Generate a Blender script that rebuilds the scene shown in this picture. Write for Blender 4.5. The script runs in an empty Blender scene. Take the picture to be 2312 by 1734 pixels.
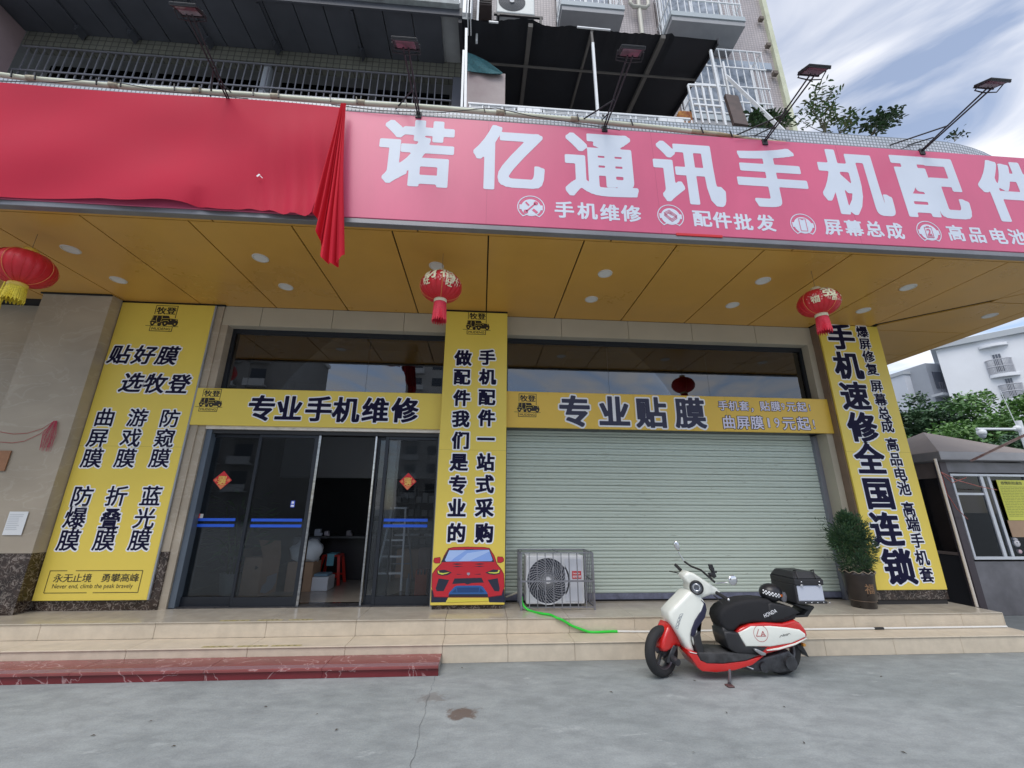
import bpy, bmesh, math, random
import numpy as np
from mathutils import Vector, Matrix

random.seed(7)
SC = bpy.context.scene
COL = SC.collection

# ------------------------------------------------------------------ camera
FOC, PITCH, YAW, ROLL = 935.1, math.radians(16.674), math.radians(-4.053), math.radians(0.3513)
CAM = np.array([0.0, 0.0, 1.6])
Fw = np.array([-math.sin(YAW) * math.cos(PITCH), math.cos(YAW) * math.cos(PITCH), math.sin(PITCH)])
R0 = np.array([math.cos(YAW), math.sin(YAW), 0.0])
U0 = np.cross(R0, Fw)
Rt = R0 * math.cos(ROLL) + U0 * math.sin(ROLL)
Up = U0 * math.cos(ROLL) - R0 * math.sin(ROLL)
cam_data = bpy.data.cameras.new('camera')
cam = bpy.data.objects.new('camera', cam_data)
COL.objects.link(cam)
cam_data.sensor_width = 36.0
cam_data.lens = FOC / 2312 * 36.0
cam_data.clip_end = 2000
m = Matrix.Identity(4)
for i in range(3):
    m[i][0], m[i][1], m[i][2], m[i][3] = Rt[i], Up[i], -Fw[i], CAM[i]
cam.matrix_world = m
SC.camera = cam

# ------------------------------------------------------------------ light
SUN_EL, SUN_AZ = math.radians(58), math.radians(205)   # azimuth measured clockwise from +Y (behind the camera)
SC.view_settings.view_transform = 'Standard'
SC.view_settings.look = 'None'
SC.view_settings.exposure = 0.5
SC.view_settings.gamma = 1.0
SC.view_settings.use_curve_mapping = False
world = bpy.data.worlds.new('World')
SC.world = world
world.use_nodes = True
wn, wl = world.node_tree.nodes, world.node_tree.links
wn.clear()
w_out = wn.new('ShaderNodeOutputWorld')
w_bg = wn.new('ShaderNodeBackground')
w_sky = wn.new('ShaderNodeTexSky')
w_sky.sky_type = 'NISHITA'
w_sky.sun_disc = False
w_sky.sun_elevation = SUN_EL
w_sky.sun_rotation = SUN_AZ
w_sky.dust_density = 0.7
w_sky.ozone_density = 2.0
w_bg.inputs['Strength'].default_value = 0.145
tc = wn.new('ShaderNodeTexCoord')
sep = wn.new('ShaderNodeSeparateXYZ'); wl.new(tc.outputs['Generated'], sep.inputs[0])
zc = wn.new('ShaderNodeMath'); zc.operation = 'MAXIMUM'; zc.inputs[1].default_value = 0.06; wl.new(sep.outputs[2], zc.inputs[0])
dx = wn.new('ShaderNodeMath'); dx.operation = 'DIVIDE'; wl.new(sep.outputs[0], dx.inputs[0]); wl.new(zc.outputs[0], dx.inputs[1])
dy = wn.new('ShaderNodeMath'); dy.operation = 'DIVIDE'; wl.new(sep.outputs[1], dy.inputs[0]); wl.new(zc.outputs[0], dy.inputs[1])
cmb = wn.new('ShaderNodeCombineXYZ'); wl.new(dx.outputs[0], cmb.inputs[0]); wl.new(dy.outputs[0], cmb.inputs[1])
mp0 = wn.new('ShaderNodeMapping'); mp0.inputs['Rotation'].default_value = (0, 0, math.radians(62)); wl.new(cmb.outputs[0], mp0.inputs[0])
mp = wn.new('ShaderNodeMapping'); mp.inputs['Location'].default_value = (3.1, 0.6, 0); mp.inputs['Scale'].default_value = (0.6, 1.25, 1)
wl.new(mp0.outputs[0], mp.inputs[0])
cn = wn.new('ShaderNodeTexNoise'); cn.inputs['Scale'].default_value = 2.4; cn.inputs['Detail'].default_value = 6; cn.inputs['Roughness'].default_value = 0.5; cn.inputs['Distortion'].default_value = 0.9
wl.new(mp.outputs[0], cn.inputs['Vector'])
cr = wn.new('ShaderNodeValToRGB')
cr.color_ramp.elements[0].position = 0.37; cr.color_ramp.elements[0].color = (0.20, 0.20, 0.20, 1)
cr.color_ramp.elements[1].position = 0.66; cr.color_ramp.elements[1].color = (0.97, 0.97, 0.97, 1)
wl.new(cn.outputs['Fac'], cr.inputs[0])
cm = wn.new('ShaderNodeMixRGB'); cm.inputs[2].default_value = (5.3, 5.35, 5.6, 1)
wl.new(cr.outputs[0], cm.inputs[0]); wl.new(w_sky.outputs[0], cm.inputs[1])
wl.new(cm.outputs[0], w_bg.inputs[0]); wl.new(w_bg.outputs[0], w_out.inputs[0])

sun_data = bpy.data.lights.new('sun', 'SUN')
sun_data.energy = 1.5
sun_data.angle = math.radians(40)
sun_data.color = (1.0, 0.96, 0.9)
sun = bpy.data.objects.new('sun', sun_data)
COL.objects.link(sun)
sd = Vector((math.sin(SUN_AZ) * math.cos(SUN_EL), math.cos(SUN_AZ) * math.cos(SUN_EL), math.sin(SUN_EL)))
sun.rotation_euler = sd.to_track_quat('Z', 'Y').to_euler()
sun.location = sd * 40

# ------------------------------------------------------------------ measuring helpers (photo pixel -> point on a real plane)
def ray(px, py):
    return Fw * FOC + Rt * (px - 1156) - Up * (py - 867)
def atY(px, py, Y):
    d = ray(px, py); return CAM + d * (Y / d[1])
def atZ(px, py, z):
    d = ray(px, py); return CAM + d * ((z - 1.6) / d[2])
def atX(px, py, X):
    d = ray(px, py); return CAM + d * (X / d[0])
def XZ(px, py, Y):
    p = atY(px, py, Y); return float(p[0]), float(p[2])

# ------------------------------------------------------------------ materials
MATS = {}
def mat(name, col, rough=0.6, metal=0.0, var=0.0, vscale=3.0, bump=0.0, bscale=40.0, spec=None, col2=None, stretch=None, detail=5.0, coat=0.0, emit=0.0):
    if name in MATS: return MATS[name]
    M = bpy.data.materials.new(name); M.use_nodes = True
    N, L = M.node_tree.nodes, M.node_tree.links
    b = N['Principled BSDF']
    b.inputs['Base Color'].default_value = (*col, 1)
    b.inputs['Roughness'].default_value = rough
    b.inputs['Metallic'].default_value = metal
    if spec is not None: b.inputs['Specular IOR Level'].default_value = spec
    if coat: b.inputs['Coat Weight'].default_value = coat; b.inputs['Coat Roughness'].default_value = 0.08
    if emit: b.inputs['Emission Color'].default_value = (*col, 1); b.inputs['Emission Strength'].default_value = emit
    if var or bump:
        t = N.new('ShaderNodeTexCoord'); mpn = N.new('ShaderNodeMapping'); L.new(t.outputs['Object'], mpn.inputs[0])
        if stretch: mpn.inputs['Scale'].default_value = stretch
    if var:
        n = N.new('ShaderNodeTexNoise'); n.inputs['Scale'].default_value = vscale; n.inputs['Detail'].default_value = detail; n.inputs['Roughness'].default_value = 0.6
        L.new(mpn.outputs[0], n.inputs['Vector'])
        r = N.new('ShaderNodeValToRGB'); L.new(n.outputs['Fac'], r.inputs[0])
        c2 = col2 if col2 else tuple(min(1, c * (1 + var)) for c in col)
        c1 = tuple(c * (1 - var) for c in col)
        r.color_ramp.elements[0].position = 0.32; r.color_ramp.elements[0].color = (*c1, 1)
        r.color_ramp.elements[1].position = 0.68; r.color_ramp.elements[1].color = (*c2, 1)
        L.new(r.outputs[0], b.inputs['Base Color'])
        m2 = N.new('ShaderNodeMapRange'); m2.inputs['To Min'].default_value = max(0.02, rough - 0.1); m2.inputs['To Max'].default_value = min(1, rough + 0.1)
        L.new(n.outputs['Fac'], m2.inputs[0]); L.new(m2.outputs[0], b.inputs['Roughness'])
    if bump:
        n2 = N.new('ShaderNodeTexNoise'); n2.inputs['Scale'].default_value = bscale; n2.inputs['Detail'].default_value = 4
        L.new(mpn.outputs[0], n2.inputs['Vector'])
        bp = N.new('ShaderNodeBump'); bp.inputs['Strength'].default_value = bump; bp.inputs['Distance'].default_value = 0.02
        L.new(n2.outputs['Fac'], bp.inputs['Height']); L.new(bp.outputs[0], b.inputs['Normal'])
    MATS[name] = M
    return M

def marble(name, base, vein, rough=0.25, scale=2.0, vein_amt=0.5, stretch=(1, 1, 1), width=0.03, cloud=0.15):
    if name in MATS: return MATS[name]
    M = bpy.data.materials.new(name); M.use_nodes = True
    N, L = M.node_tree.nodes, M.node_tree.links
    b = N['Principled BSDF']; b.inputs['Roughness'].default_value = rough
    t = N.new('ShaderNodeTexCoord'); mpn = N.new('ShaderNodeMapping'); mpn.inputs['Scale'].default_value = stretch
    mpn.inputs['Rotation'].default_value = (0.2, 0.5, 0.4)
    L.new(t.outputs['Object'], mpn.inputs[0])
    n = N.new('ShaderNodeTexNoise'); n.inputs['Scale'].default_value = scale; n.inputs['Detail'].default_value = 6; n.inputs['Distortion'].default_value = 1.2
    L.new(mpn.outputs[0], n.inputs['Vector'])
    a = N.new('ShaderNodeMath'); a.operation = 'SUBTRACT'; a.inputs[1].default_value = 0.5; L.new(n.outputs['Fac'], a.inputs[0])
    ab = N.new('ShaderNodeMath'); ab.operation = 'ABSOLUTE'; L.new(a.outputs[0], ab.inputs[0])
    mr = N.new('ShaderNodeMapRange'); mr.inputs['From Min'].default_value = 0; mr.inputs['From Max'].default_value = width
    mr.inputs['To Min'].default_value = vein_amt; mr.inputs['To Max'].default_value = 0; L.new(ab.outputs[0], mr.inputs[0])
    n2 = N.new('ShaderNodeTexNoise'); n2.inputs['Scale'].default_value = scale * 0.7; n2.inputs['Detail'].default_value = 5; L.new(mpn.outputs[0], n2.inputs['Vector'])
    r = N.new('ShaderNodeValToRGB'); L.new(n2.outputs['Fac'], r.inputs[0])
    r.color_ramp.elements[0].position = 0.3; r.color_ramp.elements[1].position = 0.7
    r.color_ramp.elements[0].color = (*[c * (1 - cloud) for c in base], 1); r.color_ramp.elements[1].color = (*[min(1, c * (1 + cloud)) for c in base], 1)
    brk = N.new('ShaderNodeMath'); brk.operation = 'MULTIPLY'; L.new(mr.outputs[0], brk.inputs[0]); L.new(n2.outputs['Fac'], brk.inputs[1])
    mx = N.new('ShaderNodeMixRGB'); mx.inputs[2].default_value = (*vein, 1)
    L.new(brk.outputs[0], mx.inputs[0]); L.new(r.outputs[0], mx.inputs[1]); L.new(mx.outputs[0], b.inputs['Base Color'])
    MATS[name] = M
    return M

def tiles(name, c1, c2, mortar, w, h, ms=0.006, rough=0.4, plane='xz', bumpd=0.004, offset=0.0):
    if name in MATS: return MATS[name]
    M = bpy.data.materials.new(name); M.use_nodes = True
    N, L = M.node_tree.nodes, M.node_tree.links
    b = N['Principled BSDF']; b.inputs['Roughness'].default_value = rough
    t = N.new('ShaderNodeTexCoord'); s = N.new('ShaderNodeSeparateXYZ'); L.new(t.outputs['Object'], s.inputs[0])
    c = N.new('ShaderNodeCombineXYZ')
    if plane == 'xz': L.new(s.outputs[0], c.inputs[0]); L.new(s.outputs[2], c.inputs[1])
    elif plane == 'yz': L.new(s.outputs[1], c.inputs[0]); L.new(s.outputs[2], c.inputs[1])
    else: L.new(s.outputs[0], c.inputs[0]); L.new(s.outputs[1], c.inputs[1])
    k = N.new('ShaderNodeTexBrick'); k.offset = offset; k.inputs['Scale'].default_value = 1.0
    k.inputs['Brick Width'].default_value = w; k.inputs['Row Height'].default_value = h; k.inputs['Mortar Size'].default_value = ms
    k.inputs['Color1'].default_value = (*c1, 1); k.inputs['Color2'].default_value = (*c2, 1); k.inputs['Mortar'].default_value = (*mortar, 1)
    k.inputs['Mortar Smooth'].default_value = 0.2
    L.new(c.outputs[0], k.inputs['Vector'])
    n = N.new('ShaderNodeTexNoise'); n.inputs['Scale'].default_value = 0.9; n.inputs['Detail'].default_value = 6; L.new(t.outputs['Object'], n.inputs['Vector'])
    mr = N.new('ShaderNodeMapRange'); mr.inputs['From Min'].default_value = 0.3; mr.inputs['From Max'].default_value = 0.7; mr.inputs['To Min'].default_value = 0.78; mr.inputs['To Max'].default_value = 1.1; L.new(n.outputs['Fac'], mr.inputs[0])
    mm = N.new('ShaderNodeMixRGB'); mm.blend_type = 'MULTIPLY'; mm.inputs[0].default_value = 1; L.new(k.outputs['Color'], mm.inputs[1]); L.new(mr.outputs[0], mm.inputs[2])
    L.new(mm.outputs[0], b.inputs['Base Color'])
    bp = N.new('ShaderNodeBump'); bp.inputs['Strength'].default_value = 0.6; bp.inputs['Distance'].default_value = bumpd; bp.invert = True
    L.new(k.outputs['Fac'], bp.inputs['Height']); L.new(bp.outputs[0], b.inputs['Normal'])
    MATS[name] = M
    return M

def glass(name, tint=(0.5, 0.53, 0.55), rough=0.0, ior=1.5, wav=0.0):
    if name in MATS: return MATS[name]
    M = bpy.data.materials.new(name); M.use_nodes = True
    N, L = M.node_tree.nodes, M.node_tree.links
    N.clear()
    o = N.new('ShaderNodeOutputMaterial'); mx = N.new('ShaderNodeMixShader'); tr = N.new('ShaderNodeBsdfTransparent'); g = N.new('ShaderNodeBsdfGlossy'); fr = N.new('ShaderNodeFresnel')
    tr.inputs[0].default_value = (*tint, 1); g.inputs['Roughness'].default_value = rough; fr.inputs[0].default_value = ior
    g.inputs[0].default_value = (0.95, 0.97, 1, 1)
    if wav:
        t = N.new('ShaderNodeTexCoord'); n = N.new('ShaderNodeTexNoise'); n.inputs['Scale'].default_value = 1.3; n.inputs['Detail'].default_value = 1
        L.new(t.outputs['Object'], n.inputs['Vector'])
        bp = N.new('ShaderNodeBump'); bp.inputs['Strength'].default_value = wav; bp.inputs['Distance'].default_value = 0.02
        L.new(n.outputs['Fac'], bp.inputs['Height']); L.new(bp.outputs[0], g.inputs['Normal'])
    L.new(fr.outputs[0], mx.inputs[0]); L.new(tr.outputs[0], mx.inputs[1]); L.new(g.outputs[0], mx.inputs[2]); L.new(mx.outputs[0], o.inputs[0])
    MATS[name] = M
    return M

# ------------------------------------------------------------------ mesh builder
class MB:
    def __init__(s): s.v = []; s.f = []; s.sm = []
    def add(s, vs, fs, smooth=False):
        k = len(s.v); s.v += [tuple(map(float, p)) for p in vs]
        for f in fs: s.f.append(tuple(i + k for i in f)); s.sm.append(smooth)
        return s
    def box(s, x0, x1, y0, y1, z0, z1):
        return s.add([(x0, y0, z0), (x1, y0, z0), (x1, y1, z0), (x0, y1, z0), (x0, y0, z1), (x1, y0, z1), (x1, y1, z1), (x0, y1, z1)],
                     [(0, 3, 2, 1), (4, 5, 6, 7), (0, 1, 5, 4), (1, 2, 6, 5), (2, 3, 7, 6), (3, 0, 4, 7)])
    def bev(s, x0, x1, y0, y1, z0, z1, b=0.01, seg=2):
        bm = bmesh.new(); mt = Matrix.Translation(((x0 + x1) / 2, (y0 + y1) / 2, (z0 + z1) / 2)) @ Matrix.Diagonal((x1 - x0, y1 - y0, z1 - z0, 1))
        bmesh.ops.create_cube(bm, size=1, matrix=mt)
        bmesh.ops.bevel(bm, geom=bm.edges[:], offset=b, segments=seg, affect='EDGES', profile=0.5)
        return s.bm(bm)
    def bm(s, bm, smooth=False, mt=None):
        bm.verts.index_update()
        s.add([(mt @ v.co if mt else v.co) for v in bm.verts], [tuple(v.index for v in f.verts) for f in bm.faces], smooth)
        bm.free(); return s
    def bar(s, a, b, w, d=None, up=(0, 0, 1)):
        a, b = Vector(a), Vector(b); d = d or w
        t = (b - a).normalized(); u = Vector(up)
        if abs(t.dot(u)) > 0.98: u = Vector((0, 1, 0))
        n = t.cross(u).normalized() * w / 2; q = n.cross(t).normalized() * d / 2
        vs = [p + sx * n + sy * q for p in (a, b) for sx, sy in ((-1, -1), (1, -1), (1, 1), (-1, 1))]
        return s.add(vs, [(0, 1, 2, 3), (7, 6, 5, 4), (0, 4, 5, 1), (1, 5, 6, 2), (2, 6, 7, 3), (3, 7, 4, 0)])
    def tube(s, pts, r, n=8, cap=True):
        pts = [Vector(p) for p in pts]; rr = r if isinstance(r, (list, tuple)) else [r] * len(pts)
        vs = []; prev = None
        for i, p in enumerate(pts):
            t = (pts[min(i + 1, len(pts) - 1)] - pts[max(i - 1, 0)]).normalized()
            if prev is None:
                u = Vector((0, 0, 1)) if abs(t.z) < 0.9 else Vector((1, 0, 0)); a = t.cross(u).normalized()
            else:
                a = (prev - t * prev.dot(t)).normalized()
            prev = a; b = t.cross(a)
            for k in range(n):
                an = 2 * math.pi * k / n; vs.append(p + (a * math.cos(an) + b * math.sin(an)) * rr[i])
        fs = [(i * n + k, i * n + (k + 1) % n, (i + 1) * n + (k + 1) % n, (i + 1) * n + k) for i in range(len(pts) - 1) for k in range(n)]
        s.add(vs, fs, True)
        if cap:
            m_ = len(pts) - 1
            s.add(vs[:n], [tuple(range(n))[::-1]]); s.add(vs[m_ * n:], [tuple(range(n))])
        return s
    def lathe(s, prof, c=(0, 0, 0), n=24, axis='z', sx=1.0, sy=1.0):
        vs = []
        for r, h in prof:
            for k in range(n):
                a = 2 * math.pi * k / n; x, y = r * math.cos(a) * sx, r * math.sin(a) * sy
                if axis == 'z': vs.append((c[0] + x, c[1] + y, c[2] + h))
                elif axis == 'y': vs.append((c[0] + x, c[1] + h, c[2] + y))
                else: vs.append((c[0] + h, c[1] + x, c[2] + y))
        fs = [(i * n + k, i * n + (k + 1) % n, (i + 1) * n + (k + 1) % n, (i + 1) * n + k) for i in range(len(prof) - 1) for k in range(n)]
        return s.add(vs, fs, True)
    def disc(s, c, r, n=24, axis='y', sx=1, r2=None):
        vs = []
        for k in range(n):
            a = 2 * math.pi * k / n; x, y = r * math.cos(a) * sx, r * math.sin(a)
            vs.append((c[0] + x, c[1], c[2] + y) if axis == 'y' else ((c[0] + x, c[1] + y, c[2]) if axis == 'z' else (c[0], c[1] + x, c[2] + y)))
        if r2 is None: return s.add(vs, [tuple(range(n))])
        for k in range(n):
            a = 2 * math.pi * k / n; x, y = r2 * math.cos(a) * sx, r2 * math.sin(a)
            vs.append((c[0] + x, c[1], c[2] + y) if axis == 'y' else ((c[0] + x, c[1] + y, c[2]) if axis == 'z' else (c[0], c[1] + x, c[2] + y)))
        return s.add(vs, [(k, (k + 1) % n, n + (k + 1) % n, n + k) for k in range(n)])
    def ball(s, c, r, n=12, sz=1.0, sx=1.0, sy=1.0):
        prof = [(max(1e-4, r * math.sin(math.pi * i / (n // 2))), -r * sz * math.cos(math.pi * i / (n // 2))) for i in range(n // 2 + 1)]
        return s.lathe(prof, c, n, 'z', sx, sy)
    def prism(s, poly, y0, y1, bev=0.0, seg=2, smooth=False):
        """poly: list of (x,z), extruded from y0 to y1, edges of both outlines rounded"""
        bm = bmesh.new()
        a = [bm.verts.new((x, y0, z)) for x, z in poly]; b = [bm.verts.new((x, y1, z)) for x, z in poly]
        n = len(poly)
        f0 = bm.faces.new(a); f1 = bm.faces.new(b[::-1])
        for i in range(n): bm.faces.new((a[i], b[i], b[(i + 1) % n], a[(i + 1) % n]))
        bmesh.ops.recalc_face_normals(bm, faces=bm.faces[:])
        if bev:
            es = list(f0.edges) + list(f1.edges)
            bmesh.ops.bevel(bm, geom=es, offset=bev, segments=seg, affect='EDGES', profile=0.5, clamp_overlap=True)
        return s.bm(bm, smooth)
    def flat(s, poly, y):
        """planar polygon(s) (x,z) at y facing the street"""
        return s.add([(x, y, z) for x, z in poly], [tuple(range(len(poly)))])
    def build(s, name, material, parent=None, **kw):
        me = bpy.data.meshes.new(name)
        off = Vector((0, 0, 0))
        p = parent
        while p is not None:
            off += Vector(p.location); p = p.parent
        vs = s.v if parent is None else [(x - off.x, y - off.y, z - off.z) for x, y, z in s.v]
        me.from_pydata(vs, [], s.f)
        if any(s.sm): me.polygons.foreach_set('use_smooth', s.sm)
        me.materials.append(material)
        me.update()
        o = bpy.data.objects.new(name, me); COL.objects.link(o)
        if parent is not None: o.parent = parent
        for k, v in kw.items(): o[k] = v
        return o

def thing(name, label, cat, loc=(0, 0, 0), group=None, rz=0.0):
    o = bpy.data.objects.new(name, None); COL.objects.link(o)
    o.empty_display_size = 0.1
    o.location = loc; o.rotation_euler = (0, 0, rz)
    o['label'] = label; o['category'] = cat
    if group: o['group'] = group
    return o
def tag(o, label, cat, group=None):
    o['label'] = label; o['category'] = cat
    if group: o['group'] = group
    return o
def copy_tree(o, loc=None, parent=None, label=None):
    c = o.copy(); COL.objects.link(c)
    if parent is not None: c.parent = parent
    if loc is not None: c.location = loc
    if label: c['label'] = label
    for ch in list(o.children): copy_tree(ch, None, c)
    return c
def share(src, loc, parent, name=None):
    c = src.copy(); COL.objects.link(c); c.parent = parent; c.location = loc
    return c

# ------------------------------------------------------------------ lettering: signed distance glyphs -> clean flat meshes
_G = {}
def outline(s):
    c = bpy.data.curves.new('tmp', 'FONT'); c.body = s; c.fill_mode = 'NONE'; c.resolution_u = 4; c.size = 1
    o = bpy.data.objects.new('tmp', c); COL.objects.link(o)
    me = o.to_mesh()
    v = np.array([p.co[:2] for p in me.vertices]) if len(me.vertices) else np.zeros((0, 2))
    e = np.array([tuple(k.vertices) for k in me.edges], int).reshape(-1, 2)
    o.to_mesh_clear(); bpy.data.objects.remove(o); bpy.data.curves.remove(c)
    return v[e[:, 0]], v[e[:, 1]]
def glyph(s, weight, N=44, pn=2.0, ax=1.0):
    """marching-squares mesh of the glyph dilated by weight; ax<1 fattens sideways"""
    key = (s, weight, N, pn, ax)
    if key in _G: return _G[key]
    A, B = outline(s)
    lo = np.minimum(A.min(0), B.min(0)); hi = np.maximum(A.max(0), B.max(0))
    if len(s) == 1 and ord(s) > 0x2E80: lo = np.array([0.0, -0.12]); hi = np.array([1.0, 0.88])
    pad = abs(weight) + 0.04
    h = 1.0 / N
    xs = np.arange(lo[0] - pad, hi[0] + pad + h, h); ys = np.arange(lo[1] - pad, hi[1] + pad + h, h)
    X, Y = np.meshgrid(xs, ys)
    D = np.full(X.shape, 9.0); par = np.zeros(X.shape, bool)
    for a, b in zip(A, B):
        d = b - a; L2 = d @ d
        if L2 < 1e-12: continue
        t = np.clip(((X - a[0]) * d[0] + (Y - a[1]) * d[1]) / L2, 0, 1)
        ex = np.abs(X - a[0] - t * d[0]) * ax; ey = np.abs(Y - a[1] - t * d[1])
        if pn == 2.0: dd = np.sqrt(ex * ex + ey * ey)
        else: dd = (ex ** pn + ey ** pn) ** (1 / pn)
        np.minimum(D, dd, out=D)
        if abs(d[1]) > 1e-12:
            c = ((a[1] > Y) != (b[1] > Y)); xi = a[0] + (Y - a[1]) * d[0] / d[1]
            par ^= c & (X < xi)
    S = np.where(par, D, -D) + weight          # >0 inside
    S[0, :] = S[-1, :] = S[:, 0] = S[:, -1] = -0.01
    S = np.where(np.abs(S) < 1e-6, 1e-6, S)
    ins = S > 0
    vs = []; fs = []
    ny, nx = S.shape
    full = ins[:-1, :-1] & ins[:-1, 1:] & ins[1:, :-1] & ins[1:, 1:]
    anyi = ins[:-1, :-1] | ins[:-1, 1:] | ins[1:, :-1] | ins[1:, 1:]
    for j in range(ny - 1):
        i = 0
        row = full[j]
        idx = np.flatnonzero(anyi[j])
        k = 0
        while k < len(idx):
            i = idx[k]
            if row[i]:
                k2 = k
                while k2 + 1 < len(idx) and idx[k2 + 1] == idx[k2] + 1 and row[idx[k2 + 1]]: k2 += 1
                i2 = idx[k2] + 1
                n0 = len(vs); vs += [(xs[i], ys[j]), (xs[i2], ys[j]), (xs[i2], ys[j + 1]), (xs[i], ys[j + 1])]; fs.append((n0, n0 + 1, n0 + 2, n0 + 3))
                k = k2 + 1
            else:
                c = [(i, j), (i + 1, j), (i + 1, j + 1), (i, j + 1)]
                val = [S[q[1], q[0]] for q in c]
                if val[0] > 0 and val[2] > 0 and val[1] <= 0 and val[3] <= 0 or val[1] > 0 and val[3] > 0 and val[0] <= 0 and val[2] <= 0:
                    pass
                poly = []
                for q in range(4):
                    a, b = c[q], c[(q + 1) % 4]; va, vb = val[q], val[(q + 1) % 4]
                    if va > 0: poly.append((xs[a[0]], ys[a[1]]))
                    if (va > 0) != (vb > 0):
                        t = va / (va - vb); poly.append((xs[a[0]] + (xs[b[0]] - xs[a[0]]) * t, ys[a[1]] + (ys[b[1]] - ys[a[1]]) * t))
                if len(poly) >= 3:
                    n0 = len(vs); vs += poly; fs.append(tuple(range(n0, n0 + len(poly))))
                k += 1
    r = (vs, fs, lo, hi)
    _G[key] = r
    return r
def put(mb, s, cx, cz, w, h, Y, weight=0.02, N=44, pn=2.0, ax=1.0, shear=0.0, tight=False, map3=None):
    """write s centred on (cx,cz) with width w and height h (for a CJK character: of its em square)"""
    vs, fs, lo, hi = glyph(s, weight, N, pn, ax)
    if tight: q = np.array(vs); lo, hi = q.min(0), q.max(0)
    mx, mz = (lo[0] + hi[0]) / 2, (lo[1] + hi[1]) / 2
    sx = w / (hi[0] - lo[0]); sz = h / (hi[1] - lo[1])
    P = []
    for x, z in vs:
        u, v = (x - mx) * sx, (z - mz) * sz
        u += v * shear
        P.append(map3(cx + u, cz + v) if map3 else (cx + u, Y, cz + v))
    mb.add(P, fs)

# ------------------------------------------------------------------ common materials
M_stone = marble('beige_marble', (0.40, 0.345, 0.27), (0.55, 0.5, 0.42), 0.22, 1.3, 0.55, (1, 1, 2.2), 0.02, 0.14)
M_granite = marble('dark_marble', (0.04, 0.027, 0.022), (0.55, 0.48, 0.42), 0.16, 11.0, 0.75, (1, 1, 1.2), 0.035, 0.6)
M_brownside = mat('brown_stone', (0.2, 0.14, 0.1), 0.35, var=0.12, vscale=4)
M_panel = mat('beige_panel', (0.46, 0.42, 0.33), 0.4, var=0.05, vscale=2)
M_dark = mat('black_void', (0.012, 0.011, 0.01), 0.9)
M_gold = mat('ochre_soffit_panel', (0.60, 0.33, 0.07), 0.30, var=0.06, vscale=1.2, bump=0.02, bscale=3)
M_grey_metal = mat('grey_metal', (0.33, 0.35, 0.38), 0.45, 0.2, var=0.12, vscale=3)
M_frame = mat('dark_bronze_frame', (0.03, 0.035, 0.045), 0.3, 0.5)
M_jamb = mat('slate_blue_jamb', (0.12, 0.15, 0.19), 0.35, 0.3, var=0.08)
M_chrome = mat('brushed_steel', (0.72, 0.68, 0.62), 0.3, 0.2, var=0.15, vscale=9, stretch=(1, 1, 6))
M_yel = mat('yellow_vinyl', (0.82, 0.635, 0.105), 0.38, var=0.035, vscale=1.0)
M_navy = mat('navy_print', (0.008, 0.007, 0.035), 0.6, spec=0.15)
M_white = mat('white_print', (0.86, 0.87, 0.9), 0.5, spec=0.2)
M_pink = mat('pink_vinyl', (0.64, 0.11, 0.215), 0.36, var=0.10, vscale=0.8, stretch=(1, 1, 0.35), detail=9)
M_signwhite = mat('sign_white_print', (0.64, 0.70, 0.80), 0.45, var=0.03, vscale=2)
M_black = mat('black_plastic', (0.015, 0.015, 0.017), 0.4)
M_blackmetal = mat('black_painted_iron', (0.02, 0.02, 0.024), 0.5, var=0.3, vscale=20)
M_whitepaint = mat('white_painted_metal', (0.78, 0.8, 0.82), 0.4, var=0.06, vscale=6)
M_steptile = mat('beige_step_tile', (0.60, 0.52, 0.41), 0.42, var=0.09, vscale=7, bump=0.03, bscale=120, detail=8)
M_steptop = mat('polished_step_tile', (0.50, 0.45, 0.37), 0.2, var=0.1, vscale=5, detail=8)
M_glass = glass('tinted_door_glass', (0.66, 0.69, 0.71), ior=1.5, wav=0.04)
M_tglass = glass('tinted_transom_glass', (0.35, 0.38, 0.41), ior=2.05, wav=0.01)
M_red = mat('red_print', (0.6, 0.02, 0.025), 0.5)

Z1, Z2, YS0, YS1, YW = 0.182, 0.347, 5.15, 5.50, 6.12
ZC = 4.58
exec_parts = []

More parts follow.
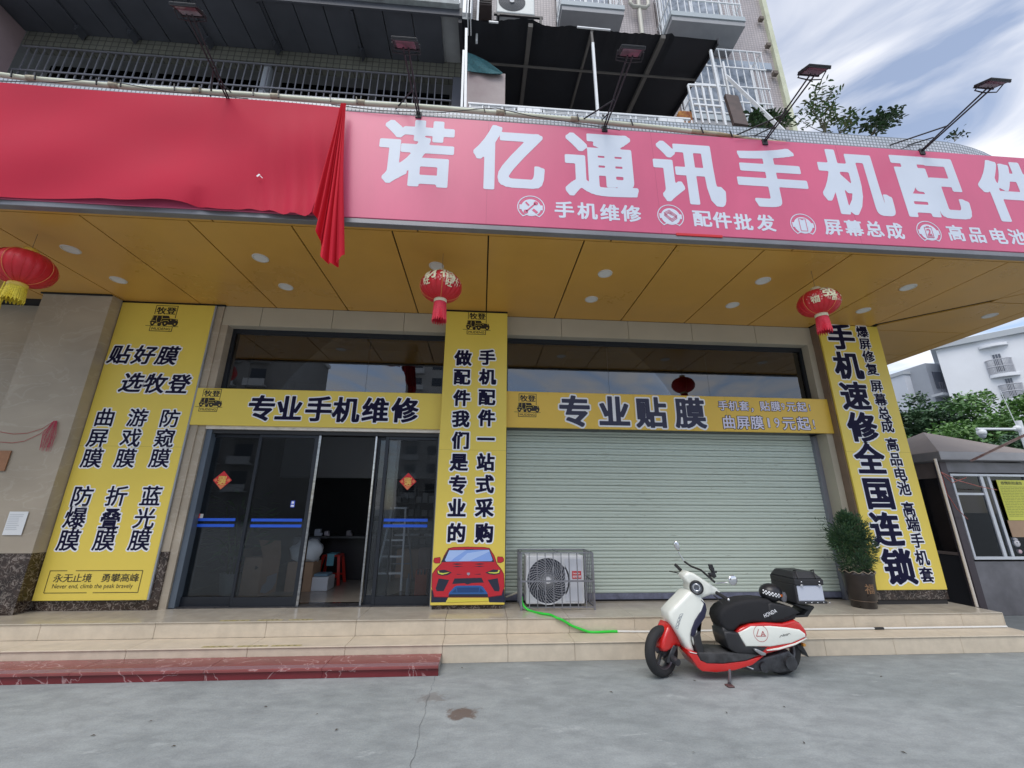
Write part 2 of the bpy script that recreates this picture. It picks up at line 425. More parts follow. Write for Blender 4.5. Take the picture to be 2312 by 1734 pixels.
# ================================================================== GROUND AND STEPS
def ground_material():
    M = bpy.data.materials.new('worn_concrete'); M.use_nodes = True
    N, L = M.node_tree.nodes, M.node_tree.links
    b = N['Principled BSDF']
    t = N.new('ShaderNodeTexCoord')
    def noise(sc, det=6, st=(1, 1, 1), dist=0.0, rot=0.0, ro=0.6):
        mpn = N.new('ShaderNodeMapping'); mpn.inputs['Scale'].default_value = st; mpn.inputs['Rotation'].default_value = (0, 0, rot); L.new(t.outputs['Object'], mpn.inputs[0])
        n = N.new('ShaderNodeTexNoise'); n.inputs['Scale'].default_value = sc; n.inputs['Detail'].default_value = det; n.inputs['Distortion'].default_value = dist; n.inputs['Roughness'].default_value = ro
        L.new(mpn.outputs[0], n.inputs['Vector']); return n
    def ramp(n, p0, p1, c0, c1):
        r = N.new('ShaderNodeValToRGB'); r.color_ramp.elements[0].position = p0; r.color_ramp.elements[1].position = p1
        r.color_ramp.elements[0].color = (*c0, 1); r.color_ramp.elements[1].color = (*c1, 1); L.new(n.outputs['Fac'], r.inputs[0]); return r
    def mixc(a, bb, fac, mode='MIX'):
        x = N.new('ShaderNodeMixRGB'); x.blend_type = mode
        if isinstance(fac, float): x.inputs[0].default_value = fac
        else: L.new(fac, x.inputs[0])
        L.new(a, x.inputs[1])
        if isinstance(bb, tuple): x.inputs[2].default_value = (*bb, 1)
        else: L.new(bb, x.inputs[2])
        return x.outputs[0]
    n1 = noise(0.55, 7, (1, 1.5, 1), 0.6)
    c = ramp(n1, 0.36, 0.64, (0.265, 0.292, 0.298), (0.33, 0.357, 0.365)).outputs[0]
    n2 = noise(3.4, 10, (1, 1.8, 1), 0.25, 0.35, 0.7)
    c = mixc(c, ramp(n2, 0.38, 0.62, (0.82, 0.82, 0.83), (1.07, 1.07, 1.07)).outputs[0], 1.0, 'MULTIPLY')
    n3 = noise(1.6, 12, (1, 2.6, 1), 0.4, -0.25, 0.72)
    mk = ramp(n3, 0.60, 0.70, (0, 0, 0), (0.5, 0.5, 0.5)).outputs[0]
    c = mixc(c, (0.50, 0.53, 0.54), mk)
    n4 = noise(2.3, 12, (1, 3.2, 1), 0.4, 0.15, 0.75)
    mk2 = ramp(n4, 0.60, 0.76, (0, 0, 0), (0.45, 0.45, 0.45)).outputs[0]
    c = mixc(c, (0.17, 0.19, 0.195), mk2)
    n9 = noise(70, 4, (1, 1, 1), 0.0, 0.0, 0.8)
    c = mixc(c, ramp(n9, 0.3, 0.7, (0.86, 0.86, 0.86), (1.12, 1.12, 1.12)).outputs[0], 1.0, 'MULTIPLY')
    # small dark gum spots
    v = N.new('ShaderNodeTexVoronoi'); v.inputs['Scale'].default_value = 0.9; v.inputs['Randomness'].default_value = 1.0; L.new(t.outputs['Object'], v.inputs['Vector'])
    sp = N.new('ShaderNodeMapRange'); sp.inputs['From Min'].default_value = 0.008; sp.inputs['From Max'].default_value = 0.014; sp.inputs['To Min'].default_value = 0.6; sp.inputs['To Max'].default_value = 0.0
    L.new(v.outputs['Distance'], sp.inputs[0]); c = mixc(c, (0.05, 0.05, 0.05), sp.outputs[0])
    # darker band along the foot of the steps and two mud stains, each with a ragged outline
    s = N.new('ShaderNodeSeparateXYZ'); L.new(t.outputs['Object'], s.inputs[0])
    nn = noise(9, 6, (1, 1, 1), 0.4)
    def spot(cx_, cy_, rx, ry, col, amt):
        global _dummy
        q = N.new('ShaderNodeVectorMath'); q.operation = 'SUBTRACT'; L.new(t.outputs['Object'], q.inputs[0]); q.inputs[1].default_value = (cx_, cy_, 0)
        q2 = N.new('ShaderNodeVectorMath'); q2.operation = 'MULTIPLY'; q2.inputs[1].default_value = (1 / rx, 1 / ry, 0); L.new(q.outputs[0], q2.inputs[0])
        ln = N.new('ShaderNodeVectorMath'); ln.operation = 'LENGTH'; L.new(q2.outputs[0], ln.inputs[0])
        ad = N.new('ShaderNodeMath'); ad.operation = 'MULTIPLY_ADD'; ad.inputs[1].default_value = 2.6; L.new(nn.outputs['Fac'], ad.inputs[0]); L.new(ln.outputs['Value'], ad.inputs[2])
        mr = N.new('ShaderNodeMapRange'); mr.inputs['From Min'].default_value = 1.8; mr.inputs['From Max'].default_value = 2.2; mr.inputs['To Min'].default_value = amt; mr.inputs['To Max'].default_value = 0
        L.new(ad.outputs[0], mr.inputs[0]); return mr.outputs[0]
    p = atZ(1040, 1610, 0); c = mixc(c, (0.11, 0.065, 0.045), spot(p[0], p[1], 0.17, 0.13, None, 0.8))
    p = atZ(975, 1575, 0); c = mixc(c, (0.14, 0.10, 0.08), spot(p[0], p[1], 0.16, 0.12, None, 0.35))
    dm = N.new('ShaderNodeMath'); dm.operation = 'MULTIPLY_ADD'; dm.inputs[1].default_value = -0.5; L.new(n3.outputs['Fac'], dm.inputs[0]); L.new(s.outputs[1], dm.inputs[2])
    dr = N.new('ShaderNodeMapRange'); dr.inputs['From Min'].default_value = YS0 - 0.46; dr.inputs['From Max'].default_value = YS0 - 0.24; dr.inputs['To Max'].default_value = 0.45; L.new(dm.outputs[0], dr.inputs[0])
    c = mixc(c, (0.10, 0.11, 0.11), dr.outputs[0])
    L.new(c, b.inputs['Base Color'])
    rr = N.new('ShaderNodeMapRange'); rr.inputs['To Min'].default_value = 0.55; rr.inputs['To Max'].default_value = 0.85; L.new(n2.outputs['Fac'], rr.inputs[0]); L.new(rr.outputs[0], b.inputs['Roughness'])
    n5 = noise(45, 6); bp = N.new('ShaderNodeBump'); bp.inputs['Strength'].default_value = 0.25; bp.inputs['Distance'].default_value = 0.01
    L.new(n5.outputs['Fac'], bp.inputs['Height'])
    n6 = noise(2.5, 4); bp2 = N.new('ShaderNodeBump'); bp2.inputs['Strength'].default_value = 0.25; bp2.inputs['Distance'].default_value = 0.03
    L.new(n6.outputs['Fac'], bp2.inputs['Height']); L.new(bp.outputs[0], bp2.inputs['Normal']); L.new(bp2.outputs[0], b.inputs['Normal'])
    return M
g = MB(); g.add([(-400, -300, 0), (400, -300, 0), (400, 500, 0), (-400, 500, 0)], [(0, 1, 2, 3)])
ground = g.build('ground', ground_material()); ground['kind'] = 'structure'
# crack running from the foot of the steps towards the camera
pts = [(985, 1525), (978, 1545), (968, 1570), (962, 1600), (950, 1640), (944, 1675), (930, 1720), (925, 1760)]
cb = MB(); L_, R_ = [], []
for i in range(29):
    t = i / 28 * (len(pts) - 1); k = min(int(t), len(pts) - 2); f = t - k
    px = pts[k][0] * (1 - f) + pts[k + 1][0] * f; py = pts[k][1] * (1 - f) + pts[k + 1][1] * f
    p = atZ(px, py, 0); w = random.uniform(0.0006, 0.0026); j = random.uniform(-0.012, 0.012)
    L_.append((p[0] - w + j, p[1], 0.004)); R_.append((p[0] + w + j, p[1], 0.004))
for i in range(28): cb.add([L_[i], R_[i], R_[i + 1], L_[i + 1]], [(0, 1, 2, 3)])
cb.build('crack', mat('crack_dark', (0.16, 0.17, 0.175), 0.9), ground)
# dry leaves and grit scattered on the concrete
lf = MB()
for px, py in [(1043, 1507), (1190, 1545), (1568, 1536), (1770, 1595), (1380, 1562), (1640, 1608), (1990, 1527), (2040, 1698), (1565, 1698), (1815, 1676), (600, 1595), (716, 1612), (210, 1660), (340, 1628), (760, 1647), (392, 1684)]:
    p = atZ(px, py, 0.008); a = random.uniform(0, 3); s_ = random.uniform(0.007, 0.014)
    lf.add([(p[0] + s_ * 1.6 * math.cos(a), p[1] + s_ * 1.6 * math.sin(a), 0.006), (p[0] - s_ * .5 * math.sin(a), p[1] + s_ * .5 * math.cos(a), 0.012), (p[0] - s_ * 1.6 * math.cos(a), p[1] - s_ * 1.6 * math.sin(a), 0.006), (p[0] + s_ * .5 * math.sin(a), p[1] - s_ * .5 * math.cos(a), 0.010)], [(0, 1, 2, 3)])
lo = lf.build('fallen_leaves', mat('dry_leaf', (0.07, 0.05, 0.03), 0.8)); lo['kind'] = 'stuff'

XR = 6.75     # right end of the steps
steps = thing('entrance_steps', 'two broad beige tiled steps running along the whole shop front', 'steps', (0, YS0, 0))
MB().box(-12, XR - 0.02, YS0 + 0.02, 14, -0.02, Z1 - 0.02).box(-12, XR - 0.02, YS1 + 0.02, 14, 0.1, Z2 - 0.02).build('core', mat('mortar', (0.2, 0.17, 0.13), 0.9), steps)
def tile_row(y0, y1, z0, z1, xs, name, mt):
    for a, b_ in zip(xs[:-1], xs[1:]):
        MB().bev(a + 0.0015, b_ - 0.0015, y0, y1, z0, z1, 0.003, 1).build(name, mt, steps)
xa = [-12, -10.8, -9.6, -8.4, -7.2, -6.0, -4.83, -3.63, -2.43]
j1 = [float(atY(x, y, YS0)[0]) for x, y in [(998, 1480), (1147, 1470), (1298, 1465), (1863, 1460)]]
xs1 = [-9.6, -8.4, -7.2, -6.0, -4.8, -3.6, -2.4, -1.4, j1[0], j1[1], j1[2], j1[2] + 0.8, j1[2] + 1.6, j1[3], j1[3] + 0.85, j1[3] + 1.7, XR]
xs1 = sorted(x for x in xs1 if x <= XR)
tile_row(YS0, YS0 + 0.015, 0.0, Z1 - 0.012, xs1, 'riser_tile', M_steptile)
tile_row(YS0 - 0.012, YS1, Z1 - 0.012, Z1, xs1, 'tread_tile', M_steptile)
j2 = [float(atY(x, y, YS1)[0]) for x, y in [(1005, 1410), (1145, 1410), (1285, 1408), (1929, 1405), (2045, 1405), (2174, 1405)]]
xs2 = [-9.6, -8.4, -7.2, -6.0, -4.8, -3.6, -2.4, -1.4, j2[0], j2[1], j2[2], j2[2] + 0.8, j2[2] + 1.6, j2[2] + 2.4, j2[3], j2[4], j2[5], XR]
tile_row(YS1, YS1 + 0.015, Z1, Z2 - 0.012, xs2, 'riser_tile', M_steptile)
tile_row(YS1 - 0.012, 6.30, Z2 - 0.012, Z2, xs2, 'landing_tile', M_steptop)
MB().box(XR, XR + 0.012, YS0 + 0.05, YS1 - 0.02, 0, Z1 - 0.012).box(XR, XR + 0.012, YS1, 6.9, 0, Z2 - 0.013).build('end_tile', M_steptile, steps)
MB().box(6.2, XR, 6.302, 6.9, Z2 - 0.012, Z2).build('landing_tile', M_steptop, steps)

ms = thing('marble_step', 'low dark red veined marble step lying in front of the beige steps', 'step', (-3, 4.9, 0))
rx1 = float(atY(1000, 1500, 4.97)[0]) - 0.0
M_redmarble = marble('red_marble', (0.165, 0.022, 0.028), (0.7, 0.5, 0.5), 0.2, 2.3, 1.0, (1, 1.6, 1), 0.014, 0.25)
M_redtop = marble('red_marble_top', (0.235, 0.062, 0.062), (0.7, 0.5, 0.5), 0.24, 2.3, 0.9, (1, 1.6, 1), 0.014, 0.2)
RZ = 0.095
for a, b_ in zip([-7.4, -6.2, -5.0, -3.8, -2.6, -1.5], [-6.2, -5.0, -3.8, -2.6, -1.5, -0.375]):
    MB().bev(a + .001, b_ - .001, 4.805, 4.83, 0, RZ - 0.026, 0.002, 1).build('riser_slab', M_redmarble, ms)
    MB().bev(a + .001, b_ - .001, 4.78, YS0 - 0.002, RZ - 0.025, RZ, 0.004, 2).build('tread_slab', M_redtop, ms)
    for k in range(4): MB().box(a + .002, b_ - .002, 4.80 + k * 0.022, 4.806 + k * 0.022, RZ, RZ + 0.001).build('groove', mat('groove_grey', (0.28, 0.22, 0.26), 0.5), ms)
MB().box(-7.4, -0.38, 4.835, YS0 - 0.002, 0, RZ - 0.026).build('bed', mat('mortar2', (0.3, 0.29, 0.27), 0.9), ms)

# worn yellow anti-slip tapes on the step edges
M_tape = mat('worn_yellow_tape', (0.55, 0.47, 0.12), 0.6, var=0.3, vscale=25, col2=(0.52, 0.44, 0.3))
def tape(segs, Y, z, label):
    t = thing('warning_tape', label, 'tape', (-2, Y, z), 'worn warning tapes on the step edges')
    for (xa_, xb_) in segs:
        mb = MB().box(xa_, xb_, Y + 0.012, Y + 0.055, z + 0.001, z + 0.003); mb.build('strip', M_tape, t)
        tx = MB(); n = 5
        for i, ch in enumerate('小心台阶'):
            w = (xb_ - xa_) / n; cxx = xa_ + w * (i + 0.9)
            put(tx, ch, cxx, 0, w * 0.55, 0.03, 0, 0.01, 16, map3=lambda u, v: (u, Y + 0.033 + v, z + 0.004))
        tx.build('lettering', mat('faded_black', (0.08, 0.07, 0.05), 0.7), t)
xx = lambda px, py, z: float(atZ(px, py, z)[0])
tape([(xx(455, 1462, Z1), xx(522, 1462, Z1)), (xx(536, 1460, Z1), xx(602, 1460, Z1)), (xx(612, 1459, Z1), xx(680, 1458, Z1))], YS0, Z1, 'row of worn yellow anti slip tape on the lower beige step')
tape([(xx(497, 1402, Z2), xx(562, 1402, Z2)), (xx(580, 1402, Z2), xx(635, 1402, Z2)), (xx(650, 1401, Z2), xx(705, 1400, Z2))], YS1, Z2, 'faded strips of yellow tape at the upper step edge below the door')

# ================================================================== SHOP BUILDING
B = thing('shop_building', 'corner shop building with ochre soffit, beige stone pillars and pink tiled flats above', 'building', (0, YW, 0))
def part(name, mb, mt, parent=None): return mb.build(name, mt, parent or B)
cpx0, cpx1 = -0.60, 0.325
# ---- pillars
PC = part('pillar', MB().box(cpx0 + .015, cpx1 - .015, 5.985, 6.6, 0.62, ZC - 0.004), M_stone)
PCb = []
for a, b_ in [(cpx0 + 0.005, -0.44), (-0.436, -0.13), (-0.126, 0.1), (0.104, cpx1 - 0.005)]:
    part('base_slab', MB().bev(a, b_, 5.975, 6.02, Z2, 0.62, 0.002, 1), M_granite)
part('pillar_core', MB().box(cpx0 + .02, cpx1 - .02, 6.021, 6.6, Z2, 0.61), M_granite)
# left pillar: projecting block, then the face that carries the sign
LX0, LX1 = -5.50, -4.03
part('pillar', MB().box(-6.45, LX0, 5.90, 6.7, 1.03, ZC - .004), M_stone)
part('base_slab', MB().bev(-6.46, LX0 + .006, 5.892, 6.7, Z2, 1.028, 0.003, 1), M_granite)
part('pillar', MB().box(LX0 + .001, LX1, 6.10, 6.7, 1.03, ZC - .004), M_stone)
part('base_slab', MB().bev(LX0 + .008, LX1 + .005, 6.094, 6.7, Z2, 1.028, 0.003, 1), M_granite)
# far left wall
for a, b_ in [(-9.2, -7.9), (-7.898, -6.455)]:
    for z0, z1 in [(1.03, 1.9), (1.902, 2.8), (2.802, 3.7), (3.702, ZC - .004)]:
        part('stone_slab', MB().box(a, b_, 6.36, 6.42, z0, z1), M_stone)
    part('base_slab', MB().bev(a, b_, 6.35, 6.42, Z2, 1.028, 0.003, 1), M_granite)
# right pillar with brown left flank
RX0, RX1 = 5.52, 6.60
part('pillar', MB().box(RX0, RX1, 5.995, 6.7, 0.64, ZC - .004), M_brownside)
for a, b_ in [(RX0 - .006, 6.0), (6.004, RX1 + .012)]:
    part('base_slab', MB().bev(a, b_, 5.985, 6.7, Z2 + 0.06, 0.638, 0.003, 1), M_granite)
part('plinth', MB().box(RX0 + .02, RX1 - .01, 6.0, 6.7, Z2, Z2 + 0.058), mat('dark_gap', (0.03, 0.028, 0.028), 0.8))
# ---- header panels above the transoms
def jx(px, py): return float(atY(px, py, YW)[0])
lj = [LX1, jx(593, 700), jx(753, 705), jx(914, 708), cpx0]
rj = [cpx1, jx(1267, 721), jx(1417, 725), jx(1560, 734), jx(1702, 737), RX0]
ZH = 4.26
for js in (lj, rj):
    for a, b_ in zip(js[:-1], js[1:]):
        part('header_panel', MB().bev(a + .003, b_ - .003, YW, YW + 0.03, ZH, ZC - .004, .002, 1).box(a + .003, b_ - .003, YW + .031, YW + .14, ZH, ZH + .02), M_panel)
part('header_core', MB().box(LX1, RX0, YW + .035, YW + .5, ZH + .021, 4.7), M_dark)
# jambs either side
part('jamb', MB().box(LX1, LX1 + .10, YW + .0, YW + .3, Z2, ZH), M_stone)
part('jamb', MB().box(LX1 + .101, LX1 + .18, YW + .03, YW + .3, Z2, 2.74), M_jamb)
part('jamb', MB().box(RX0 - .10, RX0 - .001, YW, YW + .33, Z2, ZH), M_panel)
part('jamb', MB().box(RX0 - .17, RX0 - .101, YW + .2, YW + .33, Z2, 2.74), mat('shutter_guide', (0.28, 0.29, 0.34), 0.4, 0.5))
part('jamb', MB().box(cpx1 + .0, cpx1 + .05, YW + .2, YW + .33, Z2, 2.74), M_jamb)
# ---- transom windows
def transom(x0, x1, splits, z0, z1):
    w = thing_part('transom_window')
    Y = YW + 0.14
    fr = [('frame', MB().box(x0, x1, Y, Y + .07, z1 - .07, z1).box(x0, x0 + .05, Y, Y + .07, z0, z1 - .07).box(x1 - .05, x1, Y, Y + .07, z0, z1 - .07).box(x0 + .05, x1 - .05, Y, Y + .07, z0, z0 + .05))]
    for n, mb in fr: mb.build(n, M_frame, w)
    xs = [x0 + .05] + splits + [x1 - .05]
    for a, b_ in zip(xs[:-1], xs[1:]):
        MB().box(a + .002, b_ - .002, Y + .03, Y + .036, z0 + .05, z1 - .07).build('pane', M_tglass, w)
    return w
def thing_part(name, parent=None):
    o = bpy.data.objects.new(name, None); COL.objects.link(o); o.empty_display_size = 0.1; o.parent = parent or B; return o
sx_ = lambda px, py: float(atY(px, py, YW + .16)[0])
transom(LX1 + .10, cpx0 + .01, [sx_(560, 850), sx_(828, 850)], 3.10, ZH)
transom(cpx1, RX0 - .10, [sx_(1374, 850), sx_(1598, 850)], 3.10, ZH)
part('lintel', MB().box(LX1, cpx0, YW + .04, YW + .30, 2.76, 3.098), M_frame)
part('lintel', MB().box(cpx1, RX0, YW + .04, YW + .40, 2.76, 3.098), M_frame)
# ---- sliding glass doors
def dx_(px0, py0, px1, py1, Y=YW + .06):
    return (float(atY(px0, py0, Y)[0]) + float(atY(px1, py1, Y)[0])) / 2
D0, D1, D2 = dx_(472, 983, 385, 1371), dx_(585, 983, 514.6, 1368), dx_(713, 980, 674.7, 1368)
D3, D4 = dx_(851, 983, 817, 1368), cpx0 - 0.01
DZ0, DZ1 = Z2 + .01, 2.64
part('door_head', MB().bev(LX1 + .1, cpx0, YW + .0, YW + .12, 2.655, 2.735, .004, 1), M_chrome)
part('door_head_box', MB().box(LX1 + .18, cpx0, YW + .04, YW + .2, 2.60, 2.655), M_black)
def door(x0, x1, Y, left_w, right_w, bot=.11, mt=M_frame):
    d = thing_part('glass_door')
    MB().bev(x0, x0 + left_w, Y, Y + .045, DZ0, DZ1 - .04, .003, 1).build('stile', mt, d)
    MB().bev(x1 - right_w, x1, Y, Y + .045, DZ0, DZ1 - .04, .003, 1).build('stile', mt, d)
    MB().bev(x0 + left_w, x1 - right_w, Y, Y + .045, DZ0, DZ0 + bot, .003, 1).build('bottom_rail', mt, d)
    MB().bev(x0 + left_w, x1 - right_w, Y, Y + .045, DZ1 - .085, DZ1 - .04, .003, 1).build('top_rail', mt, d)
    MB().box(x0 + left_w, x1 - right_w, Y + .02, Y + .028, DZ0 + bot, DZ1 - .085).build('pane', M_glass, d)
    return d
M_mirror = mat('polished_steel', (0.35, 0.35, 0.36), 0.12, 1.0, var=0.3, vscale=4, stretch=(1, 1, 8))
door(D0, D1 - .003, YW + .12, .03, .02)
door(D1 + .003, D2, YW + .07, .04, .05)
MB().bev(D2 + .002, D2 + .035, YW + .065, YW + .12, DZ0, DZ1 - .04, .003, 1).build('edge_trim', M_mirror, B)
door(D3, D3 + .30, YW + .13, .03, .02)
MB().bev(D3 - .03, D3 - .002, YW + .065, YW + .12, DZ0, DZ1 - .04, .003, 1).build('edge_trim', M_mirror, B)
door(D3 + .12, D4 - .03, YW + .07, .05, .03)
part('door_jamb', MB().box(D4 - .03, D4 + .02, YW + .0, YW + .12, Z2, DZ1), mat('door_jamb_metal', (0.3, 0.3, 0.3), .3, .7))
part('threshold', MB().bev(LX1 + .1, D4, YW + .03, YW + .22, Z2, Z2 + .012, .002, 1), mat('threshold_stone', (0.05, 0.05, 0.055), .3, var=.4, vscale=12))
# ---- roller shutter: every slat
sh = thing_part('roller_shutter')
SX0, SX1, SY = cpx1 + .05, RX0 - .17, YW + .27
nsl = 25; z0s = Z2 + .10; hs = (2.78 - z0s) / nsl
M_slat = mat('pale_green_shutter', (0.60, 0.68, 0.60), 0.42, 0.0, var=0.16, vscale=1.1, stretch=(0.35, 1, 9), detail=10, col2=(0.64, 0.72, 0.64))
prof = [(0.010, 0.0), (-0.004, 0.006), (-0.012, 0.12), (-0.013, 0.30), (-0.009, 0.42), (-0.002, 0.47), (-0.009, 0.52), (-0.013, 0.64), (-0.012, 0.82), (-0.005, 0.925), (0.012, 0.95), (0.012, 1.0)]
slat_mb = MB()
vs = []
for x in (SX0, SX1):
    for dy_, t in prof: vs.append((x, SY + dy_, z0s + t * hs))
npf = len(prof)
slat_mb.add(vs, [(i, i + 1, npf + i + 1, npf + i) for i in range(npf - 1)])
s0 = slat_mb.build('slat', M_slat, sh)
for i in range(1, nsl):
    c = s0.copy(); COL.objects.link(c); c.parent = sh; c.location = (0, random.uniform(-.002, .002), i * hs); c.rotation_euler = (0, random.uniform(-.0003, .0003), 0)
MB().box(SX0, SX1, SY + .009, SY + .013, z0s, 2.78).build('backing', mat('shutter_gap', (0.10, 0.115, 0.11), .7), sh)
MB().bev(SX0, SX1, SY - .02, SY + .03, Z2 + .02, z0s - .002, .004, 1).build('bottom_bar', mat('shutter_foot', (0.16, 0.17, 0.24), 0.5, .2, var=.3, vscale=10), sh)
MB().box(SX0, SX1, SY - .01, SY + .03, Z2 + .002, Z2 + .018).build('rubber_seal', M_black, sh)
part('shutter_box', MB().box(cpx1, RX0 - .1, YW + .05, YW + .5, 2.80, 3.09), M_frame)
# ---- soffit
seams = [-9.87, -8.77, -7.67, -6.57, -5.475, -4.375, -3.264, -2.173, -1.078, 0.007, 1.121, 2.23, 3.312, 4.42, 5.50, 6.50]
g_ = .009
for a, b_ in zip(seams[:-1], seams[1:]):
    y1 = 6.118 if not (a > 5.4) else 5.98
    yb = 6.118
    MB().box(a + g_, b_ - g_, 4.065, y1, ZC, ZC + .02).build('soffit_panel', M_gold, B)
def poly_panel(p):
    mb = MB(); n = len(p); mb.add([(x, y, ZC) for x, y in p] + [(x, y, ZC + .02) for x, y in p], [tuple(range(n))[::-1], tuple(range(n, 2 * n))] + [(i, (i + 1) % n, n + (i + 1) % n, n + i) for i in range(n)])
    mb.build('soffit_panel', M_gold, B)
e = .012
poly_panel([(6.506, 4.065), (7.49, 4.065), (7.49, 4.93 - 0.0), (6.506, 5.88)])
poly_panel([(7.50, 4.065), (8.34, 4.065), (7.50, 4.92)])
poly_panel([(8.36, 4.085), (8.36, 5.03), (7.51, 5.03), (7.51, 4.935)])
poly_panel([(8.36, 5.045), (8.36, 6.10), (6.61, 6.10), (6.61, 5.93), (7.50, 5.045)])
poly_panel([(8.36, 6.115), (8.36, 7.20), (6.61, 7.20), (6.61, 6.115)])
poly_panel([(8.36, 7.215), (8.36, 8.3), (6.61, 8.3), (6.61, 7.215)])
poly_panel([(8.36, 8.315), (8.36, 9.9), (6.61, 9.9), (6.61, 8.315)])
part('soffit_edge', MB().box(8.375, 8.60, 4.0, 9.9, ZC, ZC + .03), M_gold)
tj = [-9.9] + [float(atZ(x, y, ZC)[0]) for x, y in [(473, 491), (942, 516), (1382, 539), (1791, 563)]] + [7.2, 8.37]
for a, b_ in zip(tj[:-1], tj[1:]):
    MB().box(a + g_, b_ - g_, 3.985, 4.055, ZC + .0, ZC + .02).build('soffit_trim', M_gold, B)
part('canopy_core', MB().box(-9.9, 8.58, 3.985, 9.9, ZC + .022, 6.14), mat('canopy_core', (0.015, 0.013, 0.012), .9))
part('shadow_gap', MB().box(-6.46, cpx0, 6.119, 6.14, ZC - .003, ZC + .02).box(cpx1, 5.5, 6.119, 6.14, ZC - .003, ZC + .02), M_dark)
for gb_ in ((cpx0 - .02, cpx1 + .02, 5.955, 5.984), (LX0 - .0, LX1 + .02, 6.075, 6.099), (-6.47, LX0, 5.875, 5.899)): part('gap_trim', MB().box(*gb_, ZC - .022, ZC - .001), M_dark)
part('fascia', MB().bev(-9.9, 8.6, 3.905, 3.984, 4.548, 4.608, .004, 1), mat('grey_fascia', (0.21, 0.21, 0.225), .35, .25, var=.1, vscale=2))
# ---- parapet band above the signboard, with a rounded corner
M_mosaic = tiles('pale_blue_mosaic', (0.58, 0.63, 0.70), (0.50, 0.55, 0.62), (0.20, 0.23, 0.25), 0.047, 0.047, 0.007, .25)
M_mosaic_dark = tiles('grey_mosaic', (0.26, 0.29, 0.33), (0.21, 0.24, 0.28), (0.10, 0.11, 0.12), 0.047, 0.047, 0.007, .25)
pw = MB(); PT = 6.40
pathp = [(-9.9, 4.0), (5.9, 4.0)] + [(5.9 + 4.0 * math.sin(a), 4.0 + 4.0 * (1 - math.cos(a))) for a in [math.radians(k * 3.5) for k in range(1, 12)]] + [(8.5, 5.2), (8.5, 12)]
for (xa_, ya_), (xb_, yb_) in zip(pathp[:-1], pathp[1:]):
    k = len(pw.v)
    t = Vector((xb_ - xa_, yb_ - ya_)).normalized(); n = Vector((-t.y, t.x)) * .14
    pw.add([(xa_, ya_, 6.05), (xb_, yb_, 6.05), (xb_, yb_, PT), (xa_, ya_, PT), (xa_ + n.x, ya_ + n.y, 6.1), (xb_ + n.x, yb_ + n.y, 6.1), (xb_ + n.x, yb_ + n.y, PT), (xa_ + n.x, ya_ + n.y, PT)],
           [(0, 1, 2, 3), (5, 4, 7, 6), (3, 2, 6, 7)])
part('parapet', pw, M_mosaic)
tf = MB(); tf.box(-9.9, 5.4, 4.12, 9.9, 6.142, 6.2).box(5.401, 7.3, 5.9, 9.9, 6.142, 6.2).box(5.401, 6.6, 4.5, 5.899, 6.142, 6.2); part('terrace_floor', tf, mat('terrace_floor', (0.25, 0.24, 0.22), .8))
# ---- interior of the shop
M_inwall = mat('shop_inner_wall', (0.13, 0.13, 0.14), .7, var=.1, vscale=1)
part('floor', MB().box(-4.4, 5.5, 6.36, 11.5, Z2 - .01, Z2 - .002), mat('polished_shop_floor', (0.36, 0.32, 0.27), .10, var=.12, vscale=1.5))
part('floor_border', MB().add([(-1.55, 6.40, Z2 + .002), (-1.3, 6.40, Z2 + .002), (-.2, 8.9, Z2 + .002), (-.42, 8.9, Z2 + .002)], [(0, 1, 2, 3)]).box(-4.0, -0.65, 6.365, 6.47, Z2 - .001, Z2 + .002), mat('dark_floor_strip', (0.03, 0.025, 0.02), .12))
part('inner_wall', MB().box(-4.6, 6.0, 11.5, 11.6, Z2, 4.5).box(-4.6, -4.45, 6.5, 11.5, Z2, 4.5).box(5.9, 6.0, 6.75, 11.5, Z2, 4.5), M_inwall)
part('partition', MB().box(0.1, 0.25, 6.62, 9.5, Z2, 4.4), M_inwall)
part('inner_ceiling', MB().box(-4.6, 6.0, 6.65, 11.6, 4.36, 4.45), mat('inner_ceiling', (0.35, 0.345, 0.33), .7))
part('ceiling_beam', MB().box(-4.4, 0.1, 9.6, 9.8, 2.22, 4.36), mat('pale_bulkhead', (0.62, 0.63, 0.66), .7))
part('ceiling_coffer', MB().box(-3.2, -1.2, 6.9, 8.0, 4.22, 4.36).box(1.5, 3.6, 7.0, 9.5, 4.22, 4.36), mat('coffer', (0.36, 0.35, 0.33), .7))

# ================================================================== UPPER FLOORS
M_tile_pink = tiles('pink_grey_mosaic', (0.50, 0.45, 0.45), (0.44, 0.40, 0.41), (0.30, 0.27, 0.28), 0.062, 0.062, 0.007, .45)
M_grey_conc = mat('weathered_grey_render', (0.30, 0.31, 0.32), .8, var=.14, vscale=2, detail=8)
M_cream = mat('cream_trim', (0.60, 0.62, 0.46), .6, var=.1, vscale=4)
TZ = 27
part('tower_wall', MB().box(-0.44, 6.02, 6.1, 17, 6.2, TZ), M_tile_pink)
part('corner_pipe', MB().box(6.0, 6.10, 6.02, 6.14, 6.3, TZ), M_cream)
for px, py in [(1722, 42), (1738, 102), (1754, 165)]:
    p = atY(px, py, 6.0); part('pipe_bracket', MB().box(p[0] - .07, p[0] + .02, 5.98, 6.06, p[2] - .03, p[2] + .05), mat('rust_bracket', (0.16, 0.13, 0.11), .8))
